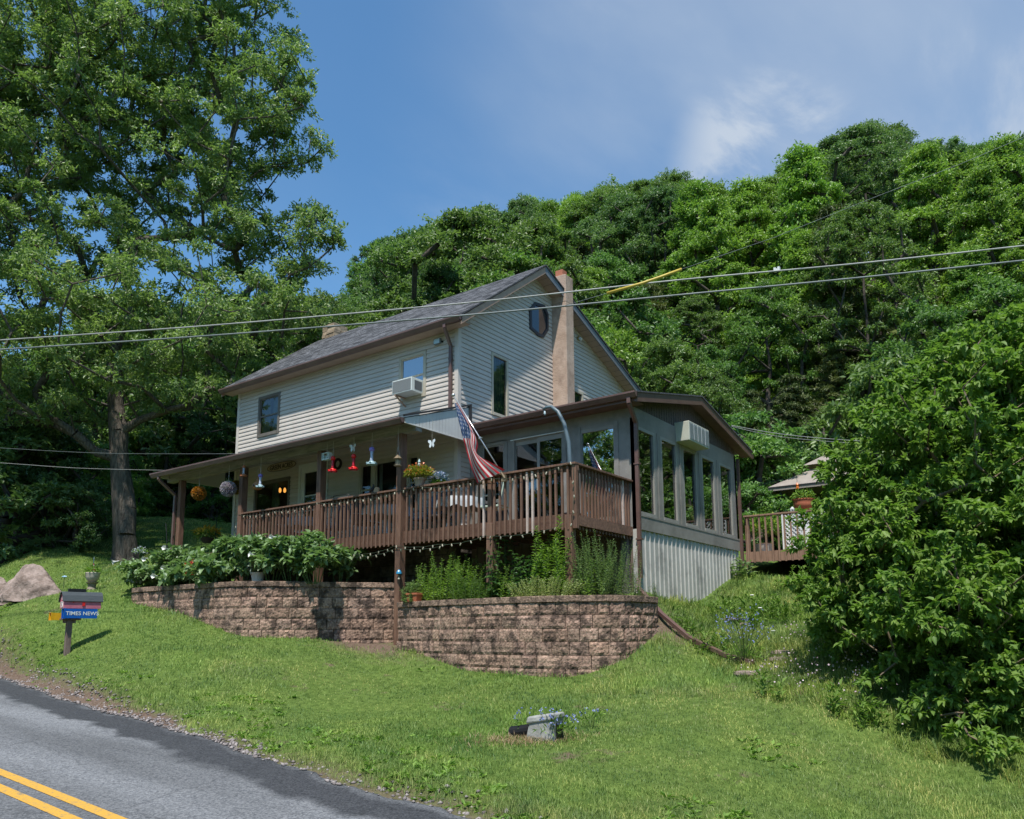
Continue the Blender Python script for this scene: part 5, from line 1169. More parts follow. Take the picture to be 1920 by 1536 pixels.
petalball('flower_ball',373,925,-1.95,.185,(.25,.13,.01),(.62,.24,.03),'orange and yellow flower ball, leftmost of the three hanging balls')
petalball('flower_ball',428,917,-1.95,.20,(.20,.14,.24),(.70,.66,.72),'lilac and white flower ball hanging beside the second porch post',core=(.08,.05,.09))
petalball('flower_ball',443,914,-1.0,.185,(.18,.12,.01),(.42,.28,.03),'dull yellow flower ball hanging behind the lilac and white one')
def hummer(px,py,y,s,top,body,base,label,drop=None,clear=None):
    p=onY(px,py,y); t=T('hummingbird_feeder',p,label,'bird feeder','feeders hanging under the porch roof'); 
    mb=MB(); mb.lathe((p.x,p.y,p.z+.10*s),[(.015*s,.09*s),(.045*s,.07*s),(.055*s,.03*s),(.035*s,0)][::-1],10); mb.build('cap',top,t,smooth=True)
    mb=MB(); mb.lathe((p.x,p.y,p.z-.09*s),[(.045*s,0),(.03*s,.05*s),(.026*s,.12*s),(.035*s,.19*s)],10); mb.build('bottle',body,t,smooth=True)
    mb=MB(); mb.lathe((p.x,p.y,p.z-.15*s),[(.05*s,0),(.10*s,.005),(.095*s,.03*s),(.05*s,.06*s),(.04*s,.075*s)],12)
    for k in range(6): a=k*math.pi/3; mb.lathe((p.x+.088*s*math.cos(a),p.y+.088*s*math.sin(a),p.z-.135*s),[(.012*s,0),(.024*s,.02*s),(.006*s,.035*s)],6)
    mb.build('base',base,t)
    hang_line(t,(p.x,p.y,p.z+.18*s),ZE-.06)
redd=rgb('dark_red',(.35,.01,.02),.3)
purp=rgb('violet_glass',(.22,.16,.45),.15); purc=rgb('pale_violet_glass',(.38,.42,.52),.15); tealc=rgb('teal_flower_base',(.30,.42,.45),.2)
hummer(624,872,-1.95,1.05,redp,redd,redp,'red hummingbird feeder hanging next to the dark wreath')
hummer(663,868,-1.95,1.05,redp,redd,redp,'red hummingbird feeder hanging below the left white butterfly')
hummer(697,857,-1.95,1.15,purp,purc,tealc,'violet and teal glass feeder hanging over the railing left of the tall centre post')
hummer(488,903,-1.95,1.0,purp,purc,tealc,'violet and pale glass feeder hanging in front of the gourd birdhouse')
hummer(457,884,-1.98,.85,rgb('copper_cap',(.40,.14,.06),.3),purc,rgb('copper_cap',(.4,.14,.06)),'small copper topped feeder hanging against the second porch post')
p=onY(483,909,-1.7); t=T('gourd_birdhouse',p,'orange brown gourd birdhouse hanging behind a glass feeder','birdhouse','feeders hanging under the porch roof')
mb=MB(); mb.lathe((p.x,p.y,p.z-.14),[(.02,0),(.10,.03),(.135,.09),(.12,.15),(.06,.21),(.035,.27),(.025,.36)],16); mb.build('body',mat('gourd',(.30,.13,.05),(.50,.26,.12),scale=9,rough=.45),t,smooth=True); 
mb=MB(); mb.lathe((0,0,0),[(.03,0),(.03,.004)],12); mb.v=[(p.x+.02+a,p.y-.132+c,p.z-.04+b) for a,b,c in mb.v]; mb.build('entry_hole',metal_b,t); hang_line(t,(p.x,p.y,p.z+.2),ZE-.05)
# clear box feeder, lantern feeder
p=onY(613,856,-1.9); t=T('box_feeder',p,'pale square window-box bird feeder hanging beside the third porch post','bird feeder','feeders hanging under the porch roof')
wh=rgb('pale_acrylic',(.50,.56,.52),.2)
mb=MB(); mb.box(p.x-.12,p.x+.12,p.y-.05,p.y+.05,p.z-.085,p.z-.06).box(p.x-.12,p.x+.12,p.y-.05,p.y+.05,p.z+.065,p.z+.08).box(p.x-.12,p.x-.105,p.y-.05,p.y+.05,p.z-.06,p.z+.065).box(p.x+.105,p.x+.12,p.y-.05,p.y+.05,p.z-.06,p.z+.065).box(p.x-.07,p.x-.055,p.y-.05,p.y-.03,p.z-.06,p.z+.065).box(p.x+.055,p.x+.07,p.y-.05,p.y-.03,p.z-.06,p.z+.065); mb.build('frame',wh,t)
mb=MB(); mb.box(p.x-.1,p.x+.1,p.y-.02,p.y+.03,p.z-.06,p.z+.02); mb.build('seed',rgb('seed',(.30,.33,.27),.8),t); hang_line(t,(p.x,p.y,p.z+.08),ZE-.06)
p=onY(746,866,-1.95); t=T('lantern_feeder',p,'bronze lantern shaped feeder hanging at the tall centre post','bird feeder','feeders hanging under the porch roof')
brz=rgb('bronze_metal',(.22,.17,.11),.4,metal=.4)
mb=MB(); mb.lathe((p.x,p.y,p.z-.09),[(.085,0),(.085,.012),(.055,.02)],8); mb.lathe((p.x,p.y,p.z+.05),[(.055,0),(.10,.012),(.055,.06),(.012,.10)],8)
for k in range(6): a=k*math.pi/3; mb.tube([(p.x+.055*math.cos(a),p.y+.055*math.sin(a),p.z-.08),(p.x+.055*math.cos(a),p.y+.055*math.sin(a),p.z+.055)],.006,4)
mb.build('lantern_body',brz,t); mb=MB(); mb.lathe((p.x,p.y,p.z-.07),[(.04,0),(.04,.11)],8); mb.build('seed',rgb('lantern_seed',(.3,.26,.18),.8),t)
mb=MB(); mb.tube([(p.x-.06,p.y,p.z+.09),(p.x,p.y,p.z+.33)],.004,4); mb.tube([(p.x+.06,p.y,p.z+.09),(p.x,p.y,p.z+.33),(p.x,p.y,ZE-.06)],.004,4); mb.build('hanger',stringm,t)
# butterflies
def butterfly(px,py,y,ang,label):
    p=onY(px,py,y); t=T('butterfly_ornament',p,label,'ornament','white butterfly ornaments'); m=rgb('white_butterfly',(.62,.66,.68),.4)
    def wing(sg):
        pts=[(0,0),(.03,.07),(.09,.085),(.10,.04),(.05,.0),(.07,-.04),(.05,-.085),(.015,-.05)]; mb=MB(); vs=[(p.x+sg*a*math.cos(ang),p.y-.04*a*10*.3-.004,p.z+b) for a,b in pts]; vb=[(a,b+.006,c) for a,b,c in vs]; n=len(pts)
        mb.add(vs+vb,[list(range(n)),[n+i for i in range(n)][::-1]]+[[i,(i+1)%n,n+(i+1)%n,n+i] for i in range(n)]); mb.build('wing',m,t)
    wing(1); wing(-1); mb=MB(); mb.tube([(p.x,p.y,p.z-.05),(p.x,p.y,p.z+.05)],.008,6); mb.build('body',metal_b,t); mb=MB(); mb.tube([(p.x,p.y,p.z+.05),(p.x,p.y,ZE-.03)],.003,4); mb.build('hanger',stringm,t)
butterfly(662,840,-1.9,.2,'white butterfly ornament hanging above a red feeder')
butterfly(810,832,-1.9,-.3,'white butterfly ornament hanging right of the tall centre post')
# wreath
p=onY(633,870,-.3); t=T('wreath',p,'dark round wreath hanging on the porch behind a red feeder','wreath'); mb=MB()
mb.tube([(p.x+.12*math.cos(a),p.y,p.z+.12*math.sin(a)) for a in np.linspace(0,2*math.pi,17)],.035,6,cap=False); mb.build('ring',rgb('dark_twigs',(.03,.02,.018),.9),t); mb=MB(); mb.tube([(p.x,p.y,p.z+.12),(p.x,p.y,ZE+.05)],.004,4); mb.build('hanger',stringm,t)
# sign
def text(body,size,loc,rot,m,parent,extr=.004,name='lettering',space=1.0,shear=0,align='CENTER',xs=1):
    c=bpy.data.curves.new(name,'FONT'); c.body=body; c.size=size; c.extrude=extr; c.offset=.0012; c.align_x=align; c.align_y='CENTER'; c.space_character=space; c.shear=shear; c.materials.append(m)
    o=bpy.data.objects.new(name,c); COL.objects.link(o); o.parent=parent; o.location=V(loc)-V(parent['_o']); o.rotation_euler=rot; o.scale=(xs,1,1); bpy.context.view_layer.update(); me=bpy.data.meshes.new_from_object(o.evaluated_get(bpy.context.evaluated_depsgraph_get())); o2=bpy.data.objects.new(name,me); COL.objects.link(o2); o2.parent=parent; o2.location=o.location; o2.rotation_euler=rot; o2.scale=(xs,1,1); bpy.data.objects.remove(o); return o2
s0=onY(503,881,-.03); s1=onY(554,868,-.03); sc=(s0+s1)/2; w_=s1.x-s0.x
t=T('name_sign',sc,'oval wooden sign reading GREEN ACRES on the porch wall','sign')
mb=MB(); n=28; ov=[(sc.x+w_*.52*math.copysign(abs(math.cos(a))**.75,math.cos(a)),sc.z+.115*math.copysign(abs(math.sin(a))**.9,math.sin(a))) for a in np.linspace(0,2*math.pi,n,endpoint=False)]
mb.prism(ov,'y',-.045,-.022); mb.build('board',mat('sign_board',(.40,.30,.19),(.50,.39,.26),scale=8,rough=.7),t)
mb=MB(); mb.tube([(a,-.048,b) for a,b in ov+ov[:1]],.007,4,cap=False); mb.build('rim',rgb('sign_dark',(.035,.022,.016),.6),t)
text('GREEN ACRES',.185,(sc.x,-.047,sc.z-.005),(math.pi/2,0,0),rgb('sign_dark',(.035,.022,.016),.6),t,.006,xs=w_*.92/1.30)
# flower pot on the rail and neighbours
p=V((.42,PY-.0,.902)); q=onY(787,902,PY); p.x=q.x
t=T('flower_pot',p,'taupe flower pot on the deck rail full of orange and yellow flowers','flower pot')
mb=MB(); mb.lathe(p,[(.085,0),(.115,.13),(.135,.13),(.14,.165),(.12,.168),(.105,.14)],18); mb.build('pot',rgb('taupe_pot',(.30,.23,.19),.6),t,smooth=False)
rg=np.random.default_rng(3); n=1500
def puff(t,p,r,n,L,W,m,name,flat=.7,rg=rg,off=(0,0,0),shape='diamond',out=.7):
    d=rdir(n,rg); d[:,2]=np.abs(d[:,2])*1.0-.25; d=unit(d); R=r*rg.random(n)**.45; o=np.array(p)+np.array(off)-np.array(t['_o']); P=o+d*R[:,None]*np.array([1,1,flat]); v,fi=leafverts(P,unit(d*out+rdir(n,rg)*.6+np.array([0,0,.25])),unit(np.array([0,0,1])+rdir(n,rg)*.7),L*rg.uniform(.6,1.3,n),W*rg.uniform(.7,1.2,n),shape=shape); o=npmesh(name,v,None,None,rg.random(n),m,t,fidx=fi)
    if n<160: o['kind']='stuff'
    return o
puff(t,p,.30,1500,.065,.022,leafmat('pot_foliage',(.10,.16,.02),(.38,.36,.05)),'foliage',off=(0,0,.24),flat=.6); puff(t,p,.31,230,.05,.045,leafmat('orange_blossom',(.60,.10,.03),(.75,.28,.10),trans=.2),'flowers',off=(0,0,.27),flat=.66)
p=onY(822,893,PY+.25); p.z=.902+.0; t=T('hydrangea_pot',p,'blue and pink hydrangea-like flowers in a dark pot beside the taupe pot','flower pot')
mb=MB(); mb.lathe((p.x,p.y,p.z-.10),[(.07,0),(.10,.14),(.11,.15)],14); mb.build('pot',metal_b,t); puff(t,p,.20,420,.055,.05,leafmat('blue_blossom',(.10,.25,.38),(.45,.42,.55),trans=.2),'flowers',off=(0,0,.16)); puff(t,p,.16,300,.07,.03,leafmat('weed_leaf',(0,0,0),(0,0,0)),'foliage',off=(0,0,.05))
p=onY(786,870,PY+.1); t=T('bird_ornament',p,'small teal and white lighthouse ornament standing above the orange flowers','ornament')
mb=MB(); mb.lathe((p.x,p.y,p.z-.07),[(.035,0),(.022,.10),(.03,.11),(.02,.14),(.002,.18)],8); mb.build('tower',rgb('teal_white',(.40,.55,.55),.4),t); mb=MB(); mb.tube([(p.x,p.y,p.z-.07),(p.x,p.y,.95)],.006,5); mb.build('stake',metal_b,t)
p=onY(697,917,PY); p.z=.902; t=T('iron_figurine',p,'small black iron bird figurine on the deck rail','figurine'); mb=MB(); mb.tube([(p.x-.10,p.y,p.z+.012),(p.x+.06,p.y,p.z+.012)],.012,6); mb.tube([(p.x-.07,p.y,p.z+.01),(p.x-.03,p.y,p.z+.07),(p.x+.02,p.y,p.z+.09),(p.x+.06,p.y,p.z+.16),(p.x+.04,p.y,p.z+.20)],[.01,.03,.04,.018,.012],8); mb.tube([(p.x+.0,p.y,p.z+.09),(p.x+.05,p.y,p.z+.02)],.01,5); mb.build('figure',metal_b,t)
p=onY(707,915,PY); p.z=.902; t=T('shell_ornament',p,'tan scallop shell ornament on the deck rail','ornament'); mb=MB(); mb.prism([(p.x-.06,p.z),(p.x-.08,p.z+.07),(p.x-.04,p.z+.12),(p.x+.03,p.z+.12),(p.x+.07,p.z+.06),(p.x+.05,p.z)],'y',p.y-.02,p.y+.02); mb.build('shell',rgb('tan_shell',(.40,.26,.15),.7),t)
p=onY(655,927,PY); p.z=.902; t=T('rail_tray',p,'long dark metal tray lying on the deck rail','tray'); mb=MB(); mb.box(p.x-.5,p.x+.05,p.y-.06,p.y+.06,p.z,p.z+.02); mb.build('tray',rgb('dark_tray',(.10,.10,.10),.5),t); mb=MB(); mb.tube([(p.x-.48,p.y-.06,p.z+.02),(p.x-.45,p.y-.06,p.z+.06),(p.x+.02,p.y-.06,p.z+.06),(p.x+.05,p.y-.06,p.z+.02)],.008,5); mb.build('handle',metal_b,t)
# tables and chairs on the porch
clothm=rgb('white_tablecloth',(.42,.44,.46),.8)
def table(x,y,r,label):
    t=T('patio_table',(x,y,0),label,'table','tables on the porch'); mb=MB(); mb.lathe((x,y,.70),[(r,0),(r,.025)],28); mb.build('tabletop',rgb('table_glass',(.2,.22,.22),.2),t)
    for k in range(4):
        a=math.pi/4+k*math.pi/2; mb=MB(); mb.tube([(x+r*.25*math.cos(a),y+r*.25*math.sin(a),.69),(x+r*.7*math.cos(a),y+r*.7*math.sin(a),.0)],.02,6); mb.build('leg',white,t)
    c=T('tablecloth',(x,y,.73),'white lace tablecloth on the '+label.split(' in ')[0].replace('round ',''),'tablecloth','tablecloths'); n=48; vs=[(x,y,.731)]
    for rr_,zz_,wv in ((r*.98,.731,0),(r*1.02,.70,.01),(r*1.04,.58,.035),(r*1.05,.50,.05)):
        for k in range(n): a=2*math.pi*k/n; q=rr_+wv*math.sin(9*a); vs.append((x+q*math.cos(a),y+q*math.sin(a),zz_+(-.03*math.cos(9*a) if wv>.04 else 0)))
    fs=[[0,1+k,1+(k+1)%n] for k in range(n)]+[[1+j*n+k,1+j*n+(k+1)%n,1+(j+1)*n+(k+1)%n,1+(j+1)*n+k] for j in range(3) for k in range(n)]; mb=MB(); mb.add(vs,fs); mb.build('cloth',clothm,c,smooth=True,fix=False)
table(-1.35,-.85,.55,'round patio table in front of the triple window'); table(.75,-.75,.5,'round patio table right of the tall centre post'); table(-4.2,-.85,.45,'round patio table by the dining window')
def chair(x,y,rz,label,cush,first=True):
    t=T('patio_chair',(x,y,0),label,'chair','patio chairs on the porch'); fr=rgb('green_grey_frame',(.16,.18,.17),.4); 
    for sx in (-1,1):
        mb=MB(); mb.tube([(x+sx*.25,y-.24,0),(x+sx*.25,y-.22,.62),(x+sx*.25,y+.18,.66)],.014,6); mb.build('leg',fr,t); mb=MB(); mb.tube([(x+sx*.22,y+.30,0),(x+sx*.22,y+.2,.42),(x+sx*.22,y+.32,1.0)],.014,6); mb.build('leg',fr,t)
    mb=MB(); mb.box(x-.25,x+.25,y-.24,y+.22,.40,.45); mb.build('seat',cush,t,bevel=.015)
    mb=MB(); mb.add([(x-.22,y+.20,.45),(x+.22,y+.20,.45),(x+.22,y+.25,.45),(x-.22,y+.25,.45),(x-.20,y+.31,.98),(x+.20,y+.31,.98),(x+.20,y+.36,.98),(x-.20,y+.36,.98),(x-.1,y+.325,1.04),(x+.1,y+.325,1.04),(x+.1,y+.365,1.04),(x-.1,y+.365,1.04)],[[3,2,1,0],[0,1,5,4],[1,2,6,5],[2,3,7,6],[3,0,4,7],[4,5,9,8],[5,6,10,9],[6,7,11,10],[7,4,8,11],[8,9,10,11]]); mb.build('backrest',cush,t)
    t.rotation_euler=(0,0,rz); return t
cg=rgb('pale_green_cushion',(.38,.46,.38),.9); cd_=rgb('dark_cushion',(.05,.05,.055),.9); cbl=rgb('blue_cushion',(.10,.15,.22),.9)
chair(1.7,-.85,-1.4,'patio chair with pale green cushions near the flag',cg); chair(.05,-.6,.3,'patio chair with dark cushions behind the tall centre post',cd_); chair(-2.1,-.8,1.5,'patio chair with dark cushions at the third porch post',cd_); chair(-3.3,-.7,-1.5,'patio chair with blue cushions right of the dining window table',cbl); chair(-5.0,-.7,1.5,'patio chair with dark cushions by the second porch post',cd_); chair(-.5,-.45,0,'patio chair with blue cushions in front of the triple window',cbl)
p=V((2.75,-.1,0)); t=T('storage_box',(1.25,-.3,0),'low black grill cart behind the railing','cart'); mb=MB(); mb.box(1.05,1.5,-.5,-.1,.05,.6); mb.build('cabinet',black,t,bevel=.02); mb=MB(); mb.box(1.0,1.55,-.52,-.08,.6,.66); mb.build('lid',rgb('dark_tray',(.1,.1,.1)),t)
# flag on its pole
fb=onY(944,893,PY-.12); ft=onY(850,741,PY-.42)
t=T('flag_pole',fb,'silver flag pole leaning out from the deck rail with a hanging American flag','flag')
mb=MB(); mb.tube([fb,ft],.013,8); mb.build('pole',silver,t,smooth=True); mb=MB(); mb.lathe(ft,[(.012,-.03),(.028,-.02),(.036,.0),(.028,.022),(.006,.034)],12); mb.build('finial',silver,t,smooth=True)
mb=MB(); u_=(ft-fb).normalized(); c_=fb.lerp(ft,.46); mb.tube([c_-u_*.012,c_+u_*.012],.026,10); mb.tube([c_,c_+V((.06,0,0))],.006,5); mb.build('clip',white,t)
mb=MB(); mb.tube([fb-u_*.05,fb+u_*.12],.022,8); mb.box(fb.x-.04,fb.x+.04,fb.y+.0,fb.y+.07,fb.z-.10,fb.z+.03); mb.build('bracket',brz,t)
def PQ(px,py,y): return onY(px,py,y)
def cr(P,t):
    n=len(P)-1; s=min(int(t*n),n-1); f=t*n-s; a=P[max(s-1,0)];b=P[s];c=P[s+1];d=P[min(s+2,n)]; return .5*((2*b)+(c-a)*f+(2*a-5*b+4*c-d)*f*f+(3*b-a-3*c+d)*f**3)
y0_=PY-.40; A_=[PQ(852,756,y0_),PQ(862,795,PY-.36),PQ(875,845,PY-.30),PQ(885,880,PY-.26),PQ(894,905,PY-.24)]; B_=[PQ(855,757,y0_),PQ(880,792,PY-.44),PQ(884,830,PY-.50),PQ(889,862,PY-.44),PQ(913,897,PY-.30)]; C_=[PQ(857,754,y0_),PQ(893,822,PY-.30),PQ(893,850,PY-.36),PQ(918,866,PY-.28),PQ(948,882,PY-.2)]
mb=MB(); NU,NV=39,46; G=[]
for j in range(NV+1):
    v=j/NV; a,b,c=cr(A_,v),cr(B_,v),cr(C_,v)
    for i in range(NU+1):
        u=i/NU; q=(1-u)**2*a+2*u*(1-u)*(b*1.0)+u*u*c; fo=.035*math.sin(u*9+v*5)*min(1,v*3)+.015*math.sin(u*23+v*3)*min(1,v*3); G.append(q+V((fo*.5,-fo,0)))
R_,W_,B__=(.50,.018,.03),(.60,.56,.53),(.045,.085,.19)
fs=[];cs=[]
for j in range(NV):
    for i in range(NU):
        st=i//3; col=R_ if st%2==0 else W_
        if i<21 and j<18: col=B__ if not((i%4==1 and j%4==1) or (i%4==3 and j%4==3)) else (.55,.56,.6)
        if 10<=i<21 and j<18 and False: col=W_
        fs.append([j*(NU+1)+i,j*(NU+1)+i+1,(j+1)*(NU+1)+i+1,(j+1)*(NU+1)+i]); cs.append(col)
b0=mb.add(G,fs); mb.c=cs
fm=bpy.data.materials.new('flag_cloth'); tt=nt(fm); o_=N(tt,'ShaderNodeOutputMaterial'); bb=N(tt,'ShaderNodeBsdfPrincipled'); bb.inputs['Roughness'].default_value=.7; at2=N(tt,'ShaderNodeAttribute',attribute_name='col'); tr2=N(tt,'ShaderNodeBsdfTranslucent'); m2=N(tt,'ShaderNodeMixShader'); m2.inputs[0].default_value=.3
tt.links.new(at2.outputs['Color'],bb.inputs['Base Color']); tt.links.new(at2.outputs['Color'],tr2.inputs['Color']); tt.links.new(bb.outputs[0],m2.inputs[1]); tt.links.new(tr2.outputs[0],m2.inputs[2]); tt.links.new(m2.outputs[0],o_.inputs[0])
fl=mb.build('flag',fm,t,smooth=True,fix=False)
# curved pole on the deck
cp_=[onY(a,b,-1.25) for a,b in ((1069,985),(1069,870),(1066,830),(1058,795),(1046,772),(1034,763),(1024,764),(1019,768))]; cp_[0].z=0.0
t=T('curved_pole',cp_[0],'grey blue curved pole rising above the deck corner with a crystal on its tip','pole'); mb=MB(); mb.tube(cp_,[.042,.042,.04,.038,.036,.034,.03,.026],10); mb.build('pole',rgb('blue_grey_pole',(.09,.125,.145),.4),t,smooth=True)
e_=cp_[-1]; mb=MB(); mb.tube([e_,e_-V((0,0,.03))],.004,4); mb.lathe(e_-V((-.03,0,.12)),[(.004,0),(.022,.03),(.018,.07),(.006,.09)],6); mb.build('crystal',rgb('crystal',(.5,.6,.65),.08),t)
mb=MB(); mb.lathe((cp_[0].x,cp_[0].y,.001),[(.25,0),(.25,.05),(.06,.09)],16); mb.build('base',black,t)
# string lights
def lights(name,paths,label,step,seed):
    rs=random.Random(seed); a=V(paths[0][0]); t=T(name,a,label,'string lights'); proto=None; wm=rgb('green_wire',(.03,.05,.03),.6); bm=mat('led_bulb',(.30,.27,.20),(.38,.35,.27),scale=8,rough=.3); cmb=MB(); nb=0
    for P in paths:
        P=[V(q) for q in P]; pts=[]
        for A,B in zip(P[:-1],P[1:]):
            L=(B-A).length; n=max(3,int(L/.12)); sag=min(.09,L*.04)
            for i in range(n): f=i/n; pts.append(A.lerp(B,f)-V((0,0,sag*4*f*(1-f)+.006*math.sin(f*40))))
        pts.append(P[-1]); cmb.tube(pts,.0045,4)
        acc=0
        for A,B in zip(pts[:-1],pts[1:]):
            acc+=(B-A).length
            if acc>=step and nb<98:
                acc=0; nb+=1; 
                if proto is None:
                    mb=MB(); mb.lathe(B,[(.006,-.062),(.014,-.05),(.016,-.032),(.011,-.014),(.011,0)],8); proto=mb.build('bulb',bm,t,smooth=True); pb0=B.copy(); pl=V(t['_o'])
                    proto.data.transform(Matrix.Translation(pl-B)); proto.location=B-pl
                else:
                    c=proto.copy(); COL.objects.link(c); c.parent=t; c.location=B-pl
                o=t.children[-1] if False else None
                (proto if nb==1 else c).rotation_euler=(rs.uniform(-.35,.35),rs.uniform(-.4,.4),0)
    cmb.build('wire',wm,t)
F_=PY-.10
lights('string_lights',[[(-5.65,F_,.86),(-4.2,F_,.80),(-2.68,F_,.86),(-1.4,F_,.80),(-.06,F_-.03,.84),(.45,F_,.88),(1.3,F_,.78),(2.22,F_,.84),(3.1,F_,.76),(XD+.03,F_,.90)],[(XD+.09,F_-.01,.86),(XD+.1,F_-.01,.3),(XD+.04,F_-.01,-.2)],[(-5.72,F_-.02,.86),(-5.70,F_-.02,.1),(-5.66,F_-.02,-.4)]],'string of pale bulbs looped along the top of the deck railing',.215,1)
lights('string_lights',[[(-2.6,F_,-.33),(-1.4,F_,-.40),(-.1,F_-.04,-.30),(1.0,F_,-.35),(2.2,F_,-.27),(3.9,F_,-.22)],[(-2.5,F_,-.42),(-1.2,F_,-.46),(-.1,F_-.04,-.36),(1.2,F_,-.38)]],'string of pale bulbs hanging under the edge of the deck',.19,2)
# blue wind bell on the tall post
p=onY(748,1075,PY-.16); t=T('wind_bell',p,'small blue domed bird bell hanging on the tall centre post','bell'); mb=MB(); mb.lathe(p,[(.055,-.02),(.06,-.01),(.05,.03),(.03,.06),(.008,.075)],10); mb.build('dome',rgb('blue_enamel',(.03,.20,.36),.3),t); mb=MB(); mb.lathe(p-V((0,0,.12)),[(.026,0),(.018,.03),(.008,.05)],8); mb.tube([p-V((0,0,.08)),p-V((0,0,.02))],.004,4); mb.build('bell',rgb('cream_bell',(.42,.40,.32),.5),t); mb=MB(); mb.tube([p+V((0,0,.07)),p+V((0,.08,.10))],.005,4); mb.build('hook',metal_b,t)
# terracotta box planter on the right wall
p=V((.62,-2.02,ZR_+.002)); t=T('planter',p,'terracotta planter box on the left end of the right retaining wall','planter')
mb=MB(); mb.add([(p.x-.13,p.y-.07,p.z),(p.x+.13,p.y-.07,p.z),(p.x+.13,p.y+.07,p.z),(p.x-.13,p.y+.07,p.z),(p.x-.16,p.y-.09,p.z+.13),(p.x+.16,p.y-.09,p.z+.13),(p.x+.16,p.y+.09,p.z+.13),(p.x-.16,p.y+.09,p.z+.13)],[[3,2,1,0],[0,1,5,4],[1,2,6,5],[2,3,7,6],[3,0,4,7],[4,5,6,7]]); mb.box(p.x-.172,p.x+.172,p.y-.102,p.y+.102,p.z+.13,p.z+.165); mb.build('box',rgb('terracotta',(.36,.11,.055),.75),t)
# white pot in the left bed
p=V((-2.75,-3.2,ZL_-.05)); t=T('flower_pot',p,'white pot with a silvery plant behind the curve of the left retaining wall','flower pot'); mb=MB(); mb.lathe(p,[(.10,0),(.14,.22),(.155,.22),(.155,.26),(.13,.26)],16); mb.build('pot',rgb('cream_pot',(.50,.50,.45),.6),t); puff(t,p,.22,260,.09,.045,leafmat('silver_leaf',(.14,.19,.15),(.36,.42,.36)),'foliage',off=(0,0,.36))
# brown drain pipe on the ground
g1=at(1200,1085,15.2); pts=[(XS+.05,YS-.10,-1.05),(XS+.07,YS-.16,-1.25),(5.0,-.15,gz(5.0,-.15)+.12),(5.7,-.5,gz(5.7,-.5)+.08),(6.5,-.95,gz(6.5,-.95)+.06),(7.0,-1.2,gz(7.0,-1.2)+.05)]
t=T('drain_pipe',pts[1],'brown downspout extension lying on the slope beyond the right retaining wall','pipe'); mb=MB(); 
for a,b in zip(pts[:-1],pts[1:]): mb.bar(a,b,.08,.06)
mb.build('pipe',brown,t)
# ================================================================== mailbox
mp=at(125,1226,15.5); mz_=mp.z-.03
t=T('mailbox',(mp.x,mp.y,mz_),'pink barn shaped mailbox on a wooden post with newspaper tubes below it','mailbox')
ca=math.radians(3)   # the box faces along the road
AX=V((math.cos(math.radians(8)),math.sin(math.radians(8)),0)); 
RD=V((-.806,-.591,0)); AXv=(RT*1).copy(); AXv.z=0; AXv.normalize()
FHv=V((-AXv.y,AXv.x,0)); ax=(AXv*math.cos(.78)+FHv*math.sin(.78)).normalized()   # along the box, image right and away
sd=V((ax.y,-ax.x,0))                       # towards the road / camera
def LB(a,b,c): return V((mp.x,mp.y,mz_))+ax*a+sd*b+V((0,0,c))
def lbox(mb,a0,a1,b0,b1,c0,c1,mi=0): mb.add([LB(a,b,c) for c in (c0,c1) for b in (b0,b1) for a in (a0,a1)],[[0,2,3,1],[4,5,7,6],[0,1,5,4],[2,6,7,3],[0,4,6,2],[1,3,7,5]],mi)
PXM=14/1462.
mb=MB(); lbox(mb,-.045,.045,-.045,.045,-.25,.66); mb.build('post',mat('mail_post',(.13,.09,.08),(.21,.155,.13),scale=5,rough=.9,bump=.003,stretch=(5,5,.7)),t,bevel=.004)
mb=MB(); lbox(mb,-.16,.16,-.09,.09,.66,.685); lbox(mb,-.10,.10,-.035,.035,.60,.66); mb.build('shelf',mat('mail_post',(.1,.07,.06)),t)
zb=.875; z1=1.03; zt=1.175; hw=.12; x0,x1=-.14,.48
pink=mat('faded_pink_paint',(.42,.11,.16),(.52,.17,.22),scale=8,rough=.6)
prof=[(-hw,zb),(hw,zb),(hw,z1),(hw*.72,z1+.085),(hw*.35,zt-.015),(0,zt),(-hw*.35,zt-.015),(-hw*.72,z1+.085),(-hw,z1)]
n=len(prof); mb=MB(); mb.add([LB(x0,b,c) for b,c in prof]+[LB(x1,b,c) for b,c in prof],[list(range(n)),[n+i for i in range(n)][::-1]]+[[i,(i+1)%n,n+(i+1)%n,n+i] for i in range(n)]); mb.build('box',pink,t)
rp=[(hw+.02,z1-.02),(hw*.80,z1+.09),(hw*.40,zt),(0,zt+.018),(-hw*.40,zt),(-hw*.80,z1+.09),(-hw-.02,z1-.02)]; mb=MB()
for k,s_ in enumerate((x0-.03,x1+.03)): mb.v+=[tuple(LB(s_,b,c)) for b,c in rp]+[tuple(LB(s_,b*.94,c-.012)) for b,c in rp]
m_=7
for i in range(6):
    for q in ([i,i+1,2*m_+i+1,2*m_+i],[m_+i,3*m_+i,3*m_+i+1,m_+i+1],[i,m_+i,m_+i+1,i+1],[2*m_+i,2*m_+i+1,3*m_+i+1,3*m_+i]): mb.f.append(q); mb.mi.append(0); mb.c.append((1,1,1))
for q in ([0,2*m_,3*m_,m_],[6,m_+6,3*m_+6,2*m_+6]): mb.f.append(q); mb.mi.append(0); mb.c.append((1,1,1))
mb.build('roof',mat('slate_tin_roof',(.035,.045,.052),(.06,.072,.08),scale=9,rough=.75,stretch=(1,1,12)),t)
nm=MB(); lbox(nm,-.06,.24,-.012,.012,zt+.012,zt+.075); nm.build('name_board',black,t)
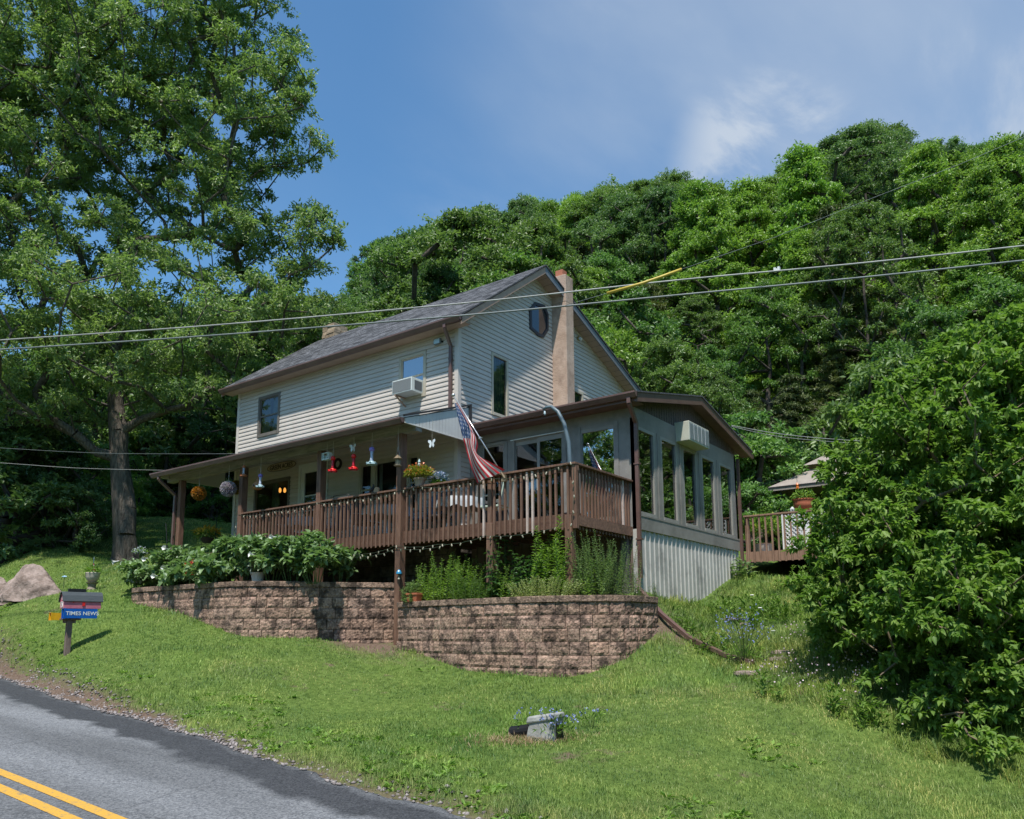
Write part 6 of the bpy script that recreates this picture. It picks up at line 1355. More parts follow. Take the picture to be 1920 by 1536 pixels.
# barn door front
mb=MB()
for (b0,b1,c0,c1) in ((-.07,.07,zb+.02,zb+.03),(-.07,.07,zb+.115,zb+.125),(-.07,-.06,zb+.03,zb+.115),(.06,.07,zb+.03,zb+.115),(-.005,.005,zb+.03,zb+.115),(-.03,.03,zb+.165,zb+.172),(-.03,.03,zb+.205,zb+.212),(-.03,-.023,zb+.172,zb+.205),(.023,.03,zb+.172,zb+.205)): lbox(mb,x0-.006,x0-.001,b0,b1,c0,c1)
mb.bar(LB(x0-.004,-.06,zb+.03),LB(x0-.004,-.005,zb+.115),.006); mb.bar(LB(x0-.004,.06,zb+.03),LB(x0-.004,.005,zb+.115),.006); mb.build('barn_door_trim',white,t)
mb=MB(); lbox(mb,.0,.20,hw+.002,hw+.012,z1-.035,z1-.008); lbox(mb,.16,.205,hw+.002,hw+.012,z1-.11,z1-.035); lbox(mb,.0,.02,hw+.002,hw+.012,z1-.05,z1-.035); mb.build('signal_flag',redp,t)
def tubebox(a0,a1,b0,b1,c0,c1,m,name,th=.008,fl=.0):
    mb=MB(); P=[(b0,c0),(b1,c0),(b1,c1),(b0,c1)]; Q=[(b0+th,c0+th),(b1-th,c0+th),(b1-th,c1-th),(b0+th,c1-th)]; k=1+fl
    def sc(P,s): cb=(b0+b1)/2; cc=(c0+c1)/2; return [((b-cb)*s+cb,(c-cc)*s+cc) for b,c in P]
    rings=[(a0,sc(P,1+fl)),(a0+.06,P),(a1,P)]; vs=[]
    for a,R in rings: vs+=[LB(a,b,c) for b,c in R]
    rin=[(a0,sc(Q,1+fl)),(a0+.06,Q),(a1-.02,Q)]
    for a,R in rin: vs+=[LB(a,b,c) for b,c in R]
    f=[]
    for r in range(2): f+=[[r*4+i,r*4+(i+1)%4,(r+1)*4+(i+1)%4,(r+1)*4+i] for i in range(4)]; f+=[[12+r*4+i,12+(r+1)*4+i,12+(r+1)*4+(i+1)%4,12+r*4+(i+1)%4] for i in range(4)]
    f+=[[8,9,10,11],[20,21,22,23]]+[[i,12+i,12+(i+1)%4,(i+1)%4] for i in range(4)]; mb.add(vs,f); return mb.build(name,m,t)
bt_=tubebox(-.14,.42,.01,.135,.69,.868,rgb('blue_plastic',(.005,.085,.36),.3),'newspaper_tube',fl=.12)
yt_=tubebox(-.30,.20,-.15,-.02,.655,.79,rgb('yellow_plastic',(.62,.33,.01),.35),'newspaper_tube',fl=.10)
rot=math.atan2(ax.y,ax.x)
t.scale=(1.08,1.08,1.04)
o=text('TIMES NEWS',.098,LB(.17,.1375,.778),(math.pi/2,0,rot),white,t,.001)
f_=bpy.data.fonts.get('Bfont')
# ================================================================== rocks, urn, garden bits left
def rock(px,py,d,w,h,dep,seed,label,lean=.15):
    p=at(px,py,d); p.z=gz(p.x,p.y); t=T('boulder',p,label,'boulder','boulders by the lawn'); import bmesh
    bm=bmesh.new(); bmesh.ops.create_icosphere(bm,subdivisions=5,radius=1)
    R2=AXv; F2=V((-R2.y,R2.x,0))
    for v in bm.verts:
        c=v.co.copy(); k=1
        for (nx,ny,nz,dd) in ((.55,-.5,.62,.68),(-.62,-.45,.62,.72),(.1,-.9,.35,.75),(-.9,.1,.3,.8),(.8,.3,.5,.7),(.0,.6,.8,.8),(.35,-.75,.15,.8)):
            nn=V((nx,ny,nz)).normalized(); s=c.dot(nn)
            if s>dd: c-=nn*(s-dd)*.97
        nzv=noise3((c.x+seed,c.y,c.z),3.1)*.07+noise3((c.x,c.y+seed,c.z),8)*.035+noise3((c.x,c.y,c.z+seed),21)*.014
        c*=1+nzv; q=R2*(c.x*w/2+lean*c.z*w/2*-.6)+F2*(c.y*dep/2)+V((0,0,max(-.25,c.z)*h)); v.co=q
    me=bpy.data.meshes.new('boulder'); bm.to_mesh(me); bm.free(); me.polygons.foreach_set('use_smooth',[True]*len(me.polygons)); me.materials.append(mat('brown_rock',(.17,.125,.10),(.36,.28,.245),scale=5,rough=.95,bump=.06,bscale=7,dirt=(.11,.08,.065),dscale=3)); o=bpy.data.objects.new('rock',me); COL.objects.link(o); o.parent=t
rock(62,1112,19,1.62,.74,1.1,3,'large brown boulder on the lawn behind the mailbox'); rock(-2,1086,22,1.3,.66,1.0,8,'smaller reddish boulder cut off by the left edge of the picture')
p=at(172,1104,19.5); p.z=gz(p.x,p.y); t=T('garden_urn',p,'pale stone urn on a pedestal planted with greenery, left of the flower bed','urn')
um=mat('urn_stone',(.38,.33,.28),(.50,.44,.38),scale=7,rough=.85,dirt=(.25,.17,.14),dscale=4)
mb=MB(); mb.lathe(p,[(.10,-.05),(.12,0),(.09,.06),(.10,.14),(.14,.17),(.145,.19)],14); mb.build('pedestal',mat('pedestal_stone',(.16,.13,.10),(.24,.2,.16),scale=7,rough=.9),t); mb=MB(); mb.lathe((p.x,p.y,p.z+.19),[(.08,0),(.13,.05),(.16,.13),(.165,.21),(.175,.23),(.15,.235)],16); mb.build('bowl',um,t,smooth=True); puff(t,p,.15,160,.10,.03,MATS['weed_leaf'],'foliage',off=(0,0,.46))
p2=p+V((.02,0,0)); ft_=T('garden_flag',(p2.x,p2.y,p.z+.40),'tiny American flag stuck in the stone urn','flag'); mb=MB(); mb.tube([(p2.x-.02,p2.y,p.z+.35),(p2.x-.02,p2.y,p.z+.82)],.005,5); mb.build('stick',silver,ft_)
mb=MB()
for i in range(9):
    za=p.z+.80-i*.035; zb_=za-.035; col=B__ if i<4 else (R_ if i%2==0 else W_); dx=.02+.022*i; A=p2+V((-.02,-.01,0)); mb.quad((A.x,A.y,za),(A.x+dx*.8,A.y-.02,za-.02),(A.x+dx*.8+.017,A.y-.02,zb_-.02),(A.x,A.y,zb_),col=col)
mb.build('cloth',fm,ft_,fix=False)
p=at(123,1056,21.5); p.z=gz(p.x,p.y); t=T('garden_stake',p,'small blue bird stake in the shaded grass left of the urn','ornament'); mb=MB(); mb.tube([p,p+V((0,0,.3))],.007,5); mb.build('stake',metal_b,t); mb=MB(); q=p+V((0,0,.33)); mb.tube([q-AXv*.07,q,q+AXv*.07],[.008,.035,.012],7); mb.build('bird',rgb('pale_blue_bird',(.25,.42,.6),.4),t)
# hanging lily basket on a shepherd's hook, hook on the corner post
p=at(388,1020,21.5); p.z=gz(p.x,p.y); topz=at(388,952,21.5).z; t=T('flower_basket',p,"yellow lilies in a basket hanging from a shepherd's hook beyond the porch",'flower basket')
mb=MB(); mb.tube([p+V((.25,.1,0)),V((p.x+.25,p.y+.1,topz-.1)),V((p.x+.15,p.y+.06,topz)),V((p.x,p.y,topz-.05))],.01,6); mb.build('hook',metal_b,t)
bz=at(388,1010,21.5).z; mb=MB(); mb.lathe((p.x,p.y,bz-.12),[(.10,0),(.2,.12),(.21,.14)],14)
for k in range(3): a=k*2.1; mb.tube([(p.x+.2*math.cos(a),p.y+.2*math.sin(a),bz),(p.x,p.y,topz-.05)],.004,4)
mb.build('basket',rgb('dark_basket',(.06,.05,.035),.9),t); o_=np.array(p)
puff(t,(p.x,p.y,bz),.32,120,.14,.05,leafmat('lily_petal',(.60,.34,.02),(.75,.52,.06),trans=.3),'flowers',off=(0,0,.16),flat=.5); puff(t,(p.x,p.y,bz),.28,150,.16,.03,MATS['weed_leaf'],'foliage',off=(0,0,.08),flat=.4)
q=V((-8.62,PY-.12,.35)); t=T('iron_hook',(q.x,q.y,q.z),'black iron plant hook fixed to the far left porch post','hook'); mb=MB(); mb.tube([q+V((0,0,-.5)),q+V((-.12,-.05,.0)),q+V((-.16,-.06,.35)),q+V((-.22,-.06,.55))],.012,6); mb.tube([q+V((-.12,-.05,.05)),q+V((.05,0,.1)),q+V((.12,0,.2))],.012,6); mb.tube([q+V((-.05,-.02,-.2)),q+V((.1,.05,.0))],.012,6); mb.build('scrolls',metal_b,t)
# ================================================================== overhead lines
def cable(name,pts,r,m,label,cat='cable',group=None):
    P=[at(*q) for q in pts]; Q=[]
    for i in range(len(P)-1):
        for k in range(8): Q.append(cr([P[max(i-1,0)],P[i],P[i+1],P[min(i+2,len(P)-1)]],(1+k/8)/3))
    Q.append(P[-1]); t=MB(); t.tube(Q,r,7); o=t.build(name,m,None,smooth=True); return tag(o,label,cat,group)
cabw=mat('grey_cable',(.27,.27,.26),(.38,.38,.36),scale=3,rough=.5); cabd=mat('dark_cable',(.13,.15,.15),(.20,.22,.22),scale=3,rough=.5)
c1=[(-160,650,15.4),(0,638,15),(400,610,14.4),(880,567.5,13.5),(1260,526.5,12.8),(1600,495,12.3),(1920,461,11.8),(2080,443,11.6)]
c2=[(-160,666,15.4),(0,655.7,15),(400,629,14.4),(880,590.5,13.5),(1260,554.5,12.8),(1600,522,12.3),(1920,488.5,11.8),(2080,471,11.6)]
cable('overhead_cable',c1,.014,cabw,'upper pale grey overhead cable crossing in front of the house','cable','overhead cables along the road'); cable('overhead_cable',c2,.016,cabd,'lower dark overhead cable crossing in front of the house','cable','overhead cables along the road')
p=at(1457,507,12.6); t=T('cable_clamp',p,'small white clamp on the upper overhead cable','clamp'); mb=MB(); mb.box(p.x-.05,p.x-.015,p.y-.03,p.y+.03,p.z-.02,p.z+.05).box(p.x-.015,p.x+.015,p.y-.02,p.y+.02,p.z-.005,p.z+.03).box(p.x+.015,p.x+.05,p.y-.03,p.y+.03,p.z-.02,p.z+.05); mb.build('clamp',white,t)
g=[(1138,550,12.6),(1205,531,12.5),(1240,519,12.45),(1278,505,12.4)]; w__=[(1060,573,12.9),(1138,550,12.6),(1278,505,12.4),(1450,446,12.2),(1640,370,12),(1800,308,11.8),(1960,240,11.7)]
t=T('guy_wire',at(*w__[0]),'thin guy wire with a yellow plastic guard rising to the right over the wood','wire')
P=[at(*q) for q in w__]; mb=MB(); mb.tube(P,.004,5); mb.build('wire',cabd,t); P=[at(*q) for q in g]; mb=MB(); mb.tube(P,.026,8); mb.build('guard',rgb('yellow_guard',(.50,.36,.06),.5),t,smooth=True)
cable('service_wire',[(1372,798,20.5),(1450,812,21.5),(1530,821,22.5),(1640,829,24)],.011,cabw,'upper thin pale service wire running right from the sunroom eave','wire','service wires right of the sunroom'); cable('service_wire',[(1372,800,20.3),(1450,817,21.3),(1530,826,22.3),(1640,834,23.8)],.008,cabw,'lower thin pale service wire running right from the sunroom eave','wire','service wires right of the sunroom')
cable('service_wire',[(-120,862,19),(0,868,19.5),(150,878,20),(310,882,20.6)],.005,cabw,'thin pale wire running left from the porch gutter corner','wire','service wires left of the house'); cable('service_wire',[(-120,832,22),(0,840,22),(200,850,22),(445,851,21.6)],.005,cabd,'thin dark wire running left from the corner of the house, above the pale one','wire','service wires left of the house')
# ================================================================== drain outlet in the lawn
p=at(1025,1406,9.4); p.z=gz(p.x,p.y); t=T('drain_outlet',p,'grey concrete drain outlet block with a black corrugated pipe in the lawn','drain')
cm=mat('grey_concrete',(.24,.24,.23),(.36,.36,.34),scale=9,rough=.9,bump=.006,bscale=30)
R2=AXv; F2=V((-R2.y,R2.x,0)); D=(R2*.85-F2*.5).normalized(); E_=V((D.y,-D.x,0))
def LC(a,b,c): return p+D*a+E_*b+V((0,0,c))
mb=MB(); pr=[(-.24,-.12,-.05),(.16,-.14,-.05),(.16,.14,-.05),(-.24,.10,-.05),(-.18,-.11,.19),(.17,-.13,.26),(.17,.13,.26),(-.18,.10,.19)]; mb.add([LC(*q) for q in pr],[[3,2,1,0],[4,5,6,7],[0,1,5,4],[1,2,6,5],[2,3,7,6],[3,0,4,7]])
pr=[(-.215,-.135,.17),(.18,-.155,.24),(.18,.15,.24),(-.215,.12,.17),(-.20,-.12,.25),(.17,-.14,.31),(.17,.14,.31),(-.20,.11,.25)]; mb.add([LC(*q) for q in pr],[[3,2,1,0],[4,5,6,7],[0,1,5,4],[1,2,6,5],[2,3,7,6],[3,0,4,7]]); mb.build('block',cm,t,bevel=.02)
mb=MB(); mb.box(0,0,0,0,0,0); mb=MB(); mb.add([LC(.172,-.09,.0),LC(.172,.09,.0),LC(.174,.09,.2),LC(.174,-.09,.2)],[[0,1,2,3]]); mb.build('opening',black,t,fix=False)
mb=MB(); pts=[];rr_=[]
for i in range(46): f=i/45; pts.append(LC(-.13-.36*f,.0-.04*f,.10-.06*f)); rr_.append(.075 if i%2 else .062)
mb.tube(pts,rr_,12); mb.build('corrugated_pipe',black,t)
n=900; rg=np.random.default_rng(9); a=rg.normal(size=n)*.34; b=rg.normal(size=n)*.16; X_=p.x+R2.x*(a-.25)+F2.x*(b-.06); Y_=p.y+R2.y*(a-.25)+F2.y*(b-.06)
o=blades('dry_grass',X_,Y_,rg.uniform(.04,.11,n),np.full(n,.006),rg,leafmat('straw',(.30,.20,.11),(.46,.34,.22),trans=.2),lean=2.5); tag(o,'dead straw coloured grass around the drain outlet','grass',kind='stuff')
# ================================================================== rear deck furniture, gazebo, shed
C0=at(1440,914,25.2); pk=at(1513,884,27.0); 
gx0,gy0,gz0=C0.x,C0.y,C0.z; W=3.1; D_=3.1; cx,cy=gx0+W/2,gy0+D_/2
t=T('gazebo',(cx,cy,RF),'beige two tier canopy gazebo on dark metal posts on the rear deck','gazebo'); can=mat('beige_canopy',(.24,.20,.17),(.30,.255,.215),scale=3,rough=.85)
zt_=gz0+.85; mb=MB(); k=.28; A=[(gx0,gy0,gz0),(gx0+W,gy0,gz0),(gx0+W,gy0+D_,gz0),(gx0,gy0+D_,gz0)]; B=[(cx-W*k/2,cy-D_*k/2,zt_-.2),(cx+W*k/2,cy-D_*k/2,zt_-.2),(cx+W*k/2,cy+D_*k/2,zt_-.2),(cx-W*k/2,cy+D_*k/2,zt_-.2)]
mb.add(A+B,[[i,(i+1)%4,4+(i+1)%4,4+i] for i in range(4)]); mb.add([(x,y,z-.14) for x,y,z in A]+A,[[i,(i+1)%4,4+(i+1)%4,4+i] for i in range(4)]); mb.build('canopy',can,t,fix=False)
k=.42; B=[(cx-W*k/2,cy-D_*k/2,zt_-.08),(cx+W*k/2,cy-D_*k/2,zt_-.08),(cx+W*k/2,cy+D_*k/2,zt_-.08),(cx-W*k/2,cy+D_*k/2,zt_-.08)]; mb=MB(); mb.add(B+[(cx,cy,zt_+.35)],[[0,1,4],[1,2,4],[2,3,4],[3,0,4]]); mb.build('top_tier',can,t,fix=False)
for (x,y) in ((gx0+.3,gy0+.3),(gx0+W-.3,gy0+.3),(gx0+W-.3,gy0+D_-.3),(gx0+.3,gy0+D_-.3)):
    mb=MB(); mb.tube([(x,y,gz(x,y)-.1),(x,y,gz0+.0)],.05,8)
    mb.build('post',rgb('dark_green_metal',(.03,.05,.05),.5),t)
mb=MB()
for a_,b_ in zip(A,A[1:]+A[:1]): mb.bar((a_[0],a_[1],gz0-.03),(b_[0],b_[1],gz0-.03),.04)
mb.build('top_frame',metal_b,t)
p=at(1495,912,24.6); t=T('hanging_lantern',p,'small orange glass lantern hanging at the gazebo edge','lantern'); mb=MB(); mb.lathe(p,[(.02,-.12),(.05,-.08),(.035,0),(.05,.05),(.015,.12)],8); mb.build('globe',rgb('orange_glass',(.55,.13,.02),.2),t); mb=MB(); mb.tube([p,p+V((0,0,.3))],.006,4); mb.build('chain',metal_b,t)
p=at(1508,958,22.3); t=T('flower_pot',p,'big terracotta bowl on a stand on the rear deck, half behind the shrub','flower pot'); mb=MB(); mb.lathe((p.x,p.y,p.z),[(.16,0),(.26,.08),(.29,.2),(.27,.3),(.31,.33),(.27,.33)],20); mb.build('bowl',rgb('terracotta',(.36,.11,.055)),t,smooth=True); mb=MB(); mb.lathe((p.x,p.y,RF),[(.2,0),(.16,.05),(.16,p.z-RF-.01)],10); mb.build('stand',white,t); puff(t,p,.3,180,.1,.05,MATS['weed_leaf'],'foliage',off=(0,0,.42))
p=at(1486,962,22.8); t=T('garden_statue',(p.x,p.y,RF),'small white draped garden statue on the rear deck','statue'); mb=MB(); mb.lathe((p.x,p.y,RF),[(.16,0),(.16,.6),(.11,.62),(.13,.9),(.09,1.2),(.12,1.38),(.05,1.46),(.07,1.53),(.06,1.6),(.01,1.65)],14); mb.build('figure',rgb('white_plaster',(.50,.50,.50),.7),t,smooth=True)
x_=onY(1470,1000,7.3).x; t=T('lattice_panel',(x_,7.3,RF),'white diamond lattice panel behind the rear deck railing','lattice'); mb=MB(); w_,h_=1.6,1.05
for i in range(-9,17):
    for s in (1,-1):
        a=(x_+i*.11,RF+.02) if s==1 else (x_+i*.11,RF+.02+h_); b=(a[0]+h_,a[1]+s*h_)
        lo,hi=max(a[0],x_),min(b[0],x_+w_)
        if hi-lo>.05: mb.bar((lo,7.3+.008*s,a[1]+s*(lo-a[0])),(hi,7.3+.008*s,a[1]+s*(hi-a[0])),.006,.028,up=(0,0,1))
mb.build('slats',white,t); mb=MB(); mb.box(x_-.04,x_,7.28,7.33,RF,RF+h_+.04).box(x_+w_,x_+w_+.04,7.28,7.33,RF,RF+h_+.04).box(x_,x_+w_,7.28,7.33,RF+h_,RF+h_+.04); mb.build('frame',white,t)
p=V((onY(1430,1000,7.6).x,7.6,RF)); t=T('potted_shrub',p,'leafy dark green potted shrub behind the rear deck railing','potted plant'); mb=MB(); mb.lathe(p,[(.18,0),(.25,.32),(.27,.34)],14); mb.build('pot',rgb('cream_pot',(.5,.5,.45)),t); puff(t,p,.62,1500,.12,.055,leafS,'foliage',off=(0,0,.75),flat=.7)
S0=at(1518,866,30); t=T('shed',(S0.x+3,S0.y+2,S0.z-2.4),'dark roofed grey shed mostly hidden behind the shrub','shed'); sx0,sx1,sy0,sy1=S0.x+.5,S0.x+7,S0.y+.5,S0.y+5
mb=MB(); mb.box(sx0,sx1,sy0,sy1,S0.z-3.2,S0.z-.02); mb.build('wall',mat('grey_boards',(.12,.11,.10),(.18,.165,.15),scale=4,rough=.85,stretch=(6,6,.6)),t); mb=MB(); cx,cy=(S0.x+S0.x+7.5)/2,(S0.y+S0.y+5.5)/2; a,b=S0.x,S0.y; c,d=S0.x+7.5,S0.y+5.5; z=S0.z
mb.add([(a,b,z),(c,b,z),(c,d,z),(a,d,z),(a+2.4,cy,z+1.45),(c-2.4,cy,z+1.45),(a,b,z-.1),(c,b,z-.1),(c,d,z-.1),(a,d,z-.1)],[[0,1,5,4],[1,2,5],[2,3,4,5],[3,0,4],[0,6,7,1],[1,7,8,2],[2,8,9,3],[3,9,6,0],[6,9,8,7]]); mb.build('roof',mat('dark_shed_roof',(.055,.05,.05),(.09,.082,.08),scale=10,rough=.8),t)
mb=MB(); mb.box(sx0+.4,sx0+1.4,sy0-.03,sy0-.001,S0.z-1.7,S0.z-.5); mb.build('window',rgb('dark_pane',(.03,.03,.035),.1),t)
# ================================================================== garden plants
def stems(name,px,py0,y_,n,spread,h,L,W,m,label,seed,z0=None,cat='plant',group=None,dens=46,width=None,depth=.35,pos=None,taper=.5,shape='diamond',rise=.55):
    rg=np.random.default_rng(seed)
    p=pos or onY(px,py0,y_); base=V((p[0],p[1],z0 if z0 is not None else p[2])); t=thing(name,base,label,cat,group)
    mb=MB(); PV=[];DV=[];NV_=[];LV=[]
    n=int(n*1.9+.5)
    for i in range(n):
        sx=rg.uniform(-spread,spread); sy=rg.uniform(-depth,depth); hh=h*rg.uniform(.62,1.0)*(1-.25*abs(sx)/max(spread,.01)); bend=rg.normal(size=2)*.10*hh+np.array([sx*.25,0])
        P=[base+V((sx,sy,0))+V((bend[0]*f*f,bend[1]*f*f,hh*f)) for f in (0,.25,.5,.75,1)]; mb.tube(P,[.006,.005,.005,.004,.002],4)
        k=int(dens*hh*1.15); 
        for j in range(k):
            f=.08+.92*(j+rg.random())/k; s=min(int(f*4),3); q=P[s].lerp(P[s+1],f*4-s); a=j*2.4+rg.random()*.5; el=rise*rg.uniform(.5,1.3)*(1.6 if f>.93 else 1)
            PV.append(q[:]);DV.append((math.cos(a)*math.cos(el),math.sin(a)*math.cos(el),math.sin(el))); LV.append((1-taper*f)*rg.uniform(.75,1.2))
    mb.build('stems',rgb('green_stem',(.06,.10,.025),.7),t)
    P=np.array(PV)-np.array(t['_o']); D=np.array(DV); LV=np.array(LV); v,fi=leafverts(P,D,np.tile([0,0,1.],(len(P),1))+rg.normal(size=(len(P),3))*.25,L*LV,W*LV,tipdrop=.3,shape=shape); npmesh('foliage',v,None,None,rg.random(len(P)),m,t,fidx=fi); return t
lg=leafmat('bright_lance_leaf',(.11,.21,.03),(.27,.40,.08),rough=.45); dg=leafmat('dark_lance_leaf',(.06,.13,.025),(.15,.24,.06),rough=.45); gg=leafmat('grey_green_leaf',(.11,.18,.07),(.26,.35,.16),rough=.5)
BZ=ZR_-.04
stems('tall_weed',845,1125,-1.75,15,.42,1.10,.105,.022,lg,'tall bright green leafy stems in the bed under the deck, nearest the planter',1,BZ,group='plants in the bed under the deck',dens=60)
stems('tall_weed',800,1125,-1.70,8,.16,.95,.10,.022,lg,'narrow clump of bright leafy stems right of the tall centre post',2,BZ,group='plants in the bed under the deck',dens=52)
stems('leafy_clump',785,1125,-1.80,9,.13,.52,.085,.026,gg,'small grey green clump behind the terracotta planter',3,BZ,group='plants in the bed under the deck',dens=90)
stems('leafy_clump',895,1125,-1.85,22,.40,.50,.12,.016,dg,'low grassy dark green clump in the bed between the bright stems and the deck post',4,BZ,group='plants in the bed under the deck',dens=80)
stems('tall_weed',938,1125,-1.80,5,.09,.72,.09,.022,lg,'slim bright stems just left of the deck post under the flag',5,BZ,group='plants in the bed under the deck',dens=60)
stems('vine',936,1125,-1.62,5,.14,1.62,.15,.10,leafmat('broad_dark_leaf',(.025,.075,.02),(.08,.16,.04),rough=.4),'dark broad leaved vine climbing behind the deck post under the flag',6,BZ,cat='vine',group='plants in the bed under the deck',dens=17,shape='wide',rise=.1)
stems('tall_weed',875,1125,-1.55,10,.28,1.0,.105,.022,lg,'bright green leafy stems filling the bed behind the low grassy clump',14,BZ,group='plants in the bed under the deck',dens=55)
stems('broad_leaf_plant',995,1125,-1.70,9,.26,1.0,.17,.10,MATS['broad_dark_leaf'],'broad leaved dark plant in the bed behind the variegated shrub',7,BZ,group='plants in the bed under the deck',dens=26,shape='wide',rise=.2)
stems('tall_weed',1022,1125,-1.72,4,.10,1.50,.12,.024,lg,'pair of very tall leafy stems reaching the deck floor, left of the corner post',8,BZ,group='plants in the bed under the deck',dens=64,taper=.3)
stems('tall_weed',1056,1125,-1.74,4,.09,1.52,.12,.024,lg,'very tall leafy stems touching the corner post of the deck',9,BZ,group='plants in the bed under the deck',dens=64,taper=.3)
stems('variegated_shrub',1022,1125,-2.0,60,.62,.42,.05,.028,leafmat('cream_edged_leaf',(.22,.29,.10),(.52,.54,.32),rough=.5),'low cream and green variegated shrub on the wall top between the deck posts',10,BZ,cat='shrub',group='plants in the bed under the deck',dens=130,depth=.18)
stems('airy_weed',1120,1125,-1.50,20,.30,1.28,.075,.016,gg,'airy grey green stems right of the corner post of the deck',11,BZ,group='plants in the bed under the deck',dens=62)
stems('airy_weed',1160,1125,-1.2,14,.24,1.15,.07,.014,gg,'airy grey green stems against the sunroom skirt corner',12,BZ,group='plants in the bed under the deck',dens=55)
stems('tall_weed',1108,1125,-1.72,5,.10,.85,.09,.02,lg,'bright leafy stems in front of the airy stems right of the corner post',13,BZ,group='plants in the bed under the deck',dens=60)
for i,(px,py,yy,h) in enumerate(((1196,1135,-.6,.85),(1214,1135,-.4,.8),(1232,1130,.1,.7))):
    p=onY(px,py,yy); stems('airy_weed',px,py,yy,4,.07,h,.06,.012,gg,('thin tall weed in front of the downspout','thin tall weed just right of the downspout','thin tall weed against the corrugated skirt')[i],20+i,gz(p.x,p.y)-.02 if px>1200 else BZ,group='plants in the bed under the deck',dens=44,depth=.05)
p=V((.62,-2.02,ZR_+.16)); stems('potted_plant',0,0,0,7,.12,.30,.075,.02,gg,'grey green leafy plant growing in the terracotta planter box',31,pos=(p.x,p.y,p.z),z0=p.z,dens=90,depth=.05)
# ---- the moonflower bed on the left wall
df=leafmat('moonflower_leaf',(.10,.175,.065),(.25,.36,.16),rough=.42,c3=(.25,.33,.13)); wf=rgb('white_trumpet',(.60,.60,.56),.5)
def moon(px,py,yy,w,h,n,label,seed,fl=2):
    rg=np.random.default_rng(seed); c=onY(px,py,yy); z0=ZL_-.05; t=thing('moonflower',(c.x,c.y,z0),label,'plant','moonflower plants on the left retaining wall')
    cl=[(rg.uniform(-w,w),rg.uniform(-.38,.38),h*(.35+.6*rg.random())*(1-.3*(abs(k)/n)),.26*rg.uniform(.8,1.2)) for k in range(n)]
    cl=np.array(cl); v,fi,rn=crown_leaves(cl,6,20,.145,.088,rg,shape='wide',flat=.75,up=1.6,spread=1.6,lvar=.4); npmesh('foliage',v,None,None,rn,df,t,fidx=fi)
    mb=MB()
    for q in cl: mb.tube([(c.x+q[0]*.4,c.y+q[1]*.4,z0),(c.x+q[0],c.y+q[1],z0+q[2])],[.012,.006],5)
    mb.build('stems',rgb('green_stem',(.06,.10,.025)),t)
    for k in range(fl):
        q=cl[k]; d=unit(np.array([rg.uniform(-.5,.5),-1,rg.uniform(-.5,.6)])); o=V((c.x+q[0],c.y+q[1]-.30,z0+q[2]+rg.uniform(-.15,.2))); dv=V(d); a=dv.cross(V((0,0,1))).normalized(); b=a.cross(dv); mb=MB(); vs=[]
        for (s_,r_) in ((0,.008),(.07,.014),(.12,.035),(.145,.06)):
            for j in range(10): an=j*.6283; vs.append(o+dv*s_+(a*math.cos(an)+b*math.sin(an))*r_*(1+.12*math.cos(5*an)*(s_>.13)))
        mb.add(vs,[[i*10+j,i*10+(j+1)%10,(i+1)*10+(j+1)%10,(i+1)*10+j] for i in range(3) for j in range(10)]); mb.build('flower',wf,t,smooth=True,fix=False)
    return t
moon(270,1090,-3.3,.42,.72,9,'moonflower at the left tip of the bed with white trumpet flowers',1,3); moon(318,1090,-3.25,.42,.88,10,'moonflower plant second from the left tip of the bed',2,2); moon(365,1090,-3.2,.4,.95,10,'moonflower plant behind the red flowers',3,1)
moon(412,1090,-3.2,.42,1.0,11,'moonflower plant below the yellow lily basket, left of the second porch post',4,0); moon(462,1090,-3.1,.42,1.12,11,'tall moonflower plant in front of the second porch post',5,1); moon(508,1090,-3.0,.4,1.08,10,'moonflower plant in the middle of the bed, above the bend of the wall',6,2)
moon(552,1090,-2.8,.42,1.22,11,'tallest moonflower plant, left of the third porch post',7,2); moon(592,1090,-2.7,.36,.95,9,'moonflower plant at the foot of the third porch post',8,1); moon(636,1090,-1.9,.26,.80,6,'drooping moonflower branch right of the third porch post',9,0)
moon(400,1098,-3.62,.30,.42,7,'low moonflower leaves spilling over the front of the left wall',10,0)
moon(330,1096,-3.62,.34,.42,7,'low moonflower leaves at the wall edge below the white trumpets',11,1)
def small_bloom(px,py,yy,m,label,n,r,seed,name='flower_clump'):
    p=onY(px,py,yy); t=thing(name,p,label,'flowers'); rg=np.random.default_rng(seed); puff(t,p,r,n,.04,.035,m,'flowers',rg=rg,flat=.8); puff(t,p,r*.9,n//2,.07,.03,MATS['weed_leaf'],'foliage',rg=rg); mb=MB(); mb.tube([p,V((p.x,p.y,ZL_-.05))],.006,5); mb.build('stem',rgb('green_stem',(.06,.1,.025)),t)
small_bloom(358,1062,-3.72,leafmat('red_bloom',(.42,.03,.015),(.60,.10,.04),trans=.2),'clump of rusty red flowers among the moonflowers',110,.15,1); small_bloom(356,1078,-3.74,MATS['red_bloom'],'small rusty red flower sprig below the larger red clump',40,.09,2)
small_bloom(262,1035,-3.4,leafmat('silver_bloom',(.28,.32,.36),(.55,.58,.62),trans=.2),'silvery blue flower spray at the left tip of the bed',120,.17,3); small_bloom(247,1092,-3.6,MATS['silver_bloom'],'small pale flowers at the wall corner below the silvery spray',40,.10,4)
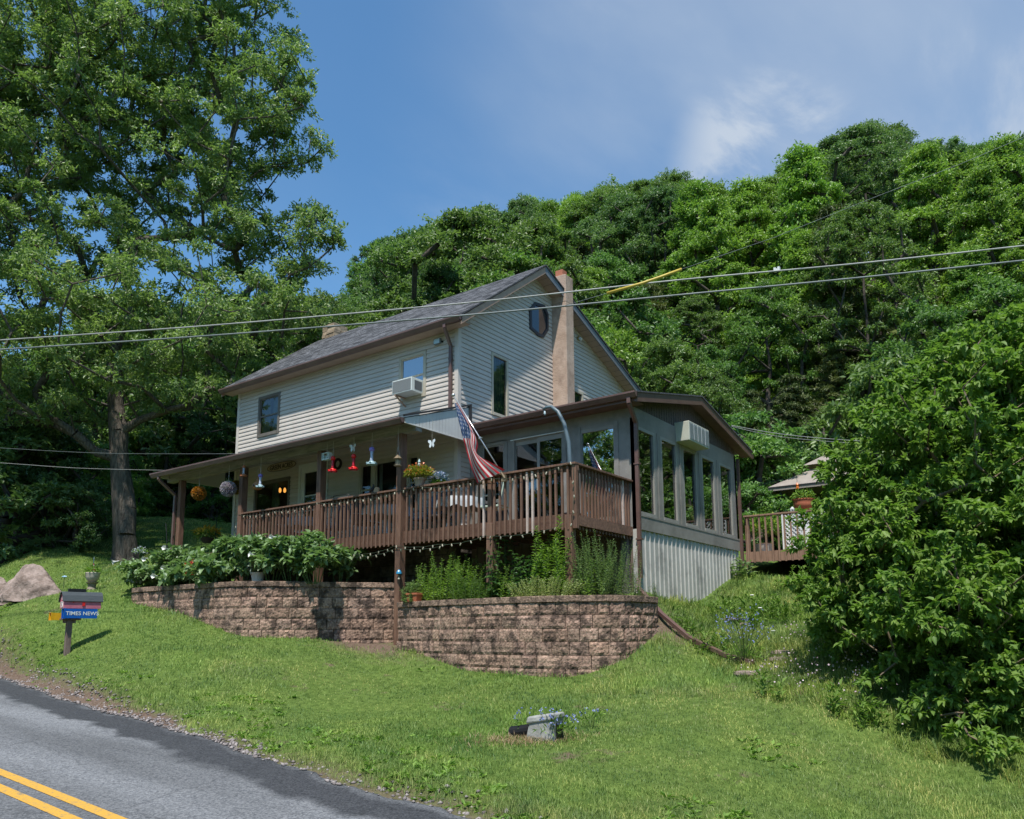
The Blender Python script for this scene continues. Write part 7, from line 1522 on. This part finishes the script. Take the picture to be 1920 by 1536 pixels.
# ---- chicory
def chicory(px,py,d,n,r,h,label,seed):
    rg=np.random.default_rng(seed); p=at(px,py,d); p.z=gz(p.x,p.y); t=thing('chicory',p,label,'wildflower','blue chicory clumps'); mb=MB(); X_=[];
    for i in range(n//3+2):
        a=rg.random()*6.28; rr=r*rg.random()**.5; hh=h*rg.uniform(.6,1); e=V((p.x+rr*math.cos(a),p.y+rr*math.sin(a),p.z+hh)); mb.tube([p+(e-p)*.1-V((0,0,(e-p).z*.1)),(p+e)/2+V((0,0,hh*.1)),e],.0035,4)
        for k in range(3): X_.append((e+V(rg.normal(size=3)*.06*(h/.5)))[:])
    mb.build('stems',rgb('green_stem',(.06,.1,.025)),t); P=np.array(X_)-np.array(t['_o']); m=len(P)*5; P=np.repeat(P,5,0); D=unit(rg.normal(size=(m,3))+np.array([.3,-.6,.4])); v,fi=leafverts(P,D,rdir(m,rg),np.full(m,.021),np.full(m,.014)); npmesh('flowers',v,None,None,rg.random(m),bluem,t,fidx=fi)['kind']='stuff'
    puff(t,p,r*.8,int(40+n),.08,.02,MATS['weed_leaf'],'foliage',rg=rg,off=(0,0,.12))
chicory(1040,1412,9.3,60,.26,.34,'blue flowered chicory growing around the drain outlet',1); chicory(1398,1255,12.4,120,.42,.75,'tall blue flowered chicory clump on the bank beside the shrub',2); chicory(1110,1372,9.9,7,.2,.26,'few blue chicory flowers in the lawn right of the drain outlet',3)
chicory(985,1385,9.7,8,.16,.28,'pair of blue chicory flowers left of the drain outlet',4)
# white umbels on the bank
for i,(px,py,d) in enumerate(((1410,1116,16),(1425,1140,15),(1450,1183,14))):
    p=at(px,py,d); t=thing('white_umbel',p,('flat white flower head highest on the bank','flat white flower head in the middle of the bank','flat white flower head lowest on the bank, near the chicory')[i],'wildflower'); mb=MB(); mb.lathe(p,[(.005,-.03),(.042,0),(.03,.012)],9); mb.build('head',wf,t); mb=MB(); mb.tube([p,V((p.x,p.y,gz(p.x,p.y)))],.005,4); mb.build('stem',MATS['green_stem'],t)
# stones on the bank
for i,(px,py,d,w_) in enumerate(((1375,1137,15.6,.22),(1395,1143,15.2,.12),(1470,1238,12.5,.2),(1462,1258,12.2,.16),(1400,1265,11.8,.2))):
    p=at(px,py,d); p.z=gz(p.x,p.y); t=thing('stone',p,('pale flat stone high on the bank','small pale stone beside the pale flat one','flat grey stone at the shrub edge','second flat grey stone just below the other at the shrub edge','flat brown stone beside the chicory clump')[i],'stone','flat stones on the bank'); mb=MB(); mb.lathe(p,[(w_*.8,-.03),(w_,.0),(w_*.9,.04),(w_*.5,.055)],9); mb.build('rock',MATS['brown_rock'],t,bevel=.01)
# weeds right of skirt
p=at(1388,1075,19.2); stems('broad_leaf_plant',0,0,0,5,.18,.62,.20,.10,gg,'broad leaved weed at the far bottom corner of the sunroom',41,pos=(p.x,p.y,p.z),z0=gz(p.x,p.y),dens=24,shape='wide')
# ---- the big arching shrub at the right
rng=np.random.default_rng(64)
sb=at(1780,1330,10.2); sb.z=gz(sb.x,sb.y)-.1
SB=[(1880,860,10.6,1.9),(1700,880,11.2,1.15),(1640,990,11.0,.95),(1590,1090,10.8,.75),(1560,1000,11.2,.45),(1750,1080,10.4,1.6),(1900,1150,9.8,1.9),(1655,1190,10.6,.8),(1600,1215,10.9,.5),(1730,1270,10.0,.75),(1850,1360,9.2,.85),(1990,1000,10.5,2.2),(1880,690,10.8,.9),(1790,755,10.9,.75),(1715,790,11.2,.45),(1930,640,10.6,.6),(1780,1400,9.0,.42),(1900,1440,8.9,.45),(1830,1180,9.6,1.2),(1660,1310,9.9,.35),(2050,1300,9.5,1.5),(1600,900,11.2,.30),(1555,1150,11.0,.3)]
SL=[at(a,b,c)-sb for a,b,c,_ in SB]; vol=np.array([s[3]**2.2 for s in SB]); cl=[]
while len(cl)<700:
    i=int(rng.choice(len(SB),p=vol/vol.sum())); d=unit(rng.normal(size=3)); r_=SB[i][3]; rr=rng.random()**.33; q=SL[i]; c=(q.x+d[0]*r_*rr,q.y+d[1]*r_*rr,q.z+d[2]*r_*rr*.95)
    w=V(c)+sb; px,py,dd=proj(w)
    if w.z<gz(w.x,w.y)+.12: continue
    cl.append((*c,rng.uniform(.24,.44)))
t=thing('arching_shrub',sb,'huge arching green shrub with glossy leaves filling the right of the picture','shrub')
nodes,par,r=skeleton((0,0,0),(.1,.1,1.1),cl,rng,.12,step=.45,tr_nodes=4,jit=.05,tip=.006,climb=1.4)
mb=MB(); skin(mb,nodes,par,np.array(r)*.8,.004,n=5); mb.v=[(a+sb.x,b+sb.y,c+sb.z) for a,b,c in mb.v]; mb.build('branches',mat('shrub_bark',(.10,.075,.05),(.20,.155,.11),scale=8,rough=.9),t,fix=False)
v,fi,rn=crown_leaves(cl,17,12,.088,.045,rng,flat=.8,spread=.25,droop=.10,up=1.2,shape='wide',shell=.75)
npmesh('foliage',v,None,None,rn,leafS,t,fidx=fi)
# ================================================================== light and sky
SUNDIR=V((1,-2.1,4.8)).normalized()
el=math.asin(SUNDIR.z); azi=math.atan2(SUNDIR.x,SUNDIR.y)
sl_=bpy.data.lights.new('sun','SUN'); sl_.energy=3.6; sl_.angle=math.radians(1.2); sl_.color=(1,.955,.88)
so=bpy.data.objects.new('sun',sl_); COL.objects.link(so); so.rotation_euler=(-SUNDIR).to_track_quat('-Z','Y').to_euler()
w=bpy.data.worlds.new('World'); SC.world=w; w.use_nodes=True; t=w.node_tree; t.nodes.clear(); L=t.links.new
out=N(t,'ShaderNodeOutputWorld'); bg=N(t,'ShaderNodeBackground'); bg.inputs['Strength'].default_value=.148; L(bg.outputs[0],out.inputs[0])
sky=N(t,'ShaderNodeTexSky'); sky.sky_type='NISHITA'; sky.sun_disc=False; sky.sun_elevation=el; sky.sun_rotation=azi; sky.air_density=1.0; sky.dust_density=.6; sky.ozone_density=2.2; sky.altitude=200
tc=N(t,'ShaderNodeTexCoord')
# wispy cloud streaks: noise on the sky dome projected to a flat cloud layer
sx=N(t,'ShaderNodeSeparateXYZ'); L(tc.outputs['Generated'],sx.inputs[0])
mz=N(t,'ShaderNodeMath',operation='MAXIMUM'); L(sx.outputs['Z'],mz.inputs[0]); mz.inputs[1].default_value=.06
dv=N(t,'ShaderNodeVectorMath',operation='DIVIDE'); cb=N(t,'ShaderNodeCombineXYZ'); L(mz.outputs[0],cb.inputs[0]); L(mz.outputs[0],cb.inputs[1]); cb.inputs[2].default_value=1; L(tc.outputs['Generated'],dv.inputs[0]); L(cb.outputs[0],dv.inputs[1])
def skyn(scale,stretch,rot,loc,detail=9,rough=.6,dist=0):
    mp=N(t,'ShaderNodeMapping'); mp.inputs['Scale'].default_value=stretch; mp.inputs['Rotation'].default_value=(0,0,rot); mp.inputs['Location'].default_value=loc; L(dv.outputs[0],mp.inputs[0])
    n=N(t,'ShaderNodeTexNoise'); n.inputs['Scale'].default_value=scale; n.inputs['Detail'].default_value=detail; n.inputs['Roughness'].default_value=rough; n.inputs['Distortion'].default_value=dist; L(mp.outputs[0],n.inputs['Vector']); return n.outputs['Fac']
def rmp(f,p0,p1,v0=0,v1=1):
    m=N(t,'ShaderNodeMapRange',clamp=True); m.interpolation_type='SMOOTHSTEP'; L(f,m.inputs[0]); m.inputs[1].default_value=p0; m.inputs[2].default_value=p1; m.inputs[3].default_value=v0; m.inputs[4].default_value=v1; return m.outputs[0]
def mul(a,b,op='MULTIPLY'):
    m=N(t,'ShaderNodeMath',operation=op,use_clamp=True)
    for i,v in enumerate((a,b)):
        if isinstance(v,(int,float)): m.inputs[i].default_value=v
        else: L(v,m.inputs[i])
    return m.outputs[0]
veil=rmp(skyn(.8,(1,.45,1),.9,(3.1,1.7,0),7,.5,.3),.36,.66,.05,.8)
wisp=rmp(skyn(1.6,(1,.22,1),1.1,(.4,5.2,0),9,.62,.5),.44,.74,0,.9)
# the veil thickens towards the east side of the dome
dt=N(t,'ShaderNodeVectorMath',operation='DOT_PRODUCT'); L(tc.outputs['Generated'],dt.inputs[0]); ed=ray(1750,330).normalized(); dt.inputs[1].default_value=ed[:]
side=rmp(dt.outputs['Value'],.80,.97,.04,.85)
cl=mul(mul(veil,side),mul(wisp,side),'ADD')
# a bank of brighter cloud low above the ridge
d2=N(t,'ShaderNodeVectorMath',operation='DOT_PRODUCT'); L(tc.outputs['Generated'],d2.inputs[0]); d2.inputs[1].default_value=ray(1430,300).normalized()[:]
bank=mul(rmp(d2.outputs['Value'],.9935,.9998,0,.75),rmp(skyn(3.2,(1,.5,1),.5,(0,0,0),9,.6,.4),.40,.58))
cl=mul(cl,bank,'ADD')
tn=N(t,'ShaderNodeMix',data_type='RGBA',blend_type='MULTIPLY'); tn.inputs[0].default_value=1; tn.inputs[7].default_value=(.46,.69,.765,1); L(sky.outputs[0],tn.inputs[6])
mx=N(t,'ShaderNodeMix',data_type='RGBA'); L(cl,mx.inputs[0]); L(tn.outputs[2],mx.inputs[6]); mx.inputs[7].default_value=(2.15,2.5,3.0,1); L(mx.outputs[2],bg.inputs['Color'])
SC.view_settings.view_transform='Standard'; SC.view_settings.look='None'; SC.view_settings.exposure=.76; SC.view_settings.gamma=1
SC.cycles.max_bounces=8; SC.cycles.transparent_max_bounces=12; SC.cycles.diffuse_bounces=4; SC.cycles.glossy_bounces=3
SC.cycles.use_denoising=True; SC.cycles.caustics_reflective=False; SC.cycles.caustics_refractive=False
for o in list(bpy.data.objects):
    if '_o' in o.keys(): del o['_o']
